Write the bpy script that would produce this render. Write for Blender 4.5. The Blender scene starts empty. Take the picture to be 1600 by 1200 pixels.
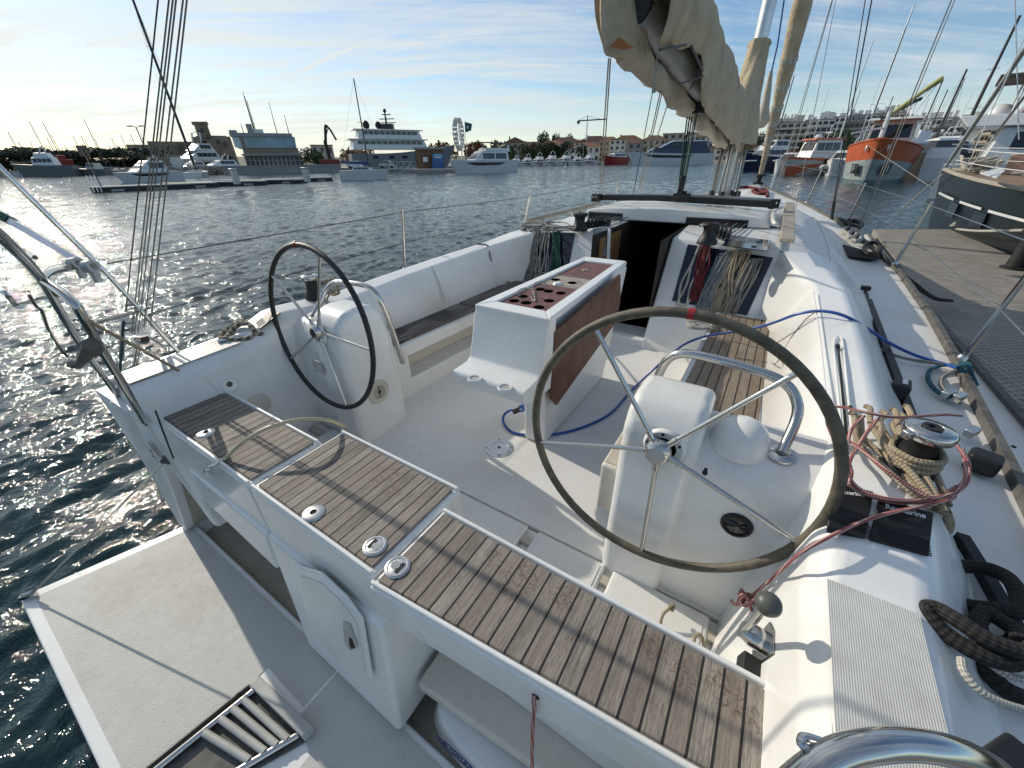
import bpy, bmesh, math, random
from mathutils import Vector, Matrix
rnd = random.Random(7)
sc = bpy.context.scene
COL = sc.collection
PI = math.pi
# ------------------------------------------------------------------ camera
F_PX, CX, CY = 601.0, 800.0, 600.0
PITCH, ROLL, YAW = math.radians(30.07), math.atan(0.014), math.radians(32.8)
CAM = Vector((1.0, 0.0, 2.4))
_fh = Vector((-math.sin(YAW), math.cos(YAW), 0)); _r0 = Vector((math.cos(YAW), math.sin(YAW), 0)); _up = Vector((0, 0, 1))
FW = _fh*math.cos(PITCH) - _up*math.sin(PITCH)
_u0 = _fh*math.sin(PITCH) + _up*math.cos(PITCH)
RT = _r0*math.cos(ROLL) - _u0*math.sin(ROLL)
UP = _u0*math.cos(ROLL) + _r0*math.sin(ROLL)
cd = bpy.data.cameras.new('camera'); cam = bpy.data.objects.new('camera', cd); COL.objects.link(cam)
cd.sensor_fit = 'HORIZONTAL'; cd.sensor_width = 36.0; cd.lens = 36.0*F_PX/1600.0
cd.clip_start = 0.05; cd.clip_end = 6000
m = Matrix((( RT.x, UP.x, -FW.x), (RT.y, UP.y, -FW.y), (RT.z, UP.z, -FW.z))).to_4x4()
m.translation = CAM; cam.matrix_world = m
sc.camera = cam
sc.cycles.use_denoising = True; sc.cycles.denoiser = 'OPENIMAGEDENOISE'; sc.cycles.denoising_input_passes = 'RGB_ALBEDO_NORMAL'; sc.cycles.denoising_prefilter = 'NONE'
sc.cycles.use_adaptive_sampling = False; sc.cycles.caustics_reflective = False; sc.cycles.caustics_refractive = False; sc.cycles.sample_clamp_indirect = 4.0
def ray(px, py): return FW + RT*((px-CX)/F_PX) - UP*((py-CY)/F_PX)
def Pz(px, py, z): d = ray(px, py); return CAM + d*((z-CAM.z)/d.z)
def Py(px, py, y): d = ray(px, py); return CAM + d*((y-CAM.y)/d.y)
def Px(px, py, x): d = ray(px, py); return CAM + d*((x-CAM.x)/d.x)
def bearing(px, dist, py=250.0):
    d = ray(px, py); h = Vector((d.x, d.y, 0)).normalized()
    return Vector((CAM.x + h.x*dist, CAM.y + h.y*dist, 0))
# ------------------------------------------------------------------ sun and sky
SUN_DIR = Vector((-1.0, 0.13, 0.53)).normalized()
ELEV = math.asin(SUN_DIR.z); AZ = math.atan2(SUN_DIR.x, SUN_DIR.y)
sl = bpy.data.lights.new('sun', 'SUN'); sl.energy = 2.85; sl.angle = math.radians(0.5); sl.color = (1.0, 0.91, 0.76)
so = bpy.data.objects.new('sun', sl); COL.objects.link(so)
so.rotation_euler = SUN_DIR.to_track_quat('Z', 'Y').to_euler()
sc.view_settings.view_transform = 'Standard'; sc.view_settings.look = 'None'
sc.view_settings.exposure = 0.33; sc.view_settings.gamma = 1.0
w = bpy.data.worlds.new('World'); sc.world = w; w.use_nodes = True
def build_world():
    nt = w.node_tree; N = nt.nodes; L = nt.links; N.clear()
    def nd(t, **k):
        n = N.new(t)
        for a, b in k.items(): setattr(n, a, b)
        return n
    def mth(op, a, b=None, c=None):
        n = nd('ShaderNodeMath', operation=op)
        for i, v in enumerate((a, b, c)):
            if v is None: continue
            if isinstance(v, (int, float)): n.inputs[i].default_value = v
            else: L.new(v, n.inputs[i])
        return n.outputs[0]
    out = nd('ShaderNodeOutputWorld'); bg = nd('ShaderNodeBackground'); bg.inputs[1].default_value = 0.122
    sky = nd('ShaderNodeTexSky', sky_type='NISHITA'); sky.sun_disc = False
    sky.sun_elevation = ELEV; sky.sun_rotation = AZ; sky.air_density = 1.0; sky.dust_density = 0.25; sky.ozone_density = 2.2
    tc = nd('ShaderNodeTexCoord'); sp = nd('ShaderNodeSeparateXYZ'); L.new(tc.outputs['Generated'], sp.inputs[0])
    z = mth('MAXIMUM', sp.outputs[2], 0.0)
    zz = mth('ADD', z, 0.10)
    u = mth('DIVIDE', sp.outputs[0], zz); v = mth('DIVIDE', sp.outputs[1], zz)
    # cloud streets run across the view: rotate so that p is along the streaks
    a = math.radians(35)
    p = mth('ADD', mth('MULTIPLY', u, math.cos(a)), mth('MULTIPLY', v, math.sin(a)))
    q = mth('ADD', mth('MULTIPLY', u, -math.sin(a)), mth('MULTIPLY', v, math.cos(a)))
    def noise(px, qx, scale, detail, rough, dist=0.0, off=0.0):
        cb = nd('ShaderNodeCombineXYZ'); L.new(mth('MULTIPLY', p, px), cb.inputs[0]); L.new(mth('MULTIPLY', q, qx), cb.inputs[1]); cb.inputs[2].default_value = off
        n = nd('ShaderNodeTexNoise'); n.inputs['Scale'].default_value = scale; n.inputs['Detail'].default_value = detail
        n.inputs['Roughness'].default_value = rough; n.inputs['Distortion'].default_value = dist
        L.new(cb.outputs[0], n.inputs['Vector']); return n.outputs[0]
    n1 = noise(0.45, 1.0, 0.8, 8, 0.64, 1.1, 1.3)
    n2 = noise(0.30, 1.7, 1.5, 7, 0.66, 1.6, 5.0)
    n3 = noise(0.5, 0.5, 0.35, 3, 0.5, 0.0, 9.0)
    s = mth('ADD', mth('ADD', mth('MULTIPLY', n1, 0.5), mth('MULTIPLY', n2, 0.42)), mth('MULTIPLY', n3, 0.30))
    # more veil towards the sun
    sd = nd('ShaderNodeVectorMath', operation='DOT_PRODUCT'); L.new(tc.outputs['Generated'], sd.inputs[0]); sd.inputs[1].default_value = SUN_DIR
    glow = mth('MULTIPLY', mth('ADD', sd.outputs['Value'], 1.0), 0.5)
    s = mth('ADD', s, mth('MULTIPLY', mth('POWER', glow, 3.0), 0.11))
    mr = nd('ShaderNodeMapRange', interpolation_type='SMOOTHSTEP'); L.new(s, mr.inputs[0])
    mr.inputs[1].default_value = 0.52; mr.inputs[2].default_value = 0.82; mr.inputs[3].default_value = 0.0; mr.inputs[4].default_value = 0.88
    # contrail: a thin band between two directions
    d0 = ray(370, 148).normalized(); d1 = ray(640, 40).normalized()
    nrm = d0.cross(d1).normalized(); mid = (d0+d1).normalized(); ax = (d1-d0).normalized(); half = (d1-d0).length*0.5
    wob = mth('MULTIPLY', mth('SUBTRACT', n2, 0.5), 0.022)
    dn = nd('ShaderNodeVectorMath', operation='DOT_PRODUCT'); L.new(tc.outputs['Generated'], dn.inputs[0]); dn.inputs[1].default_value = nrm
    da = nd('ShaderNodeVectorMath', operation='DOT_PRODUCT'); L.new(tc.outputs['Generated'], da.inputs[0]); da.inputs[1].default_value = ax
    along = mth('DIVIDE', da.outputs['Value'], half)
    wid = mth('ADD', mth('MULTIPLY', mth('ADD', along, 1.0), 0.004), 0.005)
    t = mth('SUBTRACT', 1.0, mth('MINIMUM', mth('DIVIDE', mth('ABSOLUTE', mth('ADD', dn.outputs['Value'], wob)), wid), 1.0))
    fr = mth('SUBTRACT', 1.0, mth('MINIMUM', mth('POWER', mth('ABSOLUTE', along), 4.0), 1.0))
    fac = mth('MAXIMUM', mr.outputs[0], mth('MULTIPLY', mth('MULTIPLY', t, fr), 0.95))
    cl = nd('ShaderNodeMix', data_type='RGBA'); L.new(mth('MINIMUM', mth('POWER', glow, 2.2), 1.0), cl.inputs[0])
    cl.inputs[6].default_value = (3.9, 4.45, 5.0, 1); cl.inputs[7].default_value = (5.7, 5.75, 5.25, 1)
    mx = nd('ShaderNodeMix', data_type='RGBA'); L.new(fac, mx.inputs[0]); hs = nd('ShaderNodeHueSaturation'); hs.inputs['Saturation'].default_value = 1.18; hs.inputs['Value'].default_value = 0.84; L.new(sky.outputs[0], hs.inputs['Color']); L.new(hs.outputs[0], mx.inputs[6]); L.new(cl.outputs[2], mx.inputs[7])
    L.new(mx.outputs[2], bg.inputs[0]); L.new(bg.outputs[0], out.inputs[0])
build_world()
# ------------------------------------------------------------------ materials
class NT:
    def __init__(s, name):
        s.m = bpy.data.materials.new(name); s.m.use_nodes = True
        s.t = s.m.node_tree; s.N = s.t.nodes; s.L = s.t.links
        s.b = s.N['Principled BSDF']; s.tc = s.N.new('ShaderNodeTexCoord')
    def n(s, t, **k):
        x = s.N.new(t)
        for a, b in k.items(): setattr(x, a, b)
        return x
    def put(s, v, sock):
        if isinstance(v, (int, float)): sock.default_value = v
        elif isinstance(v, tuple): sock.default_value = v if len(v) == 4 or sock.type == 'VECTOR' else v + (1,)
        else: s.L.new(v, sock)
    def mth(s, op, a, b=None, c=None):
        x = s.n('ShaderNodeMath', operation=op)
        for i, v in enumerate((a, b, c)):
            if v is not None: s.put(v, x.inputs[i])
        return x.outputs[0]
    def noise(s, scale, detail=4, rough=0.6, vec=None, sc3=None, dist=0.0):
        x = s.n('ShaderNodeTexNoise'); x.inputs['Scale'].default_value = scale; x.inputs['Detail'].default_value = detail
        x.inputs['Roughness'].default_value = rough; x.inputs['Distortion'].default_value = dist
        v = vec or s.tc.outputs['Object']
        if sc3:
            mp = s.n('ShaderNodeMapping'); mp.inputs['Scale'].default_value = sc3; s.L.new(v, mp.inputs[0]); v = mp.outputs[0]
        s.L.new(v, x.inputs['Vector']); return x.outputs[0]
    def ramp(s, f, a, b):
        x = s.n('ShaderNodeMapRange', interpolation_type='SMOOTHSTEP'); s.put(f, x.inputs[0]); x.inputs[1].default_value = a; x.inputs[2].default_value = b
        return x.outputs[0]
    def mix(s, f, a, b):
        x = s.n('ShaderNodeMix', data_type='RGBA'); s.put(f, x.inputs[0]); s.put(a, x.inputs[6]); s.put(b, x.inputs[7]); return x.outputs[2]
    def bump(s, h, strength, dist=0.01, normal=None):
        x = s.n('ShaderNodeBump'); x.inputs['Strength'].default_value = strength; x.inputs['Distance'].default_value = dist
        s.L.new(h, x.inputs['Height'])
        if normal is not None: s.L.new(normal, x.inputs['Normal'])
        s.L.new(x.outputs[0], s.b.inputs['Normal']); return x.outputs[0]
    def sep(s, v=None):
        x = s.n('ShaderNodeSeparateXYZ'); s.L.new(v or s.tc.outputs['Object'], x.inputs[0]); return x.outputs
def plain(name, col, rough=0.5, metal=0.0, var=0.08, vscale=8.0, coat=0.0, bump=0.0, bscale=60.0, rvar=0.0):
    t = NT(name); b = t.b
    b.inputs['Roughness'].default_value = rough; b.inputs['Metallic'].default_value = metal
    if coat: b.inputs['Coat Weight'].default_value = coat; b.inputs['Coat Roughness'].default_value = 0.08
    c1 = tuple(max(0, x*(1-var)) for x in col); c2 = tuple(min(1, x*(1+var)) for x in col)
    f = t.noise(vscale, 5, 0.62)
    t.put(t.mix(t.ramp(f, 0.3, 0.7), c1, c2), b.inputs['Base Color'])
    if rvar:
        t.put(t.mth('ADD', t.mth('MULTIPLY', f, rvar), rough - rvar*0.5), b.inputs['Roughness'])
    if bump: t.bump(t.noise(bscale, 3, 0.6), bump, 0.005)
    return t.m
def gelcoat(name, col, rough=0.3, dirt=0.12, skid=0.0):
    t = NT(name); b = t.b
    big = t.noise(1.7, 6, 0.62); fine = t.noise(23, 4, 0.7); speck = t.noise(120, 2, 0.5)
    dk = tuple(x*(1-dirt)*y for x, y in zip(col, (1.0, 0.975, 0.93)))
    c = t.mix(t.ramp(big, 0.42, 0.72), col, dk)
    c = t.mix(t.mth('MULTIPLY', t.ramp(fine, 0.55, 0.8), 0.35), c, tuple(x*0.86 for x in dk))
    c = t.mix(t.mth('MULTIPLY', t.ramp(speck, 0.70, 0.78), 0.5), c, tuple(x*0.6 for x in dk))
    scuff = t.noise(5.5, 9, 0.72, dist=2.2); c = t.mix(t.mth('MULTIPLY', t.ramp(scuff, 0.56, 0.66), 0.16), c, tuple(x*0.55 for x in dk))
    drip = t.noise(1.0, 5, 0.6, sc3=(26, 26, 1.6)); c = t.mix(t.mth('MULTIPLY', t.ramp(drip, 0.60, 0.78), 0.20), c, tuple(x*y for x, y in zip(dk, (0.78, 0.72, 0.60))))
    t.put(c, b.inputs['Base Color'])
    t.put(t.mth('ADD', t.mth('MULTIPLY', fine, 0.25), rough - 0.1), b.inputs['Roughness'])
    b.inputs['Coat Weight'].default_value = 0.0 if skid else 0.35; b.inputs['Coat Roughness'].default_value = 0.12
    if skid:
        vo = t.n('ShaderNodeTexVoronoi'); vo.inputs['Scale'].default_value = 260; t.L.new(t.tc.outputs['Object'], vo.inputs['Vector'])
        t.bump(vo.outputs['Distance'], skid, 0.004)
    else:
        t.bump(t.noise(3.5, 2, 0.5), 0.04, 0.02)
    return t.m
def teak(name, axis, w, off, a, b2, stains=()):
    """planks run along the other axis; axis = coordinate across the planks"""
    t = NT(name); b = t.b; o = t.sep()
    x = o[axis]; y = o[1-axis]
    k = t.mth('DIVIDE', t.mth('SUBTRACT', x, off), w)
    fl = t.mth('FLOOR', k); fr = t.mth('SUBTRACT', k, fl)
    edge = t.mth('MINIMUM', fr, t.mth('SUBTRACT', 1.0, fr))
    caulk = t.mth('LESS_THAN', edge, 0.062)
    wn = t.n('ShaderNodeTexWhiteNoise', noise_dimensions='1D'); t.L.new(fl, wn.inputs['W'])
    cb = t.n('ShaderNodeCombineXYZ')
    t.put(t.mth('ADD', t.mth('MULTIPLY', x, 190.0), t.mth('MULTIPLY', wn.outputs[0], 40.0)), cb.inputs[0]); t.put(t.mth('MULTIPLY', y, 7.0), cb.inputs[1]); t.put(t.mth('MULTIPLY', wn.outputs[0], 37.0), cb.inputs[2])
    g = t.noise(1.0, 5, 0.65, vec=cb.outputs[0], dist=0.6)
    cb2 = t.n('ShaderNodeCombineXYZ')
    t.put(t.mth('MULTIPLY', x, 420.0), cb2.inputs[0]); t.put(t.mth('MULTIPLY', y, 40.0), cb2.inputs[1]); t.put(fl, cb2.inputs[2])
    g2 = t.noise(1.0, 3, 0.7, vec=cb2.outputs[0])
    cb3 = t.n('ShaderNodeCombineXYZ'); t.put(t.mth('MULTIPLY', x, 3.0), cb3.inputs[0]); t.put(y, cb3.inputs[1]); t.put(t.mth('MULTIPLY', wn.outputs[0], 53.0), cb3.inputs[2])
    blot = t.noise(5.0, 5, 0.65, vec=cb3.outputs[0])
    f = t.mth('ADD', t.mth('MULTIPLY', g, 0.55), t.mth('MULTIPLY', g2, 0.45))
    c = t.mix(t.ramp(f, 0.36, 0.62), a, b2)
    c = t.mix(t.mth('MULTIPLY', wn.outputs[0], 0.55), c, tuple(q*r for q, r in zip(a, (1.25, 1.1, 1.0))))
    c = t.mix(t.mth('MULTIPLY', t.ramp(blot, 0.45, 0.75), 0.6), c, tuple(q*0.55 for q in a))
    c = t.mix(t.mth('MULTIPLY', t.ramp(t.noise(2.3, 4, .6, vec=cb3.outputs[0]), 0.5, 0.75), 0.4), c, (0.40, 0.365, 0.31))
    for (sx, sy, sr, wet) in stains:
        d = t.mth('ADD', t.mth('POWER', t.mth('SUBTRACT', o[0], sx), 2.0), t.mth('POWER', t.mth('SUBTRACT', o[1], sy), 2.0))
        near = t.mth('SUBTRACT', 1.0, t.ramp(t.mth('ADD', d, t.mth('MULTIPLY', t.mth('SUBTRACT', blot, 0.5), sr*sr*1.6)), sr*sr*0.35, sr*sr))
        if wet: c = t.mix(t.mth('MULTIPLY', near, 0.72), c, (0.035, 0.030, 0.028))
        else:
            vo = t.n('ShaderNodeTexVoronoi', feature='DISTANCE_TO_EDGE'); vo.inputs['Scale'].default_value = 95; t.L.new(t.tc.outputs['Object'], vo.inputs['Vector'])
            hx = t.mth('MULTIPLY', t.mth('SUBTRACT', 1.0, t.ramp(vo.outputs['Distance'], 0.05, 0.22)), t.ramp(t.noise(70, 2, .5), .42, .58))
            c = t.mix(t.mth('MULTIPLY', t.mth('MULTIPLY', near, hx), 0.6), c, (0.085, 0.038, 0.022))
    c = t.mix(caulk, c, (0.012, 0.011, 0.011))
    t.put(c, b.inputs['Base Color']); b.inputs['Roughness'].default_value = 0.75
    h = t.mth('ADD', t.mth('MULTIPLY', t.mth('SUBTRACT', 1.0, caulk), 0.6), t.mth('MULTIPLY', f, 0.5))
    t.bump(h, 0.55, 0.004)
    return t.m
def rope_mat(name, c1, c2, pitch=110.0, turns=6.0, mixf=0.5, stripe=None, twist=False):
    t = NT(name); b = t.b; o = t.sep(t.tc.outputs['UV'])
    vv = t.mth('MULTIPLY', o[1], pitch*6.28); uu = t.mth('MULTIPLY', o[0], turns*6.28)
    s1 = t.mth('SINE', t.mth('ADD', vv, uu)); s2 = t.mth('SINE', t.mth('SUBTRACT', vv, uu))
    h = s1 if twist else t.mth('MULTIPLY', s1, s2)
    h = t.mth('ADD', t.mth('MULTIPLY', h, 0.5), 0.5)
    nz = t.noise(14, 4, 0.6)
    c = t.mix(t.ramp(h, 0.25, 0.75), c2, c1)
    c = t.mix(t.mth('MULTIPLY', t.ramp(nz, 0.4, 0.7), mixf), c, tuple(x*0.6 for x in c2))
    if stripe:
        sn = t.mth('FRACT', t.mth('ADD', t.mth('MULTIPLY', o[0], 3.0), t.mth('MULTIPLY', o[1], 7.0)))
        c = t.mix(t.mth('LESS_THAN', sn, 0.33), c, stripe)
    t.put(c, b.inputs['Base Color']); b.inputs['Roughness'].default_value = 0.85
    t.bump(h, 0.7, 0.003)
    return t.m
def cell_mat(name, wall, dark, sx, sz, rough=0.8):
    return plain(name, wall, rough)
M = {}
def build_mats():
    M['gel'] = gelcoat('white gelcoat', (0.80, 0.805, 0.79))
    M['gel2'] = gelcoat('white gelcoat worn', (0.77, 0.765, 0.74), 0.36, 0.2)
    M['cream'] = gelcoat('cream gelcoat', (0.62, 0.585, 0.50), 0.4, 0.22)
    M['skid'] = gelcoat('nonskid deck', (0.52, 0.515, 0.485), 0.55, 0.16, 0.30)
    M['skidw'] = gelcoat('nonskid white deck', (0.74, 0.735, 0.71), 0.5, 0.10, 0.12)
    t = NT('ribbed nonskid'); o = t.sep()
    wv = t.mth('ABSOLUTE', t.mth('SUBTRACT', t.mth('FRACT', t.mth('MULTIPLY', o[0], 230.0)), 0.5))
    f = t.noise(9, 5, 0.7)
    t.put(t.mix(t.ramp(f, 0.4, 0.75), (0.60, 0.60, 0.57), (0.50, 0.495, 0.46)), t.b.inputs['Base Color']); t.b.inputs['Roughness'].default_value = 0.5
    t.bump(t.ramp(wv, 0.12, 0.3), 0.4, 0.004); M['rib'] = t.m
    M['steel'] = plain('polished stainless', (0.56, 0.55, 0.53), 0.16, 1.0, 0.05, 5, rvar=0.12)
    M['alu'] = plain('anodised aluminium', (0.55, 0.56, 0.57), 0.32, 1.0, 0.08, 6, rvar=0.15)
    M['mast'] = plain('mast aluminium', (0.60, 0.61, 0.62), 0.38, 0.85, 0.1, 3, rvar=0.2)
    M['black'] = plain('black plastic', (0.010, 0.010, 0.011), 0.55, 0, 0.3, 14, bump=0.05)
    M['blackm'] = plain('matt black', (0.012, 0.012, 0.013), 0.8, 0, 0.3, 12)
    M['navy'] = plain('dark navy acrylic', (0.010, 0.013, 0.028), 0.12, 0, 0.2, 6, coat=0.4)
    M['rubber'] = plain('worn grey rail', (0.10, 0.095, 0.085), 0.65, 0, 0.35, 18, bump=0.15)
    M['wheel_l'] = plain('stitched leather, worn olive', (0.105, 0.09, 0.062), 0.6, 0, 0.35, 22, bump=0.25, bscale=220)
    M['wheel_d'] = plain('stitched leather, black', (0.016, 0.015, 0.015), 0.5, 0, 0.35, 22, bump=0.25, bscale=220)
    M['red'] = plain('red tape', (0.36, 0.025, 0.03), 0.45, 0, 0.15, 30)
    M['brown'] = plain('brown varnished panel', (0.115, 0.044, 0.022), 0.6, 0, 0.35, 9, coat=0.0, bump=0.06, bscale=40)
    M['maroon'] = plain('faded maroon board', (0.15, 0.058, 0.05), 0.6, 0, 0.28, 16, bump=0.05)
    M['greyboard'] = plain('bare grey board', (0.33, 0.29, 0.24), 0.7, 0, 0.3, 20, bump=0.08)
    M['wood'] = plain('ochre plywood', (0.30, 0.155, 0.05), 0.5, 0, 0.2, 7)
    M['grayplex'] = plain('smoked acrylic', (0.22, 0.24, 0.25), 0.15, 0, 0.1, 4, coat=0.5)
    M['canvas'] = None
    t = NT('beige sail canvas'); f = t.noise(4, 6, 0.65); g = t.noise(400, 2, 0.5)
    t.put(t.mix(t.ramp(f, 0.35, 0.72), (0.52, 0.435, 0.30), (0.38, 0.305, 0.20)), t.b.inputs['Base Color']); t.b.inputs['Roughness'].default_value = 0.85
    fold = t.noise(1.0, 5, 0.6, sc3=(2.0, 7.0, 1.3), dist=0.8); fold2 = t.noise(1.0, 4, 0.6, sc3=(9.0, 3.0, 16.0), dist=0.6); t.bump(t.mth('ADD', t.mth('ADD', fold, t.mth('MULTIPLY', fold2, .35)), t.mth('MULTIPLY', g, 0.02)), 0.85, 0.06); M['canvas'] = t.m
    M['sail'] = plain('white sailcloth', (0.42, 0.38, 0.30), 0.75, 0, 0.12, 6, bump=0.4, bscale=9)
    M['orange_cloth'] = plain('orange webbing', (0.34, 0.14, 0.05), 0.8, 0, 0.2, 9)
    M['glass'] = plain('dark boat glass', (0.012, 0.016, 0.022), 0.06, 0, 0.1, 3, coat=0.3)
    M['white'] = plain('white boat paint', (0.66, 0.67, 0.67), 0.3, 0, 0.07, 2.0, coat=0.2)
    M['offwhite'] = plain('off white boat paint', (0.52, 0.51, 0.48), 0.4, 0, 0.1, 2.0)
    M['r_beige'] = rope_mat('beige braid', (0.46, 0.39, 0.28), (0.28, 0.22, 0.14), 55, 5)
    M['r_grey'] = rope_mat('grey braid', (0.36, 0.34, 0.30), (0.17, 0.155, 0.14), 90, 5)
    M['r_lgrey'] = rope_mat('pale braid', (0.52, 0.50, 0.45), (0.28, 0.27, 0.25), 90, 5)
    M['r_pink'] = rope_mat('pink and red braid', (0.46, 0.17, 0.15), (0.26, 0.06, 0.06), 80, 4, 0.3, stripe=(0.56, 0.40, 0.36))
    M['r_red'] = rope_mat('dark red braid', (0.20, 0.03, 0.035), (0.08, 0.012, 0.015), 90, 5)
    M['r_blue'] = plain('blue cable sheath', (0.015, 0.075, 0.32), 0.42, 0, 0.15, 12)
    M['r_teal'] = rope_mat('teal rope', (0.04, 0.16, 0.22), (0.01, 0.06, 0.09), 90, 3, twist=True)
    M['r_green'] = rope_mat('green braid', (0.03, 0.13, 0.085), (0.01, 0.05, 0.035), 90, 5)
    M['r_lblue'] = rope_mat('pale blue braid', (0.27, 0.30, 0.32), (0.12, 0.145, 0.165), 90, 5)
    M['r_black'] = rope_mat('black braid', (0.026, 0.024, 0.022), (0.006, 0.006, 0.006), 38, 6)
    M['r_white'] = rope_mat('white braid', (0.62, 0.60, 0.54), (0.36, 0.34, 0.30), 70, 5)
    M['r_tan'] = rope_mat('twisted tan mooring rope', (0.40, 0.35, 0.26), (0.10, 0.085, 0.06), 26, 1, twist=True)
    vd = NT('hole shade black'); vd.b.inputs['Base Color'].default_value = (.003, .003, .003, 1); vd.b.inputs['Roughness'].default_value = 1.0; vd.b.inputs['Specular IOR Level'].default_value = 0.0; M['void'] = vd.m  # flat black discs carry the shade inside the holes as colour
    M['wire'] = plain('stainless wire', (0.42, 0.41, 0.40), 0.3, 0.9, 0.1, 30)
    M['dwire'] = plain('dark rigging', (0.045, 0.045, 0.05), 0.45, 0.3, 0.2, 30)
    M['pole'] = plain('weathered grey timber', (0.33, 0.30, 0.25), 0.75, 0, 0.25, 14, bump=0.2)
    M['hose'] = plain('cream hose', (0.52, 0.46, 0.30), 0.4, 0, 0.1, 8)
    M['ink'] = plain('dark blue ink', (0.03, 0.035, 0.16), 0.5, 0, 0.05, 3)
    M['label_white'] = plain('white print', (0.70, 0.70, 0.70), 0.5, 0, 0.05, 3)
    M['saloon_shade'] = plain('saloon painted shade', (0.020, 0.014, 0.010), 0.7, 0, 0.3, 3)  # near-black colour stands in for the unlit saloon
    M['recess'] = gelcoat('shade toned recess gelcoat', (0.46, 0.42, 0.35), 0.5, 0.3)  # shadow tone of the transom recess is mixed into this tan
    M['greygrill'] = plain('grey plastic', (0.42, 0.42, 0.40), 0.5, 0, 0.12, 9)
    M['knob'] = plain('grey rubber knob', (0.075, 0.08, 0.07), 0.42, 0, 0.1, 9)
    S1 = [(0.62, 0.60, 0.075, False), (0.76, 0.63, 0.05, False), (0.52, 0.62, 0.04, False), (1.02, 0.63, 0.05, False), (1.10, 0.61, 0.05, False), (1.19, 0.63, 0.05, False), (1.25, 0.60, 0.045, False), (0.84, 0.53, 0.03, False)]
    S2 = [(-0.08, 0.70, 0.06, False), (-0.02, 0.73, 0.05, False), (0.02, 0.66, 0.04, False)]
    ta, tb = (0.140, 0.121, 0.104), (0.36, 0.32, 0.27)
    M['teakC'] = teak('weathered teak, long seat', 0, 0.0487, 0.258, ta, tb, S1)
    M['teakB'] = teak('weathered teak, centre seat', 0, 0.0452, -0.462, ta, tb, S2)
    M['teakA'] = teak('weathered teak, port seat', 0, 0.0480, -1.50, ta, tb)
    M['teakS'] = teak('weathered teak, starboard bench', 0, 0.0525, 0.800, (0.145, 0.115, 0.085), (0.30, 0.245, 0.18))
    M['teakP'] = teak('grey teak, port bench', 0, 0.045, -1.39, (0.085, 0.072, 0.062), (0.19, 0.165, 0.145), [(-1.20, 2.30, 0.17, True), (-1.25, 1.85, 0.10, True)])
build_mats()
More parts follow.
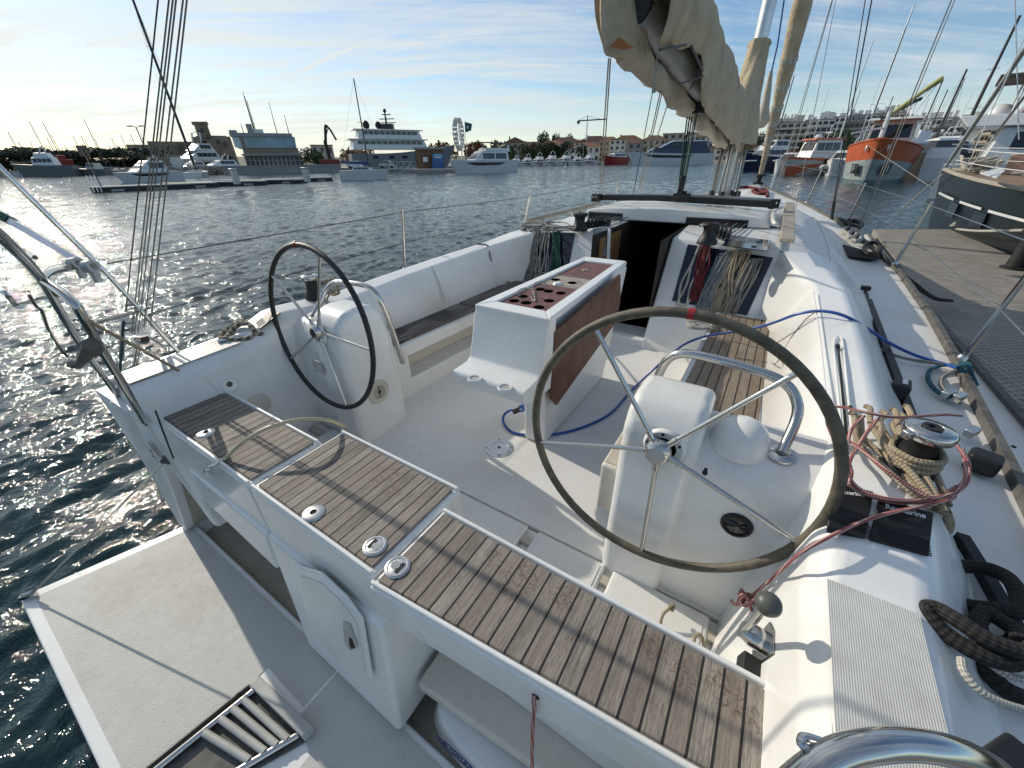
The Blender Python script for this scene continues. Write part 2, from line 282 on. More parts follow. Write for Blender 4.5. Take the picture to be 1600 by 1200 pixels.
# ------------------------------------------------------------------ mesh building
def cat_rom(pts, n=6, closed=False):
    P = [Vector(p) for p in pts]; out = []
    N_ = len(P)
    if N_ < 3: return P
    rng = range(N_ if closed else N_-1)
    for i in rng:
        p0 = P[(i-1) % N_] if closed or i > 0 else P[0]*2-P[1]
        p1 = P[i]; p2 = P[(i+1) % N_]
        p3 = P[(i+2) % N_] if closed or i+2 < N_ else P[-1]*2-P[-2]
        for j in range(n):
            t = j/n
            out.append(0.5*((2*p1)+(p2-p0)*t+(2*p0-5*p1+4*p2-p3)*t*t+(3*p1-p0-3*p2+p3)*t**3))
    if not closed: out.append(P[-1])
    return out
class MB:
    def __init__(s): s.v = []; s.f = []; s.uv = {}
    def add(s, vs, fs):
        o = len(s.v); s.v += [Vector(v) for v in vs]; s.f += [tuple(i+o for i in f) for f in fs]; return o
    def box(s, a, b):
        x0, y0, z0 = a; x1, y1, z1 = b
        s.add([(x0,y0,z0),(x1,y0,z0),(x1,y1,z0),(x0,y1,z0),(x0,y0,z1),(x1,y0,z1),(x1,y1,z1),(x0,y1,z1)],
              [(0,3,2,1),(4,5,6,7),(0,1,5,4),(1,2,6,5),(2,3,7,6),(3,0,4,7)]); return s
    def obox(s, c, ax, ay, az):
        """box from centre and three half-axes"""
        c, ax, ay, az = map(Vector, (c, ax, ay, az))
        s.add([c+ax*i+ay*j+az*k for k in (-1, 1) for i, j in ((-1,-1),(1,-1),(1,1),(-1,1))],
              [(0,3,2,1),(4,5,6,7),(0,1,5,4),(1,2,6,5),(2,3,7,6),(3,0,4,7)]); return s
    def prism(s, poly, d):
        """poly: list of 3d points; d: extrusion vector"""
        d = Vector(d); n = len(poly); P = [Vector(p) for p in poly]
        nr = Vector((0,0,0))
        for i in range(n): nr += P[i].cross(P[(i+1) % n])
        if nr.dot(d) > 0: P = P[::-1]
        s.add(P+[p+d for p in P], [tuple(range(n)), tuple(range(2*n-1, n-1, -1))]+[(i, i+n, (i+1) % n+n, (i+1) % n) for i in range(n)]); return s
    def quadplate(s, q, d): return s.prism(q, d)
    def loft(s, secs, closed=False, cap=True, flip=False):
        n = len(secs[0]); o = len(s.v)
        for sec in secs: s.v += [Vector(p) for p in sec]
        m_ = n if closed else n-1
        for i in range(len(secs)-1):
            for j in range(m_):
                a = o+i*n+j; b = o+i*n+(j+1) % n; c = o+(i+1)*n+(j+1) % n; d = o+(i+1)*n+j
                s.f.append((a, d, c, b) if flip else (a, b, c, d))
        if cap:
            e0 = tuple(o+j for j in range(n)); e1 = tuple(o+(len(secs)-1)*n+j for j in range(n))
            s.f.append(e0 if flip else e0[::-1]); s.f.append(e1[::-1] if flip else e1)
        return s
    def tube(s, pts, r, n=8, smooth=0, closed=False, cap=True, vscale=1.0):
        P = cat_rom(pts, smooth, closed) if smooth else [Vector(p) for p in pts]
        N_ = len(P); R_ = r if isinstance(r, (list, tuple)) else None
        o = len(s.v); up = None; L_ = 0.0; ls = []
        for i in range(N_):
            if closed: d = P[(i+1) % N_]-P[i-1]
            else: d = P[min(i+1, N_-1)]-P[max(i-1, 0)]
            if d.length < 1e-9: d = Vector((0, 0, 1))
            d.normalize()
            if up is None:
                up = Vector((0, 0, 1)) if abs(d.z) < 0.9 else Vector((1, 0, 0))
            up = up-d*up.dot(d)
            if up.length < 1e-6: up = Vector((1, 0.3, 0)); up = up-d*up.dot(d)
            up.normalize(); sd = d.cross(up)
            rr = (R_[min(int(i*len(R_)/N_), len(R_)-1)] if R_ and len(R_) != N_ else (R_[i] if R_ else r))
            for k in range(n):
                a = 2*PI*k/n; s.v.append(P[i]+(up*math.cos(a)+sd*math.sin(a))*rr)
            if i: L_ += (P[i]-P[i-1]).length
            ls.append(L_)
        for i in range(N_ if closed else N_-1):
            i2 = (i+1) % N_; l1 = ls[i]; l2 = ls[i2] if i2 else L_+(P[0]-P[-1]).length
            for k in range(n):
                k2 = (k+1) % n
                s.uv[len(s.f)] = ((k/n, l1), (k/n, l2), ((k+1)/n, l2), ((k+1)/n, l1))
                s.f.append((o+i*n+k, o+i2*n+k, o+i2*n+k2, o+i*n+k2))
        if cap and not closed:
            s.f.append(tuple(o+k for k in range(n))); s.f.append(tuple(o+(N_-1)*n+k for k in range(n-1, -1, -1)))
        return s
    def cyl(s, a, b, r0, r1=None, n=16): return s.tube([a, b], [r0, r0 if r1 is None else r1], n)
    def lathe(s, prof, c=(0,0,0), axis=(0,0,1), n=24, ring=False):
        """prof: (radius, height) pairs along axis"""
        c = Vector(c); ax = Vector(axis).normalized(); u = ax.orthogonal().normalized(); v = ax.cross(u); o = len(s.v); m_ = len(prof)
        for (r, h) in prof:
            for k in range(n):
                a = 2*PI*k/n; s.v.append(c+ax*h+(u*math.cos(a)+v*math.sin(a))*max(r, 1e-5))
        for i in range(m_ if ring else m_-1):
            i2 = (i+1) % m_
            for k in range(n): s.f.append((o+i*n+k, o+i*n+(k+1) % n, o+i2*n+(k+1) % n, o+i2*n+k))
        if not ring:
            flat = len(prof) == 2 and prof[0][1] == prof[1][1]
            if prof[0][0] > 1e-4: s.f.append(tuple(o+k for k in range(n-1, -1, -1)))
            if prof[-1][0] > 1e-4 and not flat: s.f.append(tuple(o+(m_-1)*n+k for k in range(n)))
        return s
    def ball(s, c, r, n=14, sq=(1,1,1)):
        o = len(s.v); c = Vector(c); m_ = n//2
        for i in range(m_+1):
            th = PI*i/m_
            for k in range(n):
                a = 2*PI*k/n; s.v.append(c+Vector((math.sin(th)*math.cos(a)*r*sq[0], math.sin(th)*math.sin(a)*r*sq[1], math.cos(th)*r*sq[2])))
        for i in range(m_):
            for k in range(n): s.f.append((o+i*n+k, o+(i+1)*n+k, o+(i+1)*n+(k+1) % n, o+i*n+(k+1) % n))
        return s
def mesh_of(mb, name, origin, smooth=40, merge=False, fixn=False):
    me = bpy.data.meshes.new(name); o = Vector(origin)
    me.from_pydata([tuple(v-o) for v in mb.v], [], mb.f)
    if mb.uv:
        ul = me.uv_layers.new(name='UVMap')
        for p in me.polygons:
            q = mb.uv.get(p.index)
            if q and len(q) == p.loop_total:
                for i, li in enumerate(p.loop_indices): ul.data[li].uv = q[i]
    if merge or fixn:
        bm = bmesh.new(); bm.from_mesh(me)
        if merge: bmesh.ops.remove_doubles(bm, verts=bm.verts, dist=0.0005)
        bmesh.ops.recalc_face_normals(bm, faces=bm.faces); bm.to_mesh(me); bm.free()
    me.validate()
    if smooth:
        for p in me.polygons: p.use_smooth = True
        me.set_sharp_from_angle(angle=math.radians(smooth))
    me.update(); return me
def part(name, mb, mat, parent, label=None, bevel=0.0, seg=3, smooth=40, origin=None, fixn=None, sub=0):
    """link one mesh object; verts are world coordinates"""
    base = origin if origin is not None else (parent['_base'] if parent is not None and '_base' in parent else (0, 0, 0))
    if parent is not None and parent.type == 'MESH': base = parent['_base'] if '_base' in parent else (0, 0, 0)
    me = mesh_of(mb, name, base, 180 if bevel else smooth, fixn=bool(bevel) if fixn is None else fixn)
    o = bpy.data.objects.new(name, me); COL.objects.link(o)
    if mat is not None: me.materials.append(mat if not isinstance(mat, str) else M[mat])
    if parent is not None: o.parent = parent
    o['_base'] = tuple(base)
    if parent is None: o.location = base
    if label: o['label'] = label
    if bevel:
        b = o.modifiers.new('bevel', 'BEVEL'); b.width = bevel; b.segments = seg; b.limit_method = 'ANGLE'; b.angle_limit = math.radians(25); b.use_clamp_overlap = True
        wn = o.modifiers.new('wn', 'WEIGHTED_NORMAL'); wn.keep_sharp = False; wn.weight = 60
    if sub:
        s_ = o.modifiers.new('sub', 'SUBSURF'); s_.levels = sub; s_.render_levels = sub
    return o
def tag(o, label, cat, group=None):
    o['label'] = label; o['category'] = cat
    if group: o['group'] = group
    return o
def thing(name, label, cat, base=(0, 0, 0), group=None):
    o = bpy.data.objects.new(name, None); COL.objects.link(o); o.empty_display_size = 0.2
    o.location = base; o['_base'] = tuple(base); return tag(o, label, cat, group)
def solo(name, mb, mat, label, cat, group=None, **k):
    xs = [v.x for v in mb.v]; ys = [v.y for v in mb.v]; zs = [v.z for v in mb.v]
    base = ((min(xs)+max(xs))/2, (min(ys)+max(ys))/2, min(zs))
    o = part(name, mb, mat, None, origin=base, **k); return tag(o, label, cat, group)
def struct(name, mb, mat, kind='structure', **k):
    o = part(name, mb, mat, None, **k); o['kind'] = kind; return o
def copy_tree(o, parent=None):
    c = o.copy(); COL.objects.link(c)
    if parent is not None: c.parent = parent
    for ch in list(o.children): copy_tree(ch, c)
    return c
def text_mb(txt, size, origin, xdir, ydir, thick=0.0015, bold=0.0, shear=0.0):
    cu = bpy.data.curves.new('t', 'FONT'); cu.body = txt; cu.size = size; cu.extrude = thick; cu.offset = bold; cu.shear = shear; cu.align_x = 'CENTER'; cu.align_y = 'CENTER'
    ob = bpy.data.objects.new('t', cu); COL.objects.link(ob)
    dg = bpy.context.evaluated_depsgraph_get(); me = ob.evaluated_get(dg).to_mesh()
    x = Vector(xdir).normalized(); y = Vector(ydir).normalized(); z = x.cross(y); O = Vector(origin)
    mb = MB(); mb.add([O+x*v.co.x+y*v.co.y+z*v.co.z for v in me.vertices], [tuple(p.vertices) for p in me.polygons])
    ob.evaluated_get(dg).to_mesh_clear(); bpy.data.objects.remove(ob); bpy.data.curves.remove(cu)
    return mb
# ------------------------------------------------------------------ water
def build_water():
    t = NT('harbour water'); b = t.b
    geo = t.n('ShaderNodeNewGeometry'); pos = geo.outputs['Position']
    n1 = t.noise(0.55, 4, 0.6, vec=pos, sc3=(1.0, 1.5, 1.0), dist=0.3)
    n2 = t.noise(2.4, 5, 0.62, vec=pos, sc3=(1.0, 1.4, 1.0), dist=0.5)
    n3 = t.noise(8.0, 3, 0.6, vec=pos, dist=0.4)
    h = t.mth('ADD', t.mth('ADD', t.mth('MULTIPLY', n1, 0.10), t.mth('MULTIPLY', n2, 0.20)), t.mth('MULTIPLY', n3, 0.03))
    t.bump(h, 0.32, 1.0)
    f = t.noise(0.05, 3, 0.5, vec=pos)
    t.put(t.mix(f, (0.003, 0.024, 0.032), (0.006, 0.033, 0.042)), b.inputs['Base Color'])
    b.inputs['Roughness'].default_value = 0.045; b.inputs['IOR'].default_value = 1.333; b.inputs['Specular IOR Level'].default_value = 0.5
    # one sheet, finer near the moorings than far out, with real wind waves on it
    import numpy as np
    rs = np.random.RandomState(5)
    th = np.concatenate([np.radians(np.arange(-112, 62, 0.2)), np.radians(np.arange(62, 248, 3.0))])
    rr = np.concatenate([np.geomspace(0.6, 170, 1050), np.geomspace(176, 4600, 46)])
    TH, RR = np.meshgrid(th, rr); X = CAM.x+RR*np.sin(TH); Y = CAM.y+RR*np.cos(TH); Z = np.zeros_like(X)
    cell = np.maximum(RR*0.0054, RR*np.where((TH > np.radians(61)) | (TH < np.radians(-112)), .05, .0035))
    for lam in np.concatenate([np.geomspace(.14, 1.0, 74), np.geomspace(1.05, 3.2, 22), np.geomspace(3.5, 9, 8)]):
        ang = math.radians(205)+rs.normal(0, .75); k = 2*PI/lam; sl_ = (.043 if lam < .5 else .026) if lam < 1.02 else (.017 if lam < 3.3 else .008)
        wgt = np.clip((lam/cell-2.2)/2.5, 0, 1); ph = rs.uniform(0, 6.28)
        w_ = np.sin(k*(X*math.cos(ang)+Y*math.sin(ang))+ph+.6*np.sin(.21*k*(X*math.sin(ang)-Y*math.cos(ang))+ph*2))
        Z += wgt*(sl_/k)*w_
    gust = .75+.35*np.sin(X*.045+1.3+.8*np.sin(Y*.03))*np.sin(Y*.052+.4)
    Z *= gust
    nr, nt_ = X.shape; co = np.stack([X, Y, Z], -1).reshape(-1, 3)
    i = np.arange(nr-1)[:, None]; j = np.arange(nt_)[None, :]; j2 = (j+1) % nt_
    F_ = np.stack([i*nt_+j+0*i, i*nt_+j2, (i+1)*nt_+j2, (i+1)*nt_+j], -1).reshape(-1, 4)
    me = bpy.data.meshes.new('water'); me.vertices.add(len(co)); me.vertices.foreach_set('co', co.astype(np.float32).ravel())
    me.loops.add(F_.size); me.loops.foreach_set('vertex_index', F_.astype(np.int32).ravel()); me.polygons.add(len(F_))
    me.polygons.foreach_set('loop_start', (np.arange(len(F_))*4).astype(np.int32)); me.polygons.foreach_set('use_smooth', np.ones(len(F_), dtype=bool))
    me.update(calc_edges=True); me.flip_normals(); me.materials.append(t.m)
    o = bpy.data.objects.new('water', me); COL.objects.link(o); o['kind'] = 'structure'
build_water()
# ------------------------------------------------------------------ the yacht
YA = thing('sailing_yacht', 'white sailing yacht in the foreground with open cockpit, twin wheels and teak stern seats', 'sailing yacht')
XC = -0.045
def xc(y): return XC + max(0.0, y-4.0)*0.036
SHEER = [(0.30, 1.90, 1.33), (1.0, 1.97, 1.34), (1.7, 2.03, 1.36), (2.4, 2.08, 1.37), (3.1, 2.13, 1.385), (3.9, 2.17, 1.40), (5.2, 2.15, 1.42), (6.5, 2.00, 1.45), (8.4, 1.70, 1.51), (10.6, 1.17, 1.58), (12.6, 0.52, 1.66), (14.2, 0.03, 1.72)]
def sheer(y):
    S = SHEER
    for i in range(len(S)-1):
        if y <= S[i+1][0]:
            t = (y-S[i][0])/(S[i+1][0]-S[i][0]); return S[i][1]+(S[i+1][1]-S[i][1])*t, S[i][2]+(S[i+1][2]-S[i][2])*t
    return S[-1][1:]
def build_hull():
    secs = []
    for (y, b, z) in SHEER:
        c = xc(y); k = 0.86 if y < 1 else 0.9
        secs.append([(c-b, y, z), (c-b*0.985, y, z-0.35), (c-b*k, y, 0.3), (c-b*0.62, y, -0.1), (c, y, -0.3), (c+b*0.62, y, -0.1), (c+b*k, y, 0.3), (c+b*0.985, y, z-0.35), (c+b, y, z)])
    mb = MB(); mb.loft(secs, cap=False); part('hull', mb, 'gel', YA, smooth=60, fixn=True)
    # dark boot stripe on both topsides
    # side decks
    for s in (-1, 1):
        mb = MB(); secs = []
        ys = [0.30, 0.6, 1.0, 1.7, 2.4, 3.1, 3.9, 5.2, 6.5, 8.4, 10.6, 12.6, 14.2]
        for y in ys:
            b, z = sheer(y); c = xc(y); inn = min(b, 1.40) if y < 9 else b*0.0
            zi = z+0.03 if y < 9 else z+0.06
            secs.append([(c+s*inn, y, zi), (c+s*(inn+b)/2, y, (z+zi)/2+0.01), (c+s*b, y, z)])
        mb.loft(secs, cap=False, flip=(s > 0)); part('side_deck', mb, 'skidw', YA, fixn=False)
        # toe rail
        path = [(xc(y)+s*(sheer(y)[0]-0.02), y, sheer(y)[1]+0.022) for y in [0.35]+[0.7+0.4*i for i in range(34)] if y <= 14.1]
        mb = MB(); secs = []
        for i, p in enumerate(path): secs.append([(p[0]-0.014, p[1], p[2]-0.03), (p[0]-0.014, p[1], p[2]+0.022), (p[0]+0.014, p[1], p[2]+0.022), (p[0]+0.014, p[1], p[2]-0.03)])
        mb.loft(secs, closed=True); part('toe_rail', mb, 'rubber' if s > 0 else 'alu', YA, smooth=30)
build_hull()
def mirror(pts, s):
    return [(2*XC-p[0] if s < 0 else p[0],)+tuple(p[1:]) for p in pts]
def build_coaming(s):
    # profile from the cockpit side, over the top, down to the side deck
    prof = {
     0.34: [(1.16,.60),(1.28,1.36),(1.295,1.44),(1.335,1.49),(1.485,1.495),(1.545,1.45),(1.66,1.33)],
     0.60: [(1.15,.60),(1.28,1.36),(1.295,1.45),(1.335,1.50),(1.495,1.505),(1.555,1.46),(1.68,1.34)],
     0.88: [(1.16,.60),(1.28,1.36),(1.295,1.46),(1.335,1.51),(1.51,1.515),(1.57,1.47),(1.69,1.35)],
     0.93: [(1.17,.60),(1.285,1.38),(1.305,1.48),(1.345,1.525),(1.51,1.53),(1.575,1.49),(1.69,1.35)],
     1.11: [(1.19,.60),(1.29,1.42),(1.315,1.55),(1.36,1.60),(1.50,1.605),(1.575,1.56),(1.71,1.36)],
     1.20: [(1.19,.60),(1.28,1.42),(1.31,1.56),(1.35,1.605),(1.50,1.615),(1.57,1.575),(1.72,1.37)],
     1.60: [(1.19,.60),(1.215,1.29),(1.31,1.52),(1.345,1.565),(1.49,1.59),(1.56,1.555),(1.73,1.37)],
     2.20: [(1.18,.60),(1.19,1.28),(1.315,1.55),(1.35,1.60),(1.495,1.615),(1.565,1.58),(1.735,1.38)],
     2.74: [(1.18,.60),(1.18,1.27),(1.315,1.57),(1.35,1.62),(1.495,1.635),(1.565,1.60),(1.745,1.38)],
     3.30: [(1.17,.60),(1.17,1.26),(1.305,1.59),(1.34,1.64),(1.485,1.65),(1.56,1.62),(1.76,1.385)],
     3.50: [(1.12,.60),(1.12,1.22),(1.22,1.625),(1.255,1.675),(1.43,1.675),(1.53,1.63),(1.78,1.40)],
     4.02: [(1.03,.60),(1.03,1.10),(1.055,1.66),(1.09,1.73),(1.30,1.735),(1.49,1.685),(1.80,1.41)]}
    secs = [mirror([(x, y, z) for x, z in prof[y]], s) for y in sorted(prof)]
    mb = MB(); mb.loft(secs, cap=True, flip=(s > 0))
    c = part('cockpit_coaming', mb, 'gel', YA, bevel=0.022, seg=3)
    # ribbed helmsman seat pad let into the top
    mb = MB(); mb.loft([mirror([(1.330,y,z),(1.495,y,z+.004)], s) for y, z in ((0.36,1.4975),(0.60,1.5055),(0.885,1.5165))], cap=False, flip=(s > 0))
    mb.loft([mirror([(1.330,y,z-.0),(1.495,y,z)], s) for y, z in ((0.36,1.49),(0.885,1.49))], cap=False)
    part('helmsman_seat_pad', mb, 'rib', c)
    return c
CO = {s: build_coaming(s) for s in (-1, 1)}
def build_sole():
    mb = MB(); mb.box((-1.35, 1.125, 0.60), (1.30, 4.0, 0.85)); part('cockpit_sole', mb, 'skidw', YA, bevel=0.006, seg=2)
    mb = MB(); mb.box((-1.60, 0.56, 0.60), (1.36, 1.118, 0.835)); part('sole_edge', mb, 'gel2', YA, bevel=0.006, seg=2)
    for (a, b) in ((-1.15, -0.62), (-0.60, 0.372), (0.425, 0.765), (0.80, 1.185)):
        mb = MB(); mb.box((a, 0.74, 0.836), (b, 1.11, 0.866)); o = part('sole_locker_lid', mb, 'gel2', YA, bevel=0.012)
        mb = MB(); mb.box((a+0.02, 0.76, 0.866), (b-0.02, 1.09, 0.8695)); part('lid_panel', mb, 'skidw', o, bevel=0.003, seg=1)
    # round deck plate in the sole with a small hole
    p = Pz(780, 700, 0.85)
    mb = MB(); mb.lathe([(0.0, .004), (0.052, .004), (0.053, .0065), (0.068, .0065), (0.07, .004), (0.088, .003), (0.09, 0)][::1], (p.x, p.y, 0.851), n=36); o = part('deck_plate', mb, 'alu', YA)
    mb = MB(); mb.cyl((p.x, p.y, 0.8555), (p.x, p.y, 0.8572), 0.009); part('hole', mb, 'blackm', o)
    for k in range(4):
        a = k*PI/2+0.6; mb = MB(); mb.cyl((p.x+.078*math.cos(a), p.y+.078*math.sin(a), .853), (p.x+.078*math.cos(a), p.y+.078*math.sin(a), .8565), 0.005, n=8); part('screw', mb, 'black', o)
build_sole()
def latch(c, style, parent, rz=0.0):
    c = Vector(c)
    mb = MB(); mb.lathe([(0.0, .006), (0.034, .006), (0.036, .005), (0.040, .003), (0.0405, 0)], c, n=32)
    mb2 = MB()
    if style == 'ring':
        mb = MB(); mb.lathe([(0.012, 0), (0.012, .006), (0.036, .006), (0.040, .003), (0.041, 0)], c, n=32, ring=True)
        o = part('latch', mb, 'alu', parent)
        h = MB(); h.cyl(c+Vector((0, 0, .0005)), c+Vector((0, 0, .002)), 0.0125); part('finger_hole', h, 'blackm', o)
    else:
        o = part('latch', mb, 'alu', parent)
        d = Vector((math.cos(rz), math.sin(rz), 0)); n = Vector((-d.y, d.x, 0)); u = Vector((0, 0, 1))
        h = MB(); h.obox(c+d*0.012+u*.0055, d*0.007, n*0.019, u*0.0012); part('finger_hole', h, 'blackm', o)
        h = MB(); h.obox(c-d*0.008+u*.0065, d*0.011, n*0.013, u*0.0012); h.obox(c-d*0.008+u*.0065, d*0.016, n*0.006, u*0.0011); part('catch', h, 'steel', o)
        h = MB(); h.lathe([(0.030, .0055), (0.030, .008), (0.033, .008), (0.033, .0055)], c, n=32, ring=True); part('bezel', h, 'alu', o)
def build_stern_seats():
    def seat(x0, x1, y0, y1, zb, tmat, tx0, tx1, ty0, ty1, lab, sk=0.0):
        mb = MB(); mb.prism([(x0, y0, zb), (x1, y0+sk, zb), (x1, y1, zb), (x0, y1, zb)], (0, 0, 1.288-zb)); o = part('stern_seat', mb, 'gel', YA, lab, bevel=0.014)
        mb = MB(); mb.prism([(tx0, ty0, 1.28), (tx1, ty0+sk, 1.28), (tx1, ty1, 1.28), (tx0, ty1, 1.28)], (0, 0, .018)); t = part('teak_slats', mb, tmat, o, bevel=0.004, seg=2)
        # raised lip round the slats
        l = 0.012
        mb = MB(); mb.prism([(x0+.006, ty0-l-.008, 1.285), (x1-.006, ty0-l-.008+sk, 1.285), (x1-.006, ty0-.006+sk, 1.285), (x0+.006, ty0-.006, 1.285)], (0, 0, .019)); part('rim', mb, 'gel', o, bevel=0.006)
        mb = MB(); mb.box((x0+.006, ty1+.006, 1.285), (x1-.006, ty1+l+.008, 1.304)); part('rim', mb, 'gel', o, bevel=0.006); return o, t
    A, At = seat(-1.575, -0.505, 0.375, 0.71, 0.86, 'teakA', -1.515, -0.525, 0.40, 0.682, 'port stern seat crossed by rigging shadows')
    B, Bt = seat(-0.495, 0.232, 0.375, 0.815, 0.95, 'teakB', -0.468, 0.208, 0.40, 0.79, 'centre stern seat over the locker door')
    C_, Ct = seat(0.240, 1.385, 0.352, 0.71, 1.135, 'teakC', 0.258, 1.345, 0.378, 0.682, 'long starboard stern seat bridging the raft locker', .095)
    pA = Pz(276, 625, 1.30); latch((pA.x, pA.y, 1.298), 'cup', At, 0.2)
    pA = Pz(321, 676, 1.30); latch((pA.x, pA.y, 1.298), 'ring', At)
    p = Pz(490, 801, 1.30); latch((p.x, p.y, 1.298), 'ring', Bt)
    p = Pz(586, 853, 1.30); latch((p.x, p.y, 1.298), 'cup', Bt, PI)
    p = Pz(621, 886, 1.30); latch((p.x, p.y, 1.298), 'cup', Ct, 0.0)
    # lower transom panel under the port seat
    mb = MB(); mb.prism([(-1.575, .372, 1.02), (-1.575, .372, .98), (-1.38, .36, .80), (-0.50, .335, .80), (-0.50, .357, 1.02)], (0, .25, 0)); part('transom_panel', mb, 'gel', YA, bevel=0.02)
    # centre column, aft face leaning out towards the platform
    mb = MB(); yb = 0.285
    mb.loft([[(-0.50, .357, 1.03), (0.228, .357, 1.03), (0.228, .80, 1.03), (-0.50, .80, 1.03)], [(-0.47, .335, .80), (0.232, .335, .80), (0.232, .80, .80), (-0.47, .80, .80)], [(-0.385, yb, .37), (0.245, yb, .37), (0.245, .62, .37), (-0.385, .62, .37)]], closed=True)
    col = part('transom_column', mb, 'gel', YA, bevel=0.022)
    # locker door on the column
    def cy(z): return 0.357+(z-1.03)*(0.072/0.66)
    def onface(px, py): return attr_face(px, py)
    q = [(465, 880), (505, 892), (545, 930), (570, 965), (585, 1056), (560, 1050), (510, 1012), (485, 975)]
    pts = []
    for (x, y) in q:
        d = ray(x, y); p0 = Vector((0, .350, 1.03)); n = Vector((0, 1, -0.109)); pts.append(CAM+d*((p0-CAM).dot(n)/d.dot(n)))
    mb = MB(); mb.prism(pts, (0, -.014, 0)); dr = part('locker_door', mb, 'gel', YA, bevel=0.009)
    cen = sum(pts, Vector())/len(pts)
    mb = MB(); mb.prism([cen+(p-cen)*0.84+Vector((0, -.0145, 0)) for p in pts], (0, -.003, 0)); part('door_panel', mb, 'gel2', dr, bevel=0.004)
    a = [(537, 970), (548, 975), (560, 1008), (552, 1010), (548, 1015), (540, 1000)]
    hp = []
    for (x, y) in a:
        d = ray(x, y); p0 = Vector((0, .332, 1.03)); n = Vector((0, 1, -0.109)); hp.append(CAM+d*((p0-CAM).dot(n)/d.dot(n)))
    mb = MB(); mb.prism(hp, (0, -.006, 0)); part('door_latch', mb, 'greygrill', dr, bevel=0.002)
    mb = MB(); c2 = sum(hp, Vector())/len(hp); mb.prism([c2+(p-c2)*0.45+Vector((0.012, -.007, -.02)) for p in hp], (0, -.002, 0)); part('latch_slot', mb, 'blackm', dr)
    # strap bracket on the aft face of the port seat
    a = Pz(396, 742, 1.31); b = Py(330, 733, 0.372)
    mb = MB(); mb.tube([Pz(347, 718, 1.298), Pz(330, 729, 1.302), Pz(322, 734, 1.295), Py(324, 741, 0.365)], 0.009, 8, smooth=4); mb.tube([Pz(347, 718, 1.298)+Vector((.01, .01, 0)), Pz(352, 717, 1.300)], 0.010, 8); part('hinge_bracket', mb, 'steel', A)
build_stern_seats()
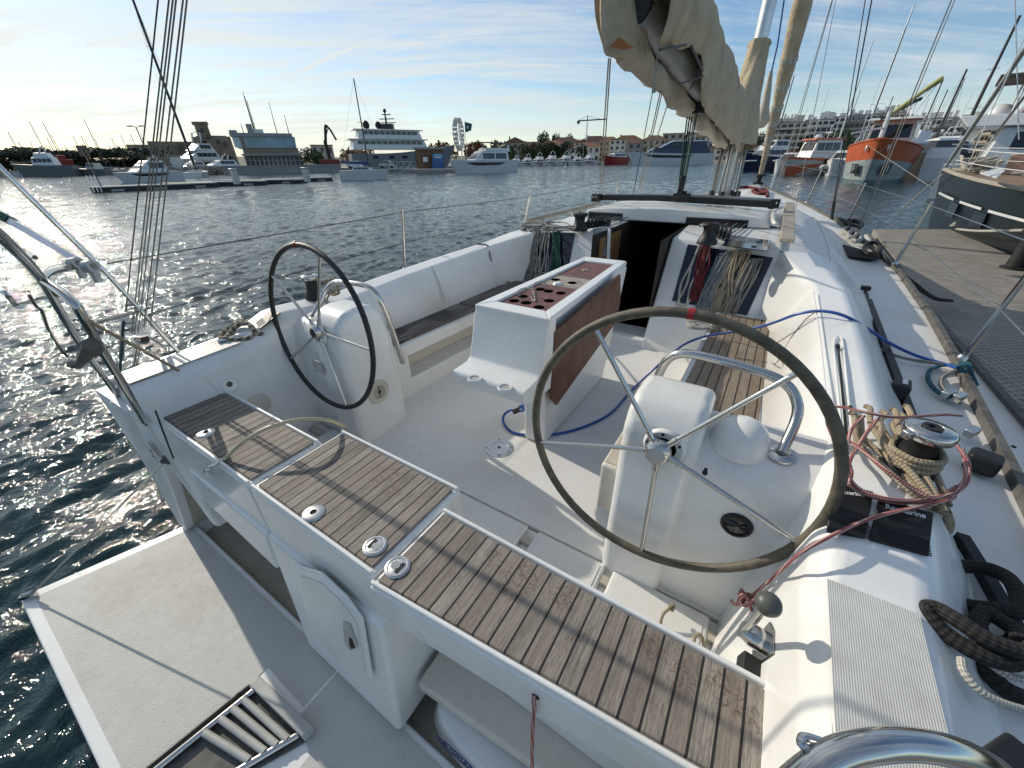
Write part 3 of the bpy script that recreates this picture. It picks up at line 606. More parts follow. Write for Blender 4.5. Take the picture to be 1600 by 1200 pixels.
def build_transom():
    # transom wings outside the seats (port one visible), recess behind the platform, platform
    for s in (-1, 1):
        mb = MB(); pl = [(1.50, .33, 1.345), (1.885, .33, 1.325), (1.87, .31, 1.0), (1.70, .27, .36), (1.60, .27, .36), (1.50, .31, .80), (1.485, .32, .98)]
        mb.prism(mirror(pl, s) if s > 0 else mirror(pl, s), (0, .06, 0)); wg = part('transom_wing', mb, 'gel2', YA, bevel=0.012)
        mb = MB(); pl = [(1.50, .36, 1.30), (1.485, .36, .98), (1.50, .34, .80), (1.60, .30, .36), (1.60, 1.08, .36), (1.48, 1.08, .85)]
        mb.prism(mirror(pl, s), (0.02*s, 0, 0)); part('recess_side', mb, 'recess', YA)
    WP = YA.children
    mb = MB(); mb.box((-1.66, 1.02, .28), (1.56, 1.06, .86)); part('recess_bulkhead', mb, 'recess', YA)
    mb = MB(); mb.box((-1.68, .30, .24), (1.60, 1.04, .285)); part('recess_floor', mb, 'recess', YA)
    # bathing platform, folded down
    x0, x1, y0, y1 = -1.76, 1.66, -0.42, 0.335
    mb = MB(); mb.prism([(-1.755, y1, .30), (-1.985, y0+.02, .30), (-1.975, y0, .30), (1.86, y0, .30), (1.66, y1, .30)], (0, 0, .05))
    pf = part('bathing_platform', mb, 'gel', YA, bevel=0.012)
    mb = MB(); mb.prism([(-1.70, y1-.03, .350), (-1.91, y0+.05, .350), (-0.475, y0+.05, .350), (-0.475, .13, .350), (-0.19, .13, .350), (-0.19, y1-.03, .350)], (0, 0, .003)); part('platform_pad', mb, 'skid', pf)
    mb = MB(); mb.prism([(-0.175, y1-.03, .350), (-0.175, .10, .350), (-0.02, .05, .350), (-0.02, y0+.05, .350), (1.78, y0+.05, .350), (1.60, y1-.03, .350)], (0, 0, .003)); part('platform_pad', mb, 'skid', pf)
    # swim ladder tray
    def G(px, py, z=.35): return Pz(px, py, z)
    a, b, c, d = G(395, 1078), G(478, 1160), G(300, 1260), G(205, 1235)
    fl = MB(); fl.prism([a+Vector((0, 0, .004)), b+Vector((0, 0, .004)), c+Vector((0, 0, .004)), d+Vector((0, 0, .004))], (0, 0, .003)); lad = part('swim_ladder', fl, 'rubber', YA)
    def along(p, q, t): return p+(q-p)*t
    up = Vector((0, 0, .022))
    mb = MB(); mb.tube([along(a, b, .06)+up, along(d, c, .06)+up], .014, 10); part('ladder_rail', mb, 'steel', lad)
    mb = MB(); mb.tube([along(a, b, .90)+up, along(d, c, .90)+up], .014, 10); part('ladder_rail', mb, 'steel', lad)
    for t in (.10, .20, .31, .45):
        mb = MB(); p = along(a, d, t)+(b-a)*.08; q = along(b, c, t)-(b-a)*.10; mb.tube([p+up*1.3, q+up*1.3], .014, 10); part('ladder_rung', mb, 'greygrill', lad)
    mb = MB(); e = (b-a).normalized(); nn = Vector((0, 0, 1)); w2 = (a-d).normalized()
    mb.obox((a+b)/2+w2*.022+nn*.03, e*(b-a).length*.5, w2*.022, nn*.026); part('tray_end', mb, 'greygrill', lad, bevel=.005)
    mb = MB(); mb.tube([along(a, d, .0)-e*.012+nn*.02, d-e*.012+nn*.02], .012, 8); part('tray_edge', mb, 'black', lad)
    # platform lifting wire at the port corner
    q0 = G(45, 932, .362); q1 = Py(261, 718, .318)
    mb = MB(); mb.tube([q0, q1], .0045, 8); wr = part('platform_wire', mb, 'wire', YA)
    mb = MB(); dd = (q1-q0).normalized(); hd = Vector((dd.x, dd.y, 0)).normalized(); mb.obox(q0+Vector((0, 0, .004)), hd*.034, Vector((-hd.y, hd.x, 0))*.012, Vector((0, 0, .012))); mb.tube([q0+dd*.02, q0+dd*.09], .009, 8); mb.tube([q0-hd*.02+Vector((0, 0, .02)), q0+hd*.03+Vector((0, 0, .03))], .010, 8); part('wire_toggle', mb, 'steel', wr)
    mb = MB(); mb.lathe([(0, .012), (.022, .012), (.026, .008), (.03, 0)], q1, (0, -1, 0), n=16); mb.ball(q1+Vector((0, -.015, 0)), .014); part('wire_eye', mb, 'rubber', wr)
    # vent grille on the port wing
    g = Py(239, 708, .315)
    mb = MB()
    for i in range(7):
        zz = .033-.011*i; hw = math.sqrt(max(.0001, .04**2-zz**2)); mb.box((g.x-hw, g.y-.0035, g.z+zz-.003), (g.x+hw, g.y+.001, g.z+zz+.003))
    v = part('vent_grille', mb, 'greygrill', YA)
    mb = MB(); mb.lathe([(.045, 0), (.045, .004), (.058, .003), (.06, 0)], g, (0, -1, 0), n=28, ring=True); part('vent_frame', mb, 'gel2', v)
    mb = MB()
    for a_ in (.8, 2.3, 3.9, 5.4):
        mb = MB(); mb.cyl(g+Vector((.056*math.cos(a_), -.003, .056*math.sin(a_))), g+Vector((.056*math.cos(a_), -.006, .056*math.sin(a_))), .004, n=8); part('vent_screw', mb, 'black', v)
build_transom()
def build_raft():
    # moulded shelf over the life raft, the raft canister with its printed name
    mb = MB(); mb.prism([(.262, .405, .585), (.262, .60, .60), (1.45, .66, .60), (1.45, .49, .585)], (0, 0, -.06)); part('raft_shelf', mb, 'cream', YA, bevel=.014)
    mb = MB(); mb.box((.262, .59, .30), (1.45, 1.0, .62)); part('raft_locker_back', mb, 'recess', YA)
    cx, cy, cz = .78, .50, .42
    secs = []
    T = thing('life_raft_canister', 'white moulded life raft canister with blue oval print under the long stern seat', 'life raft', (cx, cy, .29))
    def shell(z0, z1, r0, r1, n=40):
        mb = MB(); S = []
        for k, (z, r) in enumerate(((z0, r0*.93), (z0+.02, r0), (z1-.02, r1), (z1, r1*.93))):
            S.append([(cx+(.46*r)*math.copysign(abs(math.cos(t))**.55, math.cos(t)), cy+(.155*r)*math.copysign(abs(math.sin(t))**.55, math.sin(t)), z) for t in [2*PI*i/n for i in range(n)]])
        mb.loft(S, closed=True); return mb
    part('lower_shell', shell(.29, .395, .92, 1.0), 'white', T, smooth=60); part('upper_shell', shell(.40, .515, 1.0, .96), 'white', T, smooth=60)
    mb = MB(); mb.loft([[(cx+.47*math.copysign(abs(math.cos(t))**.55, math.cos(t)), cy+.163*math.copysign(abs(math.sin(t))**.55, math.sin(t)), z) for t in [2*PI*i/40 for i in range(40)]] for z in (.388, .408)], closed=True); part('seam_band', mb, 'greygrill', T)
    # print: ring and lettering on the aft face
    yf = cy-.1565; zc = .462
    fx = .50
    mb = MB(); mb.tube([(fx+.095*math.cos(t), yf, zc+.034*math.sin(t)) for t in [2*PI*i/40 for i in range(40)]], .0018, 6, closed=True); part('oval_mark', mb, 'ink', T)
    part('printed_name', text_mb('Arimar', .052, (fx, yf, zc), (1, 0, 0), (0, 0, 1), shear=.35), 'ink', T)
build_raft()
def build_console(s):
    def mx(x): return x if s > 0 else 2*XC-x
    def pr(poly, x0, x1):
        mb = MB(); mb.prism([(mx(x0), y, z) for y, z in poly], (mx(x1)-mx(x0), 0, 0)); return mb
    body = part('helm_console', pr([(1.135,.62),(1.15,1.40),(1.17,1.50),(1.23,1.56),(1.44,1.575),(1.50,1.50),(1.50,.62)], .76, 1.38), 'gel', YA, bevel=.03, seg=4)
    part('helm_pedestal', pr([(1.10,.62),(1.10,1.60),(1.14,1.67),(1.22,1.71),(1.36,1.705),(1.43,1.64),(1.46,1.5),(1.46,.62)], .735, .985), 'gel', body, bevel=.055, seg=5)
    # grab rail arching over the console
    A_ = [(.80,1.42,1.30),(.80,1.42,1.52),(.805,1.41,1.70),(.84,1.39,1.775),(.90,1.38,1.79),(1.10,1.34,1.775),(1.16,1.33,1.755),(1.205,1.31,1.70),(1.215,1.29,1.645),(1.205,1.22,1.60)]
    A_ = [(.755,1.53,1.25),(.755,1.49,1.50),(.765,1.46,1.66),(.80,1.45,1.745),(.88,1.44,1.775),(1.08,1.435,1.765),(1.17,1.425,1.745),(1.215,1.40,1.70),(1.225,1.36,1.65),(1.21,1.275,1.575)]
    mb = MB(); mb.tube([(mx(x), y, z) for x, y, z in A_], .0165, 12, smooth=6); g = part('grab_rail', mb, 'steel', body)
    f = A_[-1]; mb = MB(); mb.lathe([(0,.006),(.018,.010),(.024,.006),(.042,.004),(.043,0)], (mx(f[0]), f[1], f[2]-.008), (0, -.12, 1), n=24); part('rail_foot', mb, 'steel', g)
    # wheel
    c = Vector((mx(.873), 1.060, 1.589 if s > 0 else 1.600)); n = Vector((0, -math.cos(math.radians(4.6)), math.sin(math.radians(4.6))))
    if s < 0: c = Vector((-.963, 1.09, 1.603))
    if s < 0: n = Vector((-0.02, -math.cos(math.radians(5)), math.sin(math.radians(5)))).normalized()
    ux = Vector((1, 0, 0)); ux = (ux-n*ux.dot(n)).normalized(); uy = n.cross(ux)*-1
    if uy.z < 0: uy = -uy
    R_ = .450
    mb = MB(); mb.tube([c+(ux*math.cos(2*PI*i/72)+uy*math.sin(2*PI*i/72))*R_ for i in range(72)], .0148 if s > 0 else .0135, 12, closed=True)
    wl = part('steering_wheel', mb, 'wheel_l' if s > 0 else 'wheel_d', YA, 'starboard wheel in worn olive leather' if s > 0 else 'port wheel in black leather')
    top = math.radians(90 if s > 0 else 97)
    mb = MB(); mb.tube([c+(ux*math.cos(top+d)+uy*math.sin(top+d))*R_ for d in (-.020, -.008, .008, .020)], .0165, 12); part('king_spoke_mark', mb, 'red', wl)
    if s < 0:
        mb = MB(); mb.tube([c+(ux*math.cos(top+d)+uy*math.sin(top+d))*(R_+.016) for d in (-.01, .01)], .004, 6); part('marker_knot', mb, 'red', wl)
    angs = ([125, 180, 264, 321, 37] if s > 0 else [90+8, 142, 214, 281, 345])
    if s > 0:
        tg = [(930, 512), (838, 690), (1003, 856), (1243, 845), (1242, 585)]
    else:
        tg = [(499, 405), (425, 430), (455, 560), (541, 634), (583, 548)]
    angs = []
    for (x, y) in tg:
        d = ray(x, y); p = CAM+d*((c-CAM).dot(n)/d.dot(n))-c; angs.append(math.atan2(p.dot(uy), p.dot(ux)))
    for a in angs:
        e = ux*math.cos(a)+uy*math.sin(a); mb = MB(); mb.tube([c+e*.03-n*.004, c+e*(R_-.012)], .0078, 10); mb.tube([c+e*.03-n*.004, c+e*.075-n*.002], .0105, 10); part('spoke', mb, 'steel', wl)
    mb = MB(); mb.lathe([(.012,-.085),(.028,-.085),(.030,-.05),(.030,-.012),(.040,-.008),(.042,.014),(.036,.028),(.028,.034),(.0275,.034)], c, n, n=28); h = part('hub', mb, 'steel', wl)
    mb = MB(); mb.lathe([(0,.037),(.02,.037),(.026,.034)], c, n, n=24); part('hub_cap', mb, 'greygrill' if s > 0 else 'black', wl)
    # white flange and black bore on the pedestal
    q = c-n*.0
    fy = 1.097
    fc = Vector((c.x+.01*s, fy, 1.585)); mb = MB(); mb.lathe([(.040,0),(.040,.012),(.060,.012),(.066,.006),(.068,0)], fc, (0, -1, 0.02), n=28, ring=True); fl = part('hub_flange', mb, 'gel', body)
    mb = MB(); mb.lathe([(0,.006),(.041,.006)], fc, (0, -1, 0), n=20); part('flange_bore', mb, 'void', fl)
    for k in range(5):
        a = k*2*PI/5+.5; mb = MB(); mb.cyl(fc+Vector((.053*math.cos(a), -.010, .053*math.sin(a))), fc+Vector((.053*math.cos(a), -.0145, .053*math.sin(a))), .005, n=8); part('flange_screw', mb, 'black', fl)
    return body, mx
def build_helm():
    for s in (1, -1):
        body, mx = build_console(s)
        if s > 0:
            # compass dome, small black knob, gauge, canvas pocket
            p = Vector((1.09, 1.285, 1.562))
            mb = MB(); mb.lathe([(.094,-.01),(.094,.006),(.088,.012),(.084,.035),(.070,.062),(.045,.082),(.02,.090),(0,.092)], p, (0, -.12, 1), n=36); part('compass_dome', mb, 'gel', body)
            mb = MB(); k = Py(1103, 733, 1.142); mb.cyl(k, k+Vector((0, -.02, 0)), .006, n=10); mb.ball(k+Vector((0, -.02, 0)), .009, 10); part('key_switch', mb, 'black', body)
            k = Py(1151, 820, 1.148)
            mb = MB(); mb.lathe([(.036,.0),(.036,.012),(.044,.012),(.049,.004),(.049,0)], k, (0, -1, .01), n=36, ring=True); g = part('gauge', mb, 'black', body)
            mb = MB(); mb.lathe([(0,.004),(.036,.004)], k, (0, -1, .01), n=28); part('gauge_face', mb, 'rubber', g)
            mb = MB(); mb.lathe([(0,.010),(.03,.009),(.036,.007)], k, (0, -1, .01), n=28); part('gauge_glass', mb, 'glass', g)
            mb = MB(); a = Px(975, 690, .73); mb.box((.665, 1.16, 1.12), (.735, 1.50, 1.36)); pk = part('pocket', mb, 'cream', body, bevel=.015)
            mb = MB(); mb.box((.676, 1.18, 1.355), (.725, 1.48, 1.364)); part('pocket_mouth', mb, 'recess', pk)
        else:
            k = Py(500, 574, 1.094); mb = MB(); mb.obox(Py(497, 573, 1.088), (.045, 0, 0), (0, .004, 0), (0, 0, .042)); part('data_plate', mb, 'greygrill', body, bevel=.002, seg=1)
            mb = MB(); mb.lathe([(.045,0),(.045,.006),(.075,.006),(.08,0)], Px(592, 612, -.824), (1, 0, .0), n=36, ring=True); sp = part('loudspeaker', mb, 'cream', body)
            c0 = Px(592, 612, -.826)
            mb = MB(); mb.lathe([(0,.004),(.02,.006),(.046,.003)], c0, (1, 0, 0), n=28); part('speaker_cone', mb, 'recess', sp)
            mb = MB()
            for dz in (-.03, .03): mb.obox(c0+Vector((.007, 0, dz*.8)), (.001, 0, 0), (0, .002, 0), (0, 0, .017))
            mb.lathe([(0,.008),(.012,.007)], c0, (1, 0, 0), n=12); part('speaker_slots', mb, 'black', sp)
build_helm()
def build_benches():
    # starboard bench
    mb = MB(); mb.box((.765, 1.60, .62), (1.25, 3.62, 1.262)); o = part('cockpit_bench', mb, 'gel', YA, 'sunlit starboard bench', bevel=.02)
    mb = MB(); mb.box((.80, 1.66, 1.255), (1.185, 3.55, 1.276)); part('teak_slats', mb, 'teakS', o, bevel=.004, seg=2)
    # port bench: seat slopes with the hull
    q = [(-.93, 1.62), (-.93, 3.70), (-1.36, 3.70), (-1.36, 1.62)]
    def fx(y): return -1.035+(y-1.6)*.05
    def slab(y0, y1, z0, z1, dx0, dx1):
        mb = MB(); mb.prism([(fx(y0)+dx0, y0, z0), (fx(y1)+dx0, y1, z0), (fx(y1)+dx1, y1, z0), (fx(y0)+dx1, y0, z0)], (0, 0, z1-z0)); return mb
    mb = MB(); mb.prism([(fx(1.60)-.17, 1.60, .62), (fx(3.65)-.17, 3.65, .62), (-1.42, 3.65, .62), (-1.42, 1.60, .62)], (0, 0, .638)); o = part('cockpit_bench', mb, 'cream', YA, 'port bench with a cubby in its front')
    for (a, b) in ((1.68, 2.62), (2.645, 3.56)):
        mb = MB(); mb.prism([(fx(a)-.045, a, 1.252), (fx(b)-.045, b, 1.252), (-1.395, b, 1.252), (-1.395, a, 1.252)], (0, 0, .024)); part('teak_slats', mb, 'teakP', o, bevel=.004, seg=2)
    part('bench_front', slab(1.60, 3.65, .62, .985, -.17, .006), 'gel2', o, bevel=.012); part('bench_front', slab(1.60, 3.65, 1.165, 1.2585, -.169, .006), 'gel2', o, bevel=.014)
    part('bench_end', slab(1.602, 1.74, .98, 1.17, -.168, .0045), 'gel2', o, bevel=.01)
build_benches()
def build_table():
    T = thing('cockpit_table', 'white cockpit table with maroon drinks board and brown folded leaf', 'table', (-.045, 2.3, .85))
    x0, x1 = -.255, .165
    prof = [(1.68, .85), (1.62, 1.36), (1.40, 1.355), (1.385, 1.385), (1.40, 1.405), (1.53, 1.41), (1.575, 1.44), (1.635, 1.70), (1.66, 1.722), (3.02, 1.722), (3.06, 1.70), (3.04, 1.64), (2.80, 1.60), (2.80, .85)]
    mb = MB()
    def sec(dx0, dx1): return [(None)]
    mb.prism([(x0, y, z) for y, z in [(1.70, 1.33), (1.66, 1.38), (1.66, 1.70), (3.0, 1.70), (2.88, 1.33)]], (x1-x0-.03, 0, 0)); part('table_body', mb, 'gel', T, bevel=.02)
    mb = MB(); mb.prism([(-.01, y, z) for y, z in [(1.70, .85), (1.69, 1.34), (2.88, 1.34), (2.72, .85)]], (.145, 0, 0)); part('pedestal', mb, 'gel', T, bevel=.02)
    # aft face and ledge with two cup holders
    mb = MB(); mb.prism([(x0-.02, y, z) for y, z in [(1.665, 1.30), (1.475, 1.315), (1.385, 1.345), (1.375, 1.405), (1.39, 1.422), (1.505, 1.425), (1.535, 1.44), (1.605, 1.69), (1.62, 1.71), (1.70, 1.71)]], (x1-x0+.04, 0, 0)); lg = part('aft_face', mb, 'gel', T, bevel=.01)
    for (px, py) in ((742, 592), (789, 606)):
        c = Pz(px, py, 1.424)
        mb = MB(); mb.lathe([(.026, -.005), (.026, .006), (.034, .008), (.039, 0)], c, n=28, ring=True); r = part('cup_holder', mb, 'white', lg)
        mb = MB(); mb.lathe([(0, .0015), (.028, .0015)], c, n=24); part('cup_well', mb, 'greygrill', r)
    # top rim as a frame and the boards inside it
    xi0, xi1, yi0, yi1 = x0+.055, x1-.055, 1.715, 2.90
    def top(y): return (x0 + .01*(y-1.6), x1 - .055*(y-1.6)) 
    mb = MB()
    for poly in ([(x0-.02,1.61),(x1+.02,1.61),(xi1,yi0),(xi0,yi0)], [(x1+.02,1.61),(x1-.05,3.03),(xi1-.05,yi1),(xi1,yi0)], [(x1-.05,3.03),(x0+.02,3.03),(xi0+.02,yi1),(xi1-.05,yi1)], [(x0+.02,3.03),(x0-.02,1.61),(xi0,yi0),(xi0+.02,yi1)]):
        mb.prism([(x, y, 1.69) for x, y in poly], (0, 0, .036))
    part('top_rim', mb, 'gel', T, bevel=.008, seg=3)
    bd = []
    for (a, b, m_, nm) in ((yi0, 2.19, 'maroon', 'drinks_board'), (2.195, 2.44, 'greyboard', 'bare_board'), (2.445, yi1, 'maroon', 'drinks_board')):
        f = lambda y, k: (xi0+.02*(y-yi0)/1.185) if k == 0 else (xi1-.05*(y-yi0)/1.185)
        mb = MB(); mb.prism([(f(a,0), a, 1.700), (f(a,1), a, 1.700), (f(b,1), b, 1.700), (f(b,0), b, 1.700)], (0, 0, .012)); bd.append(part(nm, mb, m_, T))
    for (px, py, k) in ((803, 470, 0), (822, 473, 0), (842, 480, 0), (817, 463, 0), (858, 470, 0), (857, 455, 0), (876, 458, 0), (844, 452, 0), (868, 437, 1), (894, 442, 1)):
        c = Pz(px, py, 1.7125); mb = MB(); mb.lathe([(0, .0012), (.030, .0012)], c, n=22); part('glass_hole', mb, 'void', bd[k])
    c = Pz(871, 444, 1.713); mb = MB(); mb.lathe([(0, .012), (.022, .012), (.026, .008), (.032, 0)], c, n=20); part('socket_cap', mb, 'white', bd[1])
    c = Pz(914, 422, 1.713); mb = MB(); mb.lathe([(.009, .003), (.022, .003), (.024, 0)], c, n=18, ring=False); part('socket_plate', mb, 'greyboard', bd[2])
    c = Pz(914, 422, 1.7165); mb = MB(); mb.lathe([(0, .001), (.009, .001)], c, n=14); part('socket_hole', mb, 'blackm', bd[2])
    # folded leaf on the starboard side
    lf = [(862, 518), (966, 428), (966, 470), (958, 505), (866, 632), (857, 622)]
    pts = [Px(x, y, .172) for x, y in lf]
    mb = MB(); mb.prism(pts, (.018, 0, 0)); part('folded_leaf', mb, 'brown', T, bevel=.004)
    mb = MB(); mb.tube([Pz(813, 463, 1.72), Pz(808, 456, 1.745), Pz(820, 450, 1.755), Pz(835, 454, 1.75), Pz(838, 459, 1.73), Pz(830, 463, 1.72), Pz(832, 468, 1.716), Pz(836, 470, 1.72), Pz(834, 460, 1.722), Pz(832, 449, 1.73), Pz(838, 441, 1.75), Pz(851, 442, 1.745), Pz(853, 447, 1.725), Pz(840, 448, 1.72)], .0035, 6, smooth=6)
    solo('loose_cord', mb, 'r_white', 'loose thin white cord curled on the drinks board of the table', 'cord')
build_table()
# ------------------------------------------------------------------ coachroof and companionway
def build_cabin():
    # blocks either side of the companionway, sloping aft faces
    bl = {}
    for nm, x0, x1 in (('port', -1.16, -0.43), ('stbd', 0.225, 1.10)):
        mb = MB(); mb.prism([(x0, y, z) for y, z in ((3.47,.62),(3.47,.86),(3.97,1.725),(4.01,1.765),(4.80,1.80),(4.80,.62))], (x1-x0, 0, 0))
        bl[nm] = part('companionway_block', mb, 'gel', YA, bevel=.02)
    # shoulders and roof
    PR = {4.0: [(-.3,1.765),(.62,1.765),(1.09,1.74),(1.28,1.715),(1.48,1.665),(1.80,1.41)],
          4.8: [(0,1.86),(.70,1.845),(1.14,1.80),(1.34,1.74),(1.53,1.66),(1.80,1.42)],
          6.0: [(0,1.88),(.75,1.86),(1.12,1.81),(1.32,1.74),(1.48,1.66),(1.70,1.44)],
          7.3: [(0,1.865),(.72,1.845),(1.02,1.79),(1.20,1.73),(1.34,1.66),(1.52,1.48)],
          8.6: [(0,1.83),(.58,1.81),(.82,1.76),(.96,1.71),(1.08,1.66),(1.22,1.53)],
          9.6: [(0,1.76),(.40,1.74),(.60,1.71),(.72,1.68),(.82,1.65),(.94,1.57)],
          10.2: [(0,1.66),(.3,1.66),(.45,1.65),(.55,1.64),(.62,1.62),(.70,1.59)]}
    secs = []
    for y in sorted(PR)[1:]:
        p = PR[y]; secs.append([(xc(y)-x, y, z) for x, z in p[::-1]]+[(xc(y)+x, y, z) for x, z in p[1:]])
    mb = MB(); mb.loft(secs, cap=False); part('coachroof', mb, 'skidw', YA, smooth=30, fixn=True)
    for s in (1, -1):
        a = [(XC+s*x, 4.0, z) for x, z in PR[4.0][1:]]; a[0] = (.24 if s > 0 else -.44, 4.0, 1.70)
        b = [(xc(4.8)+s*x, 4.8, z) for x, z in PR[4.8][1:]]; b[0] = (.24 if s > 0 else -.44, 4.8, 1.80)
        mb = MB(); mb.loft([[(p[0], 3.98, p[2]) for p in a], b], cap=False, flip=s < 0); part('roof_shoulder', mb, 'skidw', YA, smooth=30)
    # saloon: interior shade painted near black, seen through the companionway
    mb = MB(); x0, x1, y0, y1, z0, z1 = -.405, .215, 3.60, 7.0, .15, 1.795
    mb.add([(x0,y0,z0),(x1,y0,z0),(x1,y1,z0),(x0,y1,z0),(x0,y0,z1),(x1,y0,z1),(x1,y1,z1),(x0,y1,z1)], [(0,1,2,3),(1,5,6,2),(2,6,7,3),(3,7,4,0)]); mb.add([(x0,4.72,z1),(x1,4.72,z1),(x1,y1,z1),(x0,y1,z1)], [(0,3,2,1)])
    part('saloon_interior', mb, 'saloon_shade', YA)
    mb = MB(); mb.box((-.46, 3.46, .62), (.25, 3.56, .93)); part('bridge_deck', mb, 'gel2', YA, bevel=.015)
    mb = MB(); mb.box((-.402, 3.80, .80), (-.390, 4.40, 1.74)); part('joinery_panel', mb, 'wood', YA)
    for k in range(3):
        mb = MB(); mb.box((-.33, 3.75+.22*k, .72-.22*k), (.15, 3.95+.22*k, .75-.22*k)); part('companionway_step', mb, 'wood', YA)
    # plexiglass washboard clipped beside the opening
    def PF(px, py, off=0.0):
        d = ray(px, py); n = Vector((0, -(1.725-.86), (3.97-3.47))).normalized(); p0 = Vector((0, 3.47, .86))+n*off
        return CAM+d*((p0-CAM).dot(n)/d.dot(n))
    n = Vector((0, -(1.725-.86), .5)).normalized()
    mb = MB(); mb.prism([PF(x, y, .004) for x, y in ((927,358),(949,354),(947,400),(925,408))], n*.012); w_ = part('washboard_panel', mb, 'grayplex', bl['port'])
    mb = MB(); mb.prism([PF(x, y, .002) for x, y in ((951,357),(955,360),(953,407),(949,405))], n*.03); part('washboard_slide', mb, 'gel', bl['port'])
    # dark windows let into the block faces
    for nm, q in (('port', ((818,363),(899,364),(886,430),(806,428))), ('stbd', ((1075,382),(1208,403),(1167,493),(1050,470)))):
        mb = MB(); mb.prism([PF(x, y, .0015) for x, y in q], n*.005); part('block_window', mb, 'navy', bl[nm])
    # sliding hatch garage with black plates painted in for the shade of the line slots
    mb = MB(); mb.prism([(XC+x, 4.70, z) for x, z in ((-.92,1.80),(-.88,1.895),(-.60,1.925),(0,1.945),(.64,1.925),(.96,1.895),(1.02,1.80))], (0, 1.15, 0)); g = part('hatch_garage', mb, 'gel', YA, bevel=.018)
    for a, b in ((-.86, -.45), (.24, .82)):
        mb = MB(); mb.box((XC+a, 4.688, 1.80), (XC+b, 4.702, 1.868)); part('line_slot_shade', mb, 'blackm', g)
    mb = MB(); mb.box((-.42, 4.05, 1.775), (.22, 4.72, 1.80)); part('sliding_hatch', mb, 'navy', YA, bevel=.006)
    bpy.data.objects.remove(bpy.data.objects['sliding_hatch'])
    # traveller
    mb = MB(); mb.prism([Vector((-1.06,5.32,1.94)), Vector((-.30,5.27,1.962)), Vector((.95,5.20,1.94)), Vector((.95,5.20,2.005)), Vector((-.30,5.27,2.027)), Vector((-1.06,5.32,2.005))], (0, .10, 0)); t = part('mainsheet_traveller', mb, 'black', YA, bevel=.008)
    for x in (-1.05, .94):
        mb = MB(); mb.obox((x, 5.28, 1.975), (.05, 0, 0), (0, .07, 0), (0, 0, .045)); e = part('end_fitting', mb, 'black', t, bevel=.012)
        for dx in (-.02, .02):
            mb = MB(); mb.cyl((x+dx, 5.215, 1.99), (x+dx, 5.205, 1.99), .011, n=10); part('sheave', mb, 'steel', e)
    for dy, dz in ((.13, .02), (.17, .035)):
        mb = MB(); mb.tube([(-1.0, 5.27+dy, 1.975+dz), (-.1, 5.24+dy, 1.995+dz), (.9, 5.18+dy, 1.975+dz)], .012, 8); part('traveller_rail', mb, 'alu', t)
    c = Py(1065, 308, 5.25); mb = MB(); mb.obox((c.x, 5.24, 2.035), (.09, 0, 0), (0, .06, 0), (0, 0, .022)); mb.obox((c.x, 5.24, 2.06), (.05, 0, 0), (0, .03, 0), (0, 0, .02)); part('traveller_car', mb, 'black', t, bevel=.01)
    # hand rails
    P = [Py(826, 345, 4.15), Py(860, 337, 4.6), Py(905, 326, 5.3), Py(938, 317, 6.0)]
    mb = MB(); mb.tube(P, .026, 10, smooth=4); h = part('hand_rail', mb, 'pole', YA)
    for q in (P[0].lerp(P[1], .6), P[2]):
        mb = MB(); mb.tube([q, q+Vector((.02, 0, -.09))], .018, 8); part('rail_post', mb, 'pole', h)
    # boarding plank lying on the starboard roof
    q = [Pz(1217, 378, 1.84), Pz(1240, 381, 1.84), Pz(1241, 321, 1.89), Pz(1226, 320, 1.89)]
    mb = MB(); mb.prism(q, (0, 0, .035)); solo('wooden_plank', mb, 'pole', 'weathered grey plank lying on the starboard side of the cabin roof', 'plank', bevel=.006)
    mb = MB(); mb.tube([Pz(1217,352,1.86), Pz(1209,347,1.90), Pz(1208,335,1.91), Pz(1214,326,1.93), Pz(1222,324,1.91)], .017, 8, smooth=5); part('granny_bar', mb, 'gel2', YA)
    # seam on the starboard roof edge + flush lid on the block top
    mb = MB(); mb.tube([Pz(1297,407,1.725), Pz(1293,385,1.735), Pz(1284,360,1.745), Pz(1272,338,1.76)], .004, 6, smooth=4); part('roof_seam', mb, 'greygrill', YA)
    q = [Pz(1128,384,1.779), Pz(1198,393,1.775), Pz(1206,377,1.779), Pz(1140,368,1.783)]
    mb = MB(); mb.prism(q, (0, 0, .006)); l = part('flush_lid', mb, 'navy', bl['stbd'])
    for x, y in ((1183, 378), (1178, 385)):
        c = Pz(x, y, 1.785); mb = MB(); mb.lathe([(0,.004),(.018,.004),(.02,0)], c, n=14); part('lid_catch', mb, 'black', l)
    return PF, n
PF, NF = build_cabin()
def winch(c, r, h, parent, chrome=True, name='winch'):
    c = Vector(c); mb = MB()
    mb.lathe([(r*1.0,0),(r*1.0,h*.10),(r*.92,h*.22),(r*.72,h*.34),(r*.60,h*.55),(r*.62,h*.72),(r*.74,h*.78),(r*.74,h*.80),(0,h*.80)], c, n=28); o = part(name, mb, 'black', parent, smooth=50)
    mb = MB(); mb.lathe([(r*.86,h*.80),(r*.90,h*.86),(r*.90,h*.93),(r*.80,h*.97),(r*.45,h*.985),(r*.40,h*.96),(0,h*.96)], c, n=32); part('winch_top', mb, 'steel' if chrome else 'black', o, smooth=50)
    mb = MB(); mb.lathe([(r*.16,h*.96),(r*.36,h*.975),(r*.34,h*1.0),(r*.17,h*1.0)], c, n=20, ring=True); part('winch_socket', mb, 'black', o)
    a = Vector((-.8, -.6, 0)).normalized(); b = Vector((-a.y, a.x, 0)); mb = MB(); mb.obox(c+a*r*.95+Vector((0, 0, h*.86)), a*r*.22, b*r*.18, Vector((0, 0, h*.07))); part('feeder_arm', mb, 'steel', o, bevel=.005)
    return o
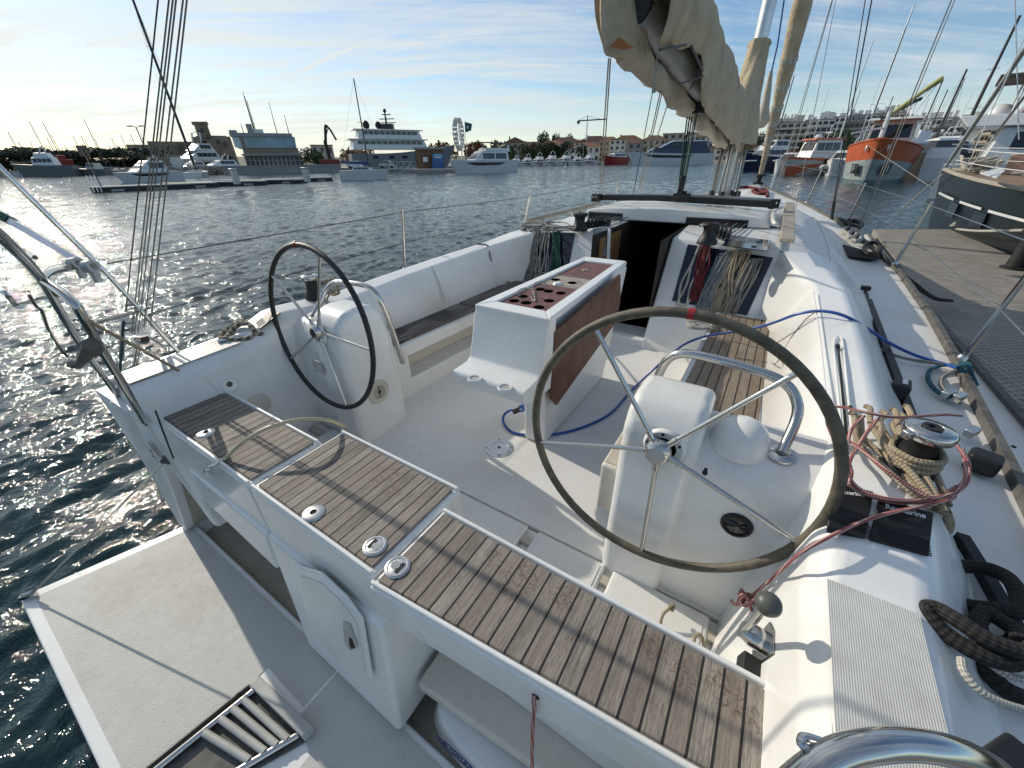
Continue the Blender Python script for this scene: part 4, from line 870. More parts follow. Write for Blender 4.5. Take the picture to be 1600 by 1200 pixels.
def build_winches():
    winch((1.505, 1.32, 1.60), .062, .165, YA)
    pw = Pz(493, 466, 1.60); winch((pw.x, pw.y, 1.60), .062, .165, YA)
    p = Pz(905, 360, 1.775); winch(p, .085, .17, YA, False)
    p = Pz(1104, 381, 1.775); winch(p, .080, .17, YA, False)
    for pts in (((916,349),(922,348),(928,347),(934,346),(940,345),(946,346)), ((1112,358),(1118,360),(1124,362),(1130,364),(1136,367))):
        base = None
        for i, (x, y) in enumerate(pts):
            p = Pz(x, y+9, 1.785); mb = MB(); mb.obox(p+Vector((0, .04, .035)), (.0125, 0, 0), (0, .085, 0), (0, 0, .035)); o = part('rope_clutch', mb, 'black', YA, bevel=.008)
            mb = MB(); mb.obox(p+Vector((0, .03, .078)), (.008, 0, 0), (0, .05, .018), (0, -.003, .010)); part('clutch_lever', mb, 'black', o, bevel=.004)
            mb = MB(); e = p+Vector((0, .12, .03)); k = Vector(((-.08 if x < 1000 else .18)+.045*(i-2)*.3+p.x*.0, 4.69, 1.835)); k.x = p.x+(.07 if x < 1000 else .07)
            mb.tube([p+Vector((0, -.05, .03)), e, k], .0055, 6); part('control_line', mb, ('r_lgrey', 'r_red', 'r_lgrey', 'r_green', 'r_lblue', 'r_grey')[i], o)
    # instrument covers: black ribbed, lettered
    def cover(q, txt, size, face_n):
        pts = [Vector(p) for p in q]; n = (pts[1]-pts[0]).cross(pts[3]-pts[0]).normalized()
        if n.z < 0: n = -n
        mb = MB(); mb.prism(pts, n*.008); o = part('instrument_cover', mb, 'black', YA, bevel=.008)
        c = sum(pts, Vector())/4; x = (pts[1]-pts[0]).normalized(); y = n.cross(x)
        h = (pts[3]-pts[0]).length; w_ = (pts[1]-pts[0]).length
        for i in range(9):
            mb = MB(); k = c-y*(h*(.16+.036*i)); mb.obox(k+n*.0084, x*w_*.42, y*.0014, n*.0008); part('cover_rib', mb, 'blackm', o)
        part('cover_lettering', text_mb(txt, size, c+y*h*.31+x*w_*.08+n*.0088, x, y, .0006, .0004), 'label_white', o)
    def onpl(px, py):   # sloping face between helm seat and coaming
        d = ray(px, py); p0 = Vector((1.42, .93, 1.5285)); nn = Vector((0, -.075, .18)).normalized()
        return CAM+d*((p0-CAM).dot(nn)/d.dot(nn))
    cover([onpl(1290,833), onpl(1350,843), onpl(1364,770), onpl(1300,753)], 'Raymarine', .0155, None)
    cover([onpl(1356,845), onpl(1449,871), onpl(1457,803), onpl(1372,777)], 'Raymarine', .0185, None)
    q = [(2*XC-p.x, p.y, p.z) for p in (onpl(1360,843), onpl(1285,833), onpl(1290,752), onpl(1370,775))]
    cover(q, 'Raymarine', .0155, None)
build_winches()
# ------------------------------------------------------------------ coaming details
def build_coaming_details():
    mb = MB(); mb.tube([Py(271,716,.330), Py(257,680,.330), Py(246,650,.330), Py(243,642,.330)], .0035, 6, smooth=4); part('moulding_groove', mb, 'blackm', YA)
    c = CO[1]; d = CO[-1]
    # locker lid on the starboard coaming, with its gutter, hinge and moulded edges
    z = 1.752
    def T(px, py, dz=0.0):
        zz_ = 1.60
        for _ in range(4): zz_ = 1.583+.04*(Pz(px, py, zz_).y-1.6)
        return Pz(px, py, zz_+.006+dz)
    mb = MB(); mb.tube([T(1318,704), T(1311,630), T(1303,545), T(1306,528), T(1313,527), T(1318,545), T(1332,690)], .0045, 8, smooth=3); part('lid_gutter', mb, 'gel', c)
    mb = MB(); q = [T(1308,540,.003), T(1311,540,.003), T(1326,690,.003), T(1321,692,.003)]; mb.prism(q, (0, 0, .002)); part('lid_gap', mb, 'blackm', c)
    mb = MB(); mb.obox(T(1309,541,.006), (.008,0,0), (0,.018,0), (0,0,.006)); part('lid_hinge', mb, 'black', c, bevel=.003)
    mb = MB(); mb.obox(T(1329,637,.006), (.006,0,0), (0,.012,0), (0,0,.005)); part('lid_hinge', mb, 'black', c, bevel=.003)
    mb = MB(); mb.tube([T(1271,455), T(1276,490), T(1283,540), T(1291,620), T(1297,680)], .003, 6, smooth=3); part('coaming_edge', mb, 'gel', c)
    # seam on the port seat back
    mb = MB(); mb.tube([Px(695,470,-1.275), Px(688,448,-1.335), Px(680,428,-1.385), Px(674,415,-1.415)], .004, 6, smooth=3); part('seat_back_seam', mb, 'greygrill', d)
    # shower tray and round inspection lid on the port inner face
    fc = lambda px, py, o=0.0: Px(px, py, -1.418+o)
    q = [(322,588),(398,560),(402,563),(440,648),(330,600)]
    def onf(px, py, o=.0):
        p0 = Vector((2*XC-1.28, .7, 1.36)); n = Vector((1, 0, .17)).normalized(); p0 = p0+n*o; dd = ray(px, py); return CAM+dd*((p0-CAM).dot(n)/dd.dot(n))
    n = Vector((1, 0, .17)).normalized()
    mb = MB(); mb.prism([onf(x, y, .002) for x, y in ((318,590),(396,562),(443,655),(372,640))], n*.003); part('shower_panel', mb, 'gel2', d, bevel=.001, seg=1)
    k = onf(358, 600, .005); mb = MB(); mb.lathe([(0,.003),(.016,.006),(.018,.004),(.030,.004),(.040,.008),(.046,.004),(.048,0)], k, n, n=32); o = part('shower_socket', mb, 'gel', d)
    mb = MB(); mb.lathe([(0,.009),(.013,.008),(.016,.006)], k, n, n=18); part('shower_rose', mb, 'rubber', o)
    k = onf(405, 632, .005); mb = MB(); mb.lathe([(0,.005),(.052,.005),(.056,.003),(.066,.003),(.068,0)], k, n, n=36); part('inspection_lid', mb, 'cream', d)
    # engine control on the starboard inner face
    n2 = Vector((-1, 0, .18)).normalized()
    def ons(px, py, o=.0):
        p0 = Vector((1.28, .7, 1.36))+n2*o; dd = ray(px, py); return CAM+dd*((p0-CAM).dot(n2)/dd.dot(n2))
    mb = MB(); mb.prism([ons(x, y, .001) for x, y in ((1205,972),(1211,985),(1210,1022),(1183,1040),(1176,1030),(1180,1000))], n2*.004); e = part('engine_control', mb, 'steel', c, bevel=.002, seg=2)
    k = ons(1192, 1003, .004); mb = MB(); mb.lathe([(.030,0),(.030,.030),(.024,.040),(.022,.055),(0,.055)], k, n2, n=24); part('control_boss', mb, 'steel', e)
    kk = k+n2*.045; tip = ons(1199, 946, .10); mb = MB(); mb.tube([kk, kk.lerp(tip, .5), tip], [.010, .009, .0075], 10); part('control_lever', mb, 'steel', e)
    ax = (tip-kk).normalized(); mb = MB(); mb.lathe([(0,-.016),(.014,-.013),(.024,-.002),(.027,.010),(.024,.022),(.014,.030),(0,.032)], tip, ax, n=24); part('lever_knob', mb, 'knob', e, smooth=80)
    mb = MB(); k = ons(1182, 1052, .0); mb.obox(k+n2*.02, Vector((0, .028, 0)), n2*.022, Vector((.004, 0, .022))); part('key_box', mb, 'black', c, bevel=.006)
    # beige loop and toggle on the sole lockers
    mb = MB(); a = Pz(1030, 982, .872); b = Pz(1049, 948, .93); mb.tube([a, a.lerp(b, .5)+Vector((-.01, 0, .01)), b], .0055, 8, smooth=4); mb.tube([b+Vector((.008*math.cos(t), .008*math.sin(2*t), .010*math.sin(t))) for t in [i*.5 for i in range(14)]], .0055, 6, smooth=2)
    solo('lifting_cord', mb, 'r_beige', 'knotted beige lifting cord standing up from a cockpit floor locker lid', 'cord')
    mb = MB(); mb.tube([Pz(1083,1012,.868), Pz(1086,995,.90), Pz(1092,991,.91), Pz(1098,998,.90), Pz(1101,1020,.868)], .006, 8, smooth=5); solo('rope_becket', mb, 'r_beige', 'small beige rope loop at the edge of the cockpit floor beside the long teak seat', 'rope loop')
build_coaming_details()
# ------------------------------------------------------------------ mast, boom, sail covers
MX, MY = 0.125, 8.2
def build_rig():
    mb = MB(); secs = []
    for z in (1.78, 3.9, 9.0, 18.0): secs.append([(MX+.095*math.cos(a), MY+.02*(z-1.8)*-.3+.135*math.sin(a), z) for a in [2*PI*i/20 for i in range(20)]])
    mb.loft(secs, closed=True); m_ = part('mast', mb, 'mast', YA, smooth=60)
    mb = MB(); mb.box((MX-.012, MY-.19, 3.8), (MX+.012, MY-.13, 12)); part('mast_track', mb, 'alu', m_)
    for k, (dx, dy, top) in enumerate(((-.14,-.10,3.0), (-.11,-.16,3.2), (-.05,-.19,3.2), (.03,-.19,3.1), (.10,-.16,3.1), (.15,-.06,3.2), (-.16,.0,3.0), (.17,.03,3.1), (-.18,-.05,2.9), (.20,-.02,3.1))):
        mb = MB(); b = (MX+dx*1.05, MY+dy*1.1, 1.83); t = (MX+dx*.8, MY+dy*.8, top); sg = rnd.uniform(-.03, .03)
        mb.tube([b, ((b[0]+t[0])/2+sg, (b[1]+t[1])/2-.02, (1.83+top)/2), t], .009 if k % 3 else .012, 6, smooth=4); part('halyard', mb, ('r_grey', 'r_lgrey', 'dwire', 'r_lgrey')[k % 4], m_)
    for k in range(7):
        a = k*.9+.2; mb = MB(); mb.obox((MX+.22*math.cos(a), MY+.22*math.sin(a), 1.875), (.03, .01, 0), (-.01, .03, 0), (0, 0, .04)); part('turning_block', mb, 'black', m_, bevel=.01)
    # boom
    def bz(y): return 3.20-(y-2.6)*.092
    def bx(y): return MX*(y-2.5)/(8.2-2.5)*.9
    mb = MB(); mb.loft([[(bx(y)+.075*math.cos(a), y, bz(y)+.105*math.sin(a)) for a in [2*PI*i/20 for i in range(20)]] for y in (2.95, 5.0, 8.05)], closed=True); bo = part('boom', mb, plain('shade darkened boom', (.30,.30,.30), .5, .4, .12, 4), YA, smooth=60)  # silver boom, its colour darkened for the shade under the cover
    mb = MB(); mb.lathe([(.0,-.02),(.08,-.02),(.085,.0),(.085,.06)], (0, 2.95, bz(2.95)), (0, 1, 0), n=18); part('boom_end', mb, 'black', bo)
    # furled mainsail lying along the port side of the boom
    r2 = random.Random(3); mb = MB(); secs = []
    for i in range(30):
        y = 3.0+i*.167; w_ = .066+.014*math.sin(i*1.7)+.014*(1 if i < 20 else .6); sec = []
        for k in range(14):
            a = 2*PI*k/14; rr = w_*(1+.22*math.sin(3*a+i*.8)+.12*r2.uniform(-1, 1)); sec.append((bx(y)-.10+rr*math.cos(a), y, bz(y)-.125+rr*1.05*math.sin(a)))
        secs.append(sec)
    mb.loft(secs, closed=True); part('furled_mainsail', mb, 'sail', bo, smooth=60)
    # canvas cover: open-bottomed section swept along the boom
    rows = []; NA = 30
    for i in range(61):
        y = 2.84+i*(8.0-2.84)/60; t = (y-2.84)/(8.0-2.84)
        hh = .30-.04*t; ww = .225-.04*t
        lo_s = (-.25+.26*(y-2.6)/1.3) if y < 3.95 else (-.24 if y > 4.25 else .01-.25*(y-3.95)/.3)     # starboard hem height, relative to the boom
        lo_p = -.11+.03*math.sin(y*3)
        if y < 3.15: lo_p = -.20
        row = []
        for k in range(NA+1):
            u = k/NA   # 0 port hem -> 1 starboard hem
            a0 = PI+.95; a1 = -.55
            a = a0+(a1-a0)*u
            x = ww*math.cos(a); z = .13+hh*math.sin(a) if math.sin(a) > 0 else .13
            if u < .30: f = 1-u/.30; z = .13+(lo_p-.13)*f; x = -ww*(1-.30*f*f)
            elif u > .72: f = (u-.72)/.28; z = .13+(lo_s-.13)*f; x = ww*(1-.22*f*f)
            else:
                a = PI-(u-.30)/.42*PI; x = ww*math.cos(a); z = .13+hh*math.sin(a)**.85*(1+.0*t)
            w1 = .008*math.sin(y*9+u*7)+.007*math.sin(y*17-u*11+1)+.012*math.sin(y*4.1+u*16)-.010*abs(math.sin(y*6.3+u*3))
            x += w1*(1 if x > 0 else -1)*.8; z += .012*math.sin(y*13+u*5)
            row.append((bx(y)+x, y, bz(y)+z))
        rows.append(row)
    mb = MB(); mb.loft(rows, cap=False); cv = part('sail_cover', mb, 'canvas', bo, smooth=80)
    sd = cv.modifiers.new('thick', 'SOLIDIFY'); sd.thickness = .006; sd.offset = 0
    # end flap hanging open at the aft end, orange lining
    mb = MB(); g = []
    for (px, py, y) in ((936,30,2.36),(941,60,2.36),(944,90,2.36),(962,92,2.45),(985,92,2.55),(1003,88,2.62),(1016,82,2.72)): pass
    secs = []
    for j in range(9):
        f = j/8
        secs.append([Py(940+4*f-6*math.sin(PI*f), -40+130*f, 2.72+.06*math.sin(5*f)), Py(954+8*f, -40+131*f, 2.78), Py(970+12*f, -38+130*f, 2.84), Py(986+14*f, -30+121*f, 2.92), Py(1000+18*f, -20+106*f, 3.02)])
    mb.loft(secs, cap=False); fl = part('cover_end_flap', mb, 'canvas', bo, smooth=80); sd = fl.modifiers.new('thick', 'SOLIDIFY'); sd.thickness = .008; sd.offset = 0; ss = fl.modifiers.new('sub', 'SUBSURF'); ss.levels = 1; ss.render_levels = 1
    mb = MB(); mb.prism([Py(953,73,2.68), Py(968,58,2.70), Py(990,74,2.78), Py(975,79,2.74)], (0, -.006, 0)); part('orange_lining', mb, 'orange_cloth', bo)
    pass
    mb = MB(); a = Py(1026, 100, 3.0); b = Py(1021, 145, 3.0); mb.prism([a+Vector((-.008,0,0)), a+Vector((.008,0,0)), b+Vector((.012,0,0)), b+Vector((-.012,0,0))], (0, .006, 0)); mb.tube([Py(1030,66,3.0), a], .004, 6); part('reef_strap', mb, 'pole', bo)
    for (p, q, r_) in (((1031,78,2.9), (1072,70,3.2), .007), ((1080,72,3.2), (1098,110,3.5), .007), ((1098,100,3.5), (1078,140,3.6), .006), ((1060,132,3.4), (1100,118,3.6), .005)):
        mb = MB(); mb.tube([Py(*p), Py(*q)], r_, 6); part('lashing', mb, 'dwire', bo)
    mb = MB(); k = Vector((bx(5.0), 5.0, bz(5.0)-.14)); mb.obox(k, (.05,0,0), (0,.09,0), (0,0,.05)); part('boom_block', mb, 'black', bo, bevel=.015)
    # cover round the mast foot of the sail
    rows = []
    for i in range(15):
        t = i/14; z = 2.60+t*1.28; r_ = .14+.20*(1-t)**1.4; yy = MY-.02*(z-1.8)*.3-.25*(1-t)**1.2
        rows.append([(MX+(r_*.92+.012*math.sin(7*a+t*9))*math.cos(a), yy+(r_*1.55+.02*math.sin(5*a-t*7))*math.sin(a), z+.03*math.sin(3*a)*(1-t)-(.10*(1-t) if math.sin(a) > 0 else 0)) for a in [2*PI*k/28 for k in range(28)]])
    mb = MB(); mb.loft(rows, closed=True, cap=False); part('mast_collar', mb, 'canvas', m_, smooth=80)
    mb = MB(); mb.lathe([(.150,-.02),(.158,.0),(.150,.02)], (MX, MY-.015, 3.84), (0, 0, 1), n=20, ring=True); part('collar_lashing', mb, 'canvas', m_)
    # mainsheet, from the boom block to the traveller car
    car = Py(1065, 300, 5.24); 
    for k, (px, c) in enumerate(((1076,'r_green'), (1080,'r_black'), (1084,'r_green'), (1088,'r_lgrey'), (1091,'r_green'))):
        mb = MB(); mb.tube([Py(px, 165, 5.0), Py(1061+k*2.2, 285, 5.22)], .0075, 6); part('mainsheet', mb, c, bo)
    mb = MB(); mb.obox(Py(1065, 290, 5.22), (.03,0,0), (0,.04,0), (.004,0,.10)); part('mainsheet_block', mb, 'black', bo, bevel=.015)
    # lazy lines down to the port roof
    for (a, b) in (((951,92,2.6),(936,312,5.6)), ((954,92,2.6),(940,312,5.6)), ((1032,142,3.6),(996,304,6.2)), ((1035,142,3.6),(999,304,6.2)), ((1047,150,3.9),(1000,300,6.6))):
        mb = MB(); mb.tube([Py(*a), Py(*b)], .0048, 6); part('lazy_line', mb, 'r_lgrey', bo)
    # forestay with the furled headsail
    B = Vector((.31, 14.0, 1.95)); T = Vector((.13, 8.2, 18.0)); mb = MB(); n_ = 80; rr = []; pts = []
    for i in range(n_+1):
        t = i/n_; pts.append(B.lerp(T, t)); rr.append((.05+.13*min(1, t*6.0)) * (1+.06*math.sin(i*1.3)+.05*math.sin(i*2.9)))
    mb.tube(pts, rr, 14); part('furled_headsail', mb, 'canvas', YA, smooth=80)
    for t in (.055, .075, .095, .12, .15):
        p = B.lerp(T, t); d = (T-B).normalized(); mb = MB(); r_ = (.05+.13*min(1, t*6))*1.10; mb.tube([p-d*.05, p+d*.05], r_, 14); part('sail_tie', mb, 'r_white', YA)
    mb = MB(); mb.lathe([(.05,0),(.13,.01),(.14,.06),(.06,.08),(.06,.20),(.14,.22),(.13,.26),(.04,.28)], (.31, 14.02, 1.74), (0, -.1, 1), n=18); part('furler_drum', mb, 'black', YA)
    # white flag sleeve hoisted behind the headsail
    mb = MB(); mb.tube([Py(1228,-20,11), Py(1215,70,11.0), Py(1206,110,11), Py(1196,165,11)], .014, 6); part('flag_halyard', mb, 'r_blue', YA)
    mb = MB(); mb.tube([Py(1205,110,11), Py(1200,140,11), Py(1195,168,11), Py(1190,190,11), Py(1189,200,11)], [.03, .06, .08, .15, .06], 10); part('furled_pennant', mb, 'sail', YA)
    # shrouds
    def wire(a, b, r_=.006, m2='dwire', nm='shroud', ext=1.6):
        a = Vector(a); b = Vector(b); mb = MB(); mb.tube([a, a+(b-a)*ext], r_, 6); return part(nm, mb, m2, YA)
    cp = Vector((xc(8.4)+sheer(8.4)[0]-.06, 8.4, 1.53))
    for (px, r_, dy) in ((1362, .008, 0), (1352, .006, .12)):
        b = cp+Vector((0, dy, 0)); s_ = wire(b, Py(px, 0, b.y), r_)
        mb = MB(); d = (Py(px, 0, b.y)-b).normalized(); mb.tube([b, b+d*.26], .016, 8); part('turnbuckle', mb, 'black', s_)
    wire(Vector((1.25, 9.2, 1.6)), Py(1306, 0, 9.0), .005, 'wire'); 
    pcp = Vector((xc(8.4)-sheer(8.4)[0]+.06, 8.4, 1.53)); wire(pcp, (MX-1.2, 8.3, 8.0), .008)
    wire(Vector((1.95, 7.05, 1.47)), Vector((1.93, 7.0, 6)), .006, 'r_grey', 'spare_halyard', 2.0); wire(Vector((1.98, 7.10, 1.47)), Vector((1.96, 7.0, 6)), .005, 'r_lgrey', 'spare_halyard', 2.0)
    # white halyards clipped to the pulpit
    for dx in (0, 4):
        mb = MB(); mb.tube([Py(1213+dx, 298, 12.6), Py(1300+dx*.3, 0, 12.0)], .007, 6); part('spare_halyard', mb, 'r_white', YA)
build_rig()
# ------------------------------------------------------------------ pulpit, stanchions, lifelines, stern rails
def build_rails():
    # bow pulpit
    pu = None
    for s in (-1, 1):
        b1 = (xc(12.9)+s*.40, 12.9, 1.66); b2 = (xc(13.9)+s*.12, 13.9, 1.70)
        mb = MB(); mb.tube([b1, (xc(13)+s*.42, 13.0, 2.28), (xc(13.3)+s*.36, 13.3, 2.33), (xc(14)+s*.20, 14.0, 2.33)], .016, 8, smooth=4); o = part('bow_pulpit', mb, 'steel', YA)
        mb = MB(); mb.tube([(xc(13)+s*.41, 12.95, 1.98), (xc(14)+s*.16, 13.95, 2.0)], .010, 6); part('pulpit_bar', mb, 'steel', o)
    mb = MB(); mb.tube([(xc(12.6)-.3, 12.4, 1.74), (xc(12.6)-.1, 12.7, 1.75), (xc(12)+.2, 12.1, 1.73), (xc(12)+.4, 11.6, 1.68), (xc(11)+.3, 11.4, 1.68), (xc(12)+.1, 11.9, 1.72), (xc(12)+.35, 12.3, 1.71), (xc(11)+.5, 11.0, 1.66)], .035, 6, smooth=8); solo('bow_line_heap', mb, 'r_red', 'heap of dark red line lying loose on the foredeck', 'rope')
    mb = MB(); mb.box((.10, 13.0, 1.68), (.42, 13.5, 1.76)); part('anchor_windlass', mb, 'gel', YA, bevel=.03)
    # stanchions: starboard bow to stern, then port
    ST = [((1.43, 10.48, 1.56), (1.50, 10.48, 2.19)), ((1.94, 8.17, 1.49), (1.97, 8.17, 2.05)), ((2.12, 5.37, 1.43), (2.17, 5.37, 2.02)), ((2.07, 2.95, 1.385), (2.12, 2.95, 2.03)),
          ((-2.19, 2.88, 1.385), (-2.10, 2.88, 2.00)), ((-2.23, 5.36, 1.43), (-2.10, 5.36, 1.97)), ((-1.80, 8.2, 1.50), (-1.78, 8.2, 2.08))]
    for a, b in ST:
        mb = MB(); mb.tube([a, b], [.0145, .0125], 8); o = part('stanchion', mb, 'steel', YA)
        mb = MB(); mb.lathe([(.024,0),(.024,.05),(.017,.06)], a, (0, 0, 1), n=12); part('stanchion_base', mb, 'alu', o)
        mb = MB(); mb.ball(b, .015, 8); part('stanchion_cap', mb, 'steel', o)
    top = [(.55, 13.1, 2.30)]+[Vector(b)-Vector((0, 0, .02)) for a, b in ST[:4]]+[(1.95, .9, 1.98)]
    mb = MB(); mb.tube(top, .0035, 6); part('lifeline', mb, 'wire', YA)
    mid = [(.52, 13.0, 1.98)]+[Vector(a).lerp(Vector(b), .5) for a, b in ST[:4]]+[(1.95, .9, 1.68)]
    mb = MB(); mb.tube(mid, .003, 6); part('lifeline', mb, 'wire', YA)
    ptop = [Px(168, 412, -2.07)]+[Vector(b)-Vector((0, 0, .02)) for a, b in ST[4:]]
    mb = MB(); mb.tube(ptop, .0032, 6); part('lifeline', mb, 'dwire', YA)
    pm = [Px(238, 489, -2.03)]+[Vector(a).lerp(Vector(b), .5) for a, b in ST[4:]]
    mb = MB(); mb.tube(pm, .0030, 6); part('lifeline', mb, 'dwire', YA)
    # stern rail, port: three legs, cross bars
    L1 = [Pz(286, 558, 1.335), Px(165, 425, -2.07), Px(0, 262, -2.15), Px(-120, 140, -2.20)]
    mb = MB(); mb.tube(L1, .0125, 10); sr = part('stern_rail', mb, 'steel', YA)
    mb = MB(); mb.obox(Pz(286, 559, 1.338), (.035,0,0), (0,.045,0), (0,0,.004)); part('rail_foot', mb, 'steel', sr)
    mb = MB(); mb.tube([Pz(187, 622, 1.335), Py(130, 543, .28), Py(92, 483, .25), Py(62, 432, .22), Py(0, 368, .16), Py(-80, 300, .12)], .0125, 10, smooth=3); part('stern_rail_leg', mb, 'steel', sr)
    mb = MB(); mb.lathe([(0,.006),(.03,.006),(.04,0)], Pz(187, 624, 1.33), n=18); part('rail_foot', mb, 'steel', sr)
    mb = MB(); mb.tube([Py(226, 659, .322), Py(196, 606, .27), Py(160, 548, .25), Py(134, 503, .24), Py(112, 470, .235), Py(66, 436, .225)], .0128, 10, smooth=3); part('stern_rail_leg', mb, 'steel', sr)
    mb = MB(); mb.lathe([(0,.006),(.022,.006),(.03,0)], Py(225, 658, .325), (0, -1, 0), n=18); part('rail_foot', mb, 'steel', sr)
    mb = MB(); mb.tube([Py(66, 434, .225), Py(80, 424, .26), Py(110, 418, .34), Px(150, 412, -2.06)], .011, 8, smooth=4); part('stern_rail_bar', mb, 'steel', sr)
    mb = MB(); mb.tube([Py(128, 512, .25), Py(150, 504, .30), Px(210, 488, -2.03), Px(236, 480, -2.03)], .010, 8, smooth=4); part('stern_rail_bar', mb, 'steel', sr)
    mb = MB(); mb.tube([Py(25, 478, .22), Py(60, 466, .24), Py(98, 460, .25)], .007, 8); part('stern_rail_bar', mb, 'steel', sr)
    mb = MB(); mb.tube([Py(-4, 448, .20), Py(12, 462, .20), Py(25, 478, .22), Py(33, 480, .22)], .010, 8, smooth=3); part('stern_rail_bar', mb, 'steel', sr)
    mb = MB(); mb.tube([Py(3, 385, .2), Py(55, 402, .22)], .006, 8); part('stern_rail_bar', mb, 'steel', sr)
    # clamped flat arm with dark end cap
    a = Py(4, 338, .33); b = Py(134, 414, .40)
    mb = MB(); d = (b-a).normalized(); mb.tube([a+d*.04, b], .016, 4); arm = part('folding_arm', mb, 'alu', YA)
    mb = MB(); mb.tube([a, a+d*.055], .022, 4); part('arm_cap', mb, 'r_green', arm)
    for (x, y) in ((118, 412), (141, 417)):
        mb = MB(); p = Py(x, y, .36); mb.lathe([(.012,-.014),(.022,-.014),(.022,.014),(.012,.014)], p, (1, .6, .15), n=16, ring=True); mb.obox(p+Vector((.01, 0, -.03)), (.006,.004,0), (-.005,.009,0), (0,0,.02)); part('rail_clamp', mb, 'greygrill', arm)
    # red-green signal line with small parts
    mb = MB(); mb.tube([Py(46, 462, .22), Py(56, 478, .23), Py(66, 488, .23), Py(78, 520, .24), Py(100, 552, .25), Py(118, 566, .26)], .005, 6, smooth=4); solo('signal_line', mb, 'dwire', 'thin dark line with shackles looped from the port stern rail', 'line')
    mb = MB(); mb.tube([Py(144, 538, .22), Py(138, 548, .215), Py(126, 566, .21), Py(116, 569, .205)], [.022, .02, .014, .02], 8, smooth=4); mb.tube([Py(134, 540, .22), Py(150, 548, .23)], .022, 8); solo('rail_cleat', mb, 'rubber', 'grey plastic clip gripping the port stern rail leg', 'clip')
    # backstay tackle: six falls and a black block
    mast_top = Vector((.13, 8.0, 17.5))
    for k, (xt, xb, yb) in enumerate(((247, 196, 492), (264, 206, 520), (270, 210, 522), (275, 216, 520), (286, 225, 512), (292, 235, 508))):
        mb = MB(); a = Py(xb, yb, .62); b = Py(xt, 0, .62+.34); mb.tube([a, a+(b-a)*1.5], .0030 if k else .0028, 6); part('backstay_tackle', mb, 'r_grey' if k else 'dwire', YA)
    mb = MB(); mb.tube([Py(193, 500, .62), Py(186, 600, .55)], .009, 8); mb.tube([Py(191, 528, .62), Py(189, 560, .60)], .014, 8); part('backstay_turnbuckle', mb, 'steel', YA)
    mb = MB(); c = Py(222, 530, .62); mb.obox(c, (.042,.01,.004), (-.004,.02,0), (0,0,.018)); bk = part('tackle_block', mb, 'black', YA, bevel=.010)
    mb = MB(); mb.obox(c+Vector((.005,-.024,.0)), (.028,.006,.006), (0,.003,0), (0,0,.007)); part('block_cheek', mb, 'greygrill', bk)
    for xx, yy in ((206, 575), (210, 578)):
        mb = MB(); mb.tube([Py(214 if xx < 208 else 218, 545, .62), Py(xx-1, 600, .58)], .0045, 6); part('block_strop', mb, 'r_grey', bk)
    mb = MB(); mb.tube([Py(236, 528, .62), Py(258, 545, .66), Pz(270, 565, 1.345)], .005, 6, smooth=4); part('block_tail', mb, 'r_grey', bk)
    # small cleats on the port quarter
    for x, y in ((290, 553), (256, 575), (300, 548)):
        p = Pz(x, y, 1.337); mb = MB(); mb.obox(p+Vector((0,0,.010)), (.02,.03,0), (-.005,.004,0), (0,0,.006)); part('deck_fitting', mb, 'steel', YA, bevel=.003)
    # lifting strap from rail to the port seat
    mb = MB(); mb.tube([Py(142, 503, .24), Py(200, 535, .35), Py(260, 568, .50), Py(312, 598, .66), Py(326, 602, .69)], .0062, 8, smooth=3); solo('seat_strap', mb, 'r_beige', 'taut beige cord from the port stern rail down to the port teak seat', 'cord')
    # cream hose bow over the port seat
    mb = MB(); mb.tube([Pz(352, 716, 1.31), Pz(380, 690, 1.38), Pz(420, 668, 1.42), Pz(465, 656, 1.42), Pz(510, 656, 1.36), Pz(541, 667, 1.24)], .0085, 10, smooth=6); solo('bent_cream_hose', mb, 'hose', 'cream hose arching over the port teak seat', 'hose')
    # starboard quarter: stern rail right under the camera, loop, box
    mb = MB(); mb.tube([Pz(1180, 1285, 1.85), Pz(1262, 1208, 1.85), Pz(1310, 1178, 1.86), Pz(1365, 1165, 1.865), Pz(1420, 1163, 1.86), Pz(1480, 1172, 1.85), Pz(1540, 1195, 1.82), Pz(1600, 1240, 1.75)], .0150, 12, smooth=5); s2 = part('stern_rail', mb, 'steel', YA)
    mb = MB(); mb.tube([Pz(1318, 1172, 1.86), Pz(1262, 1152, 1.86), Pz(1252, 1158, 1.86), Pz(1256, 1166, 1.86), Pz(1290, 1190, 1.85)], .0045, 8, smooth=5); part('rail_eye', mb, 'steel', s2)
    mb = MB(); mb.prism([Pz(1515, 1185, 1.62), Pz(1575, 1140, 1.62), Pz(1640, 1190, 1.62), Pz(1600, 1260, 1.62)], (0, 0, -.12)); part('rail_box', mb, 'black', s2, bevel=.006)
    mb = MB(); mb.tube([(1.66, .42, 1.33), (1.52, .39, 1.78)], .0125, 10); part('stern_rail_leg', mb, 'steel', s2)
    # genoa track, car, deck hardware on the starboard side deck
    z = 1.425
    pth = [Pz(1357, 470, 1.43), Pz(1385, 548, 1.425), Pz(1412, 622, 1.42), Pz(1440, 700, 1.415)]
    mb = MB(); secs = [[p+Vector((-.016,0,-.01)), p+Vector((-.016,0,.016)), p+Vector((.016,0,.016)), p+Vector((.016,0,-.01))] for p in pth]; mb.loft(secs, closed=True); tk = part('genoa_track', mb, 'black', YA)
    c = Pz(1407, 607, 1.47); mb = MB(); mb.obox(c, (.030,-.006,0), (.01,.055,0), (0,0,.035)); cr = part('genoa_car', mb, 'black', tk, bevel=.014)
    mb = MB(); mb.obox(c+Vector((.004,.004,.037)), (.009,-.002,0), (.006,.030,0), (0,0,.0008)); part('car_label', mb, 'label_white', cr)
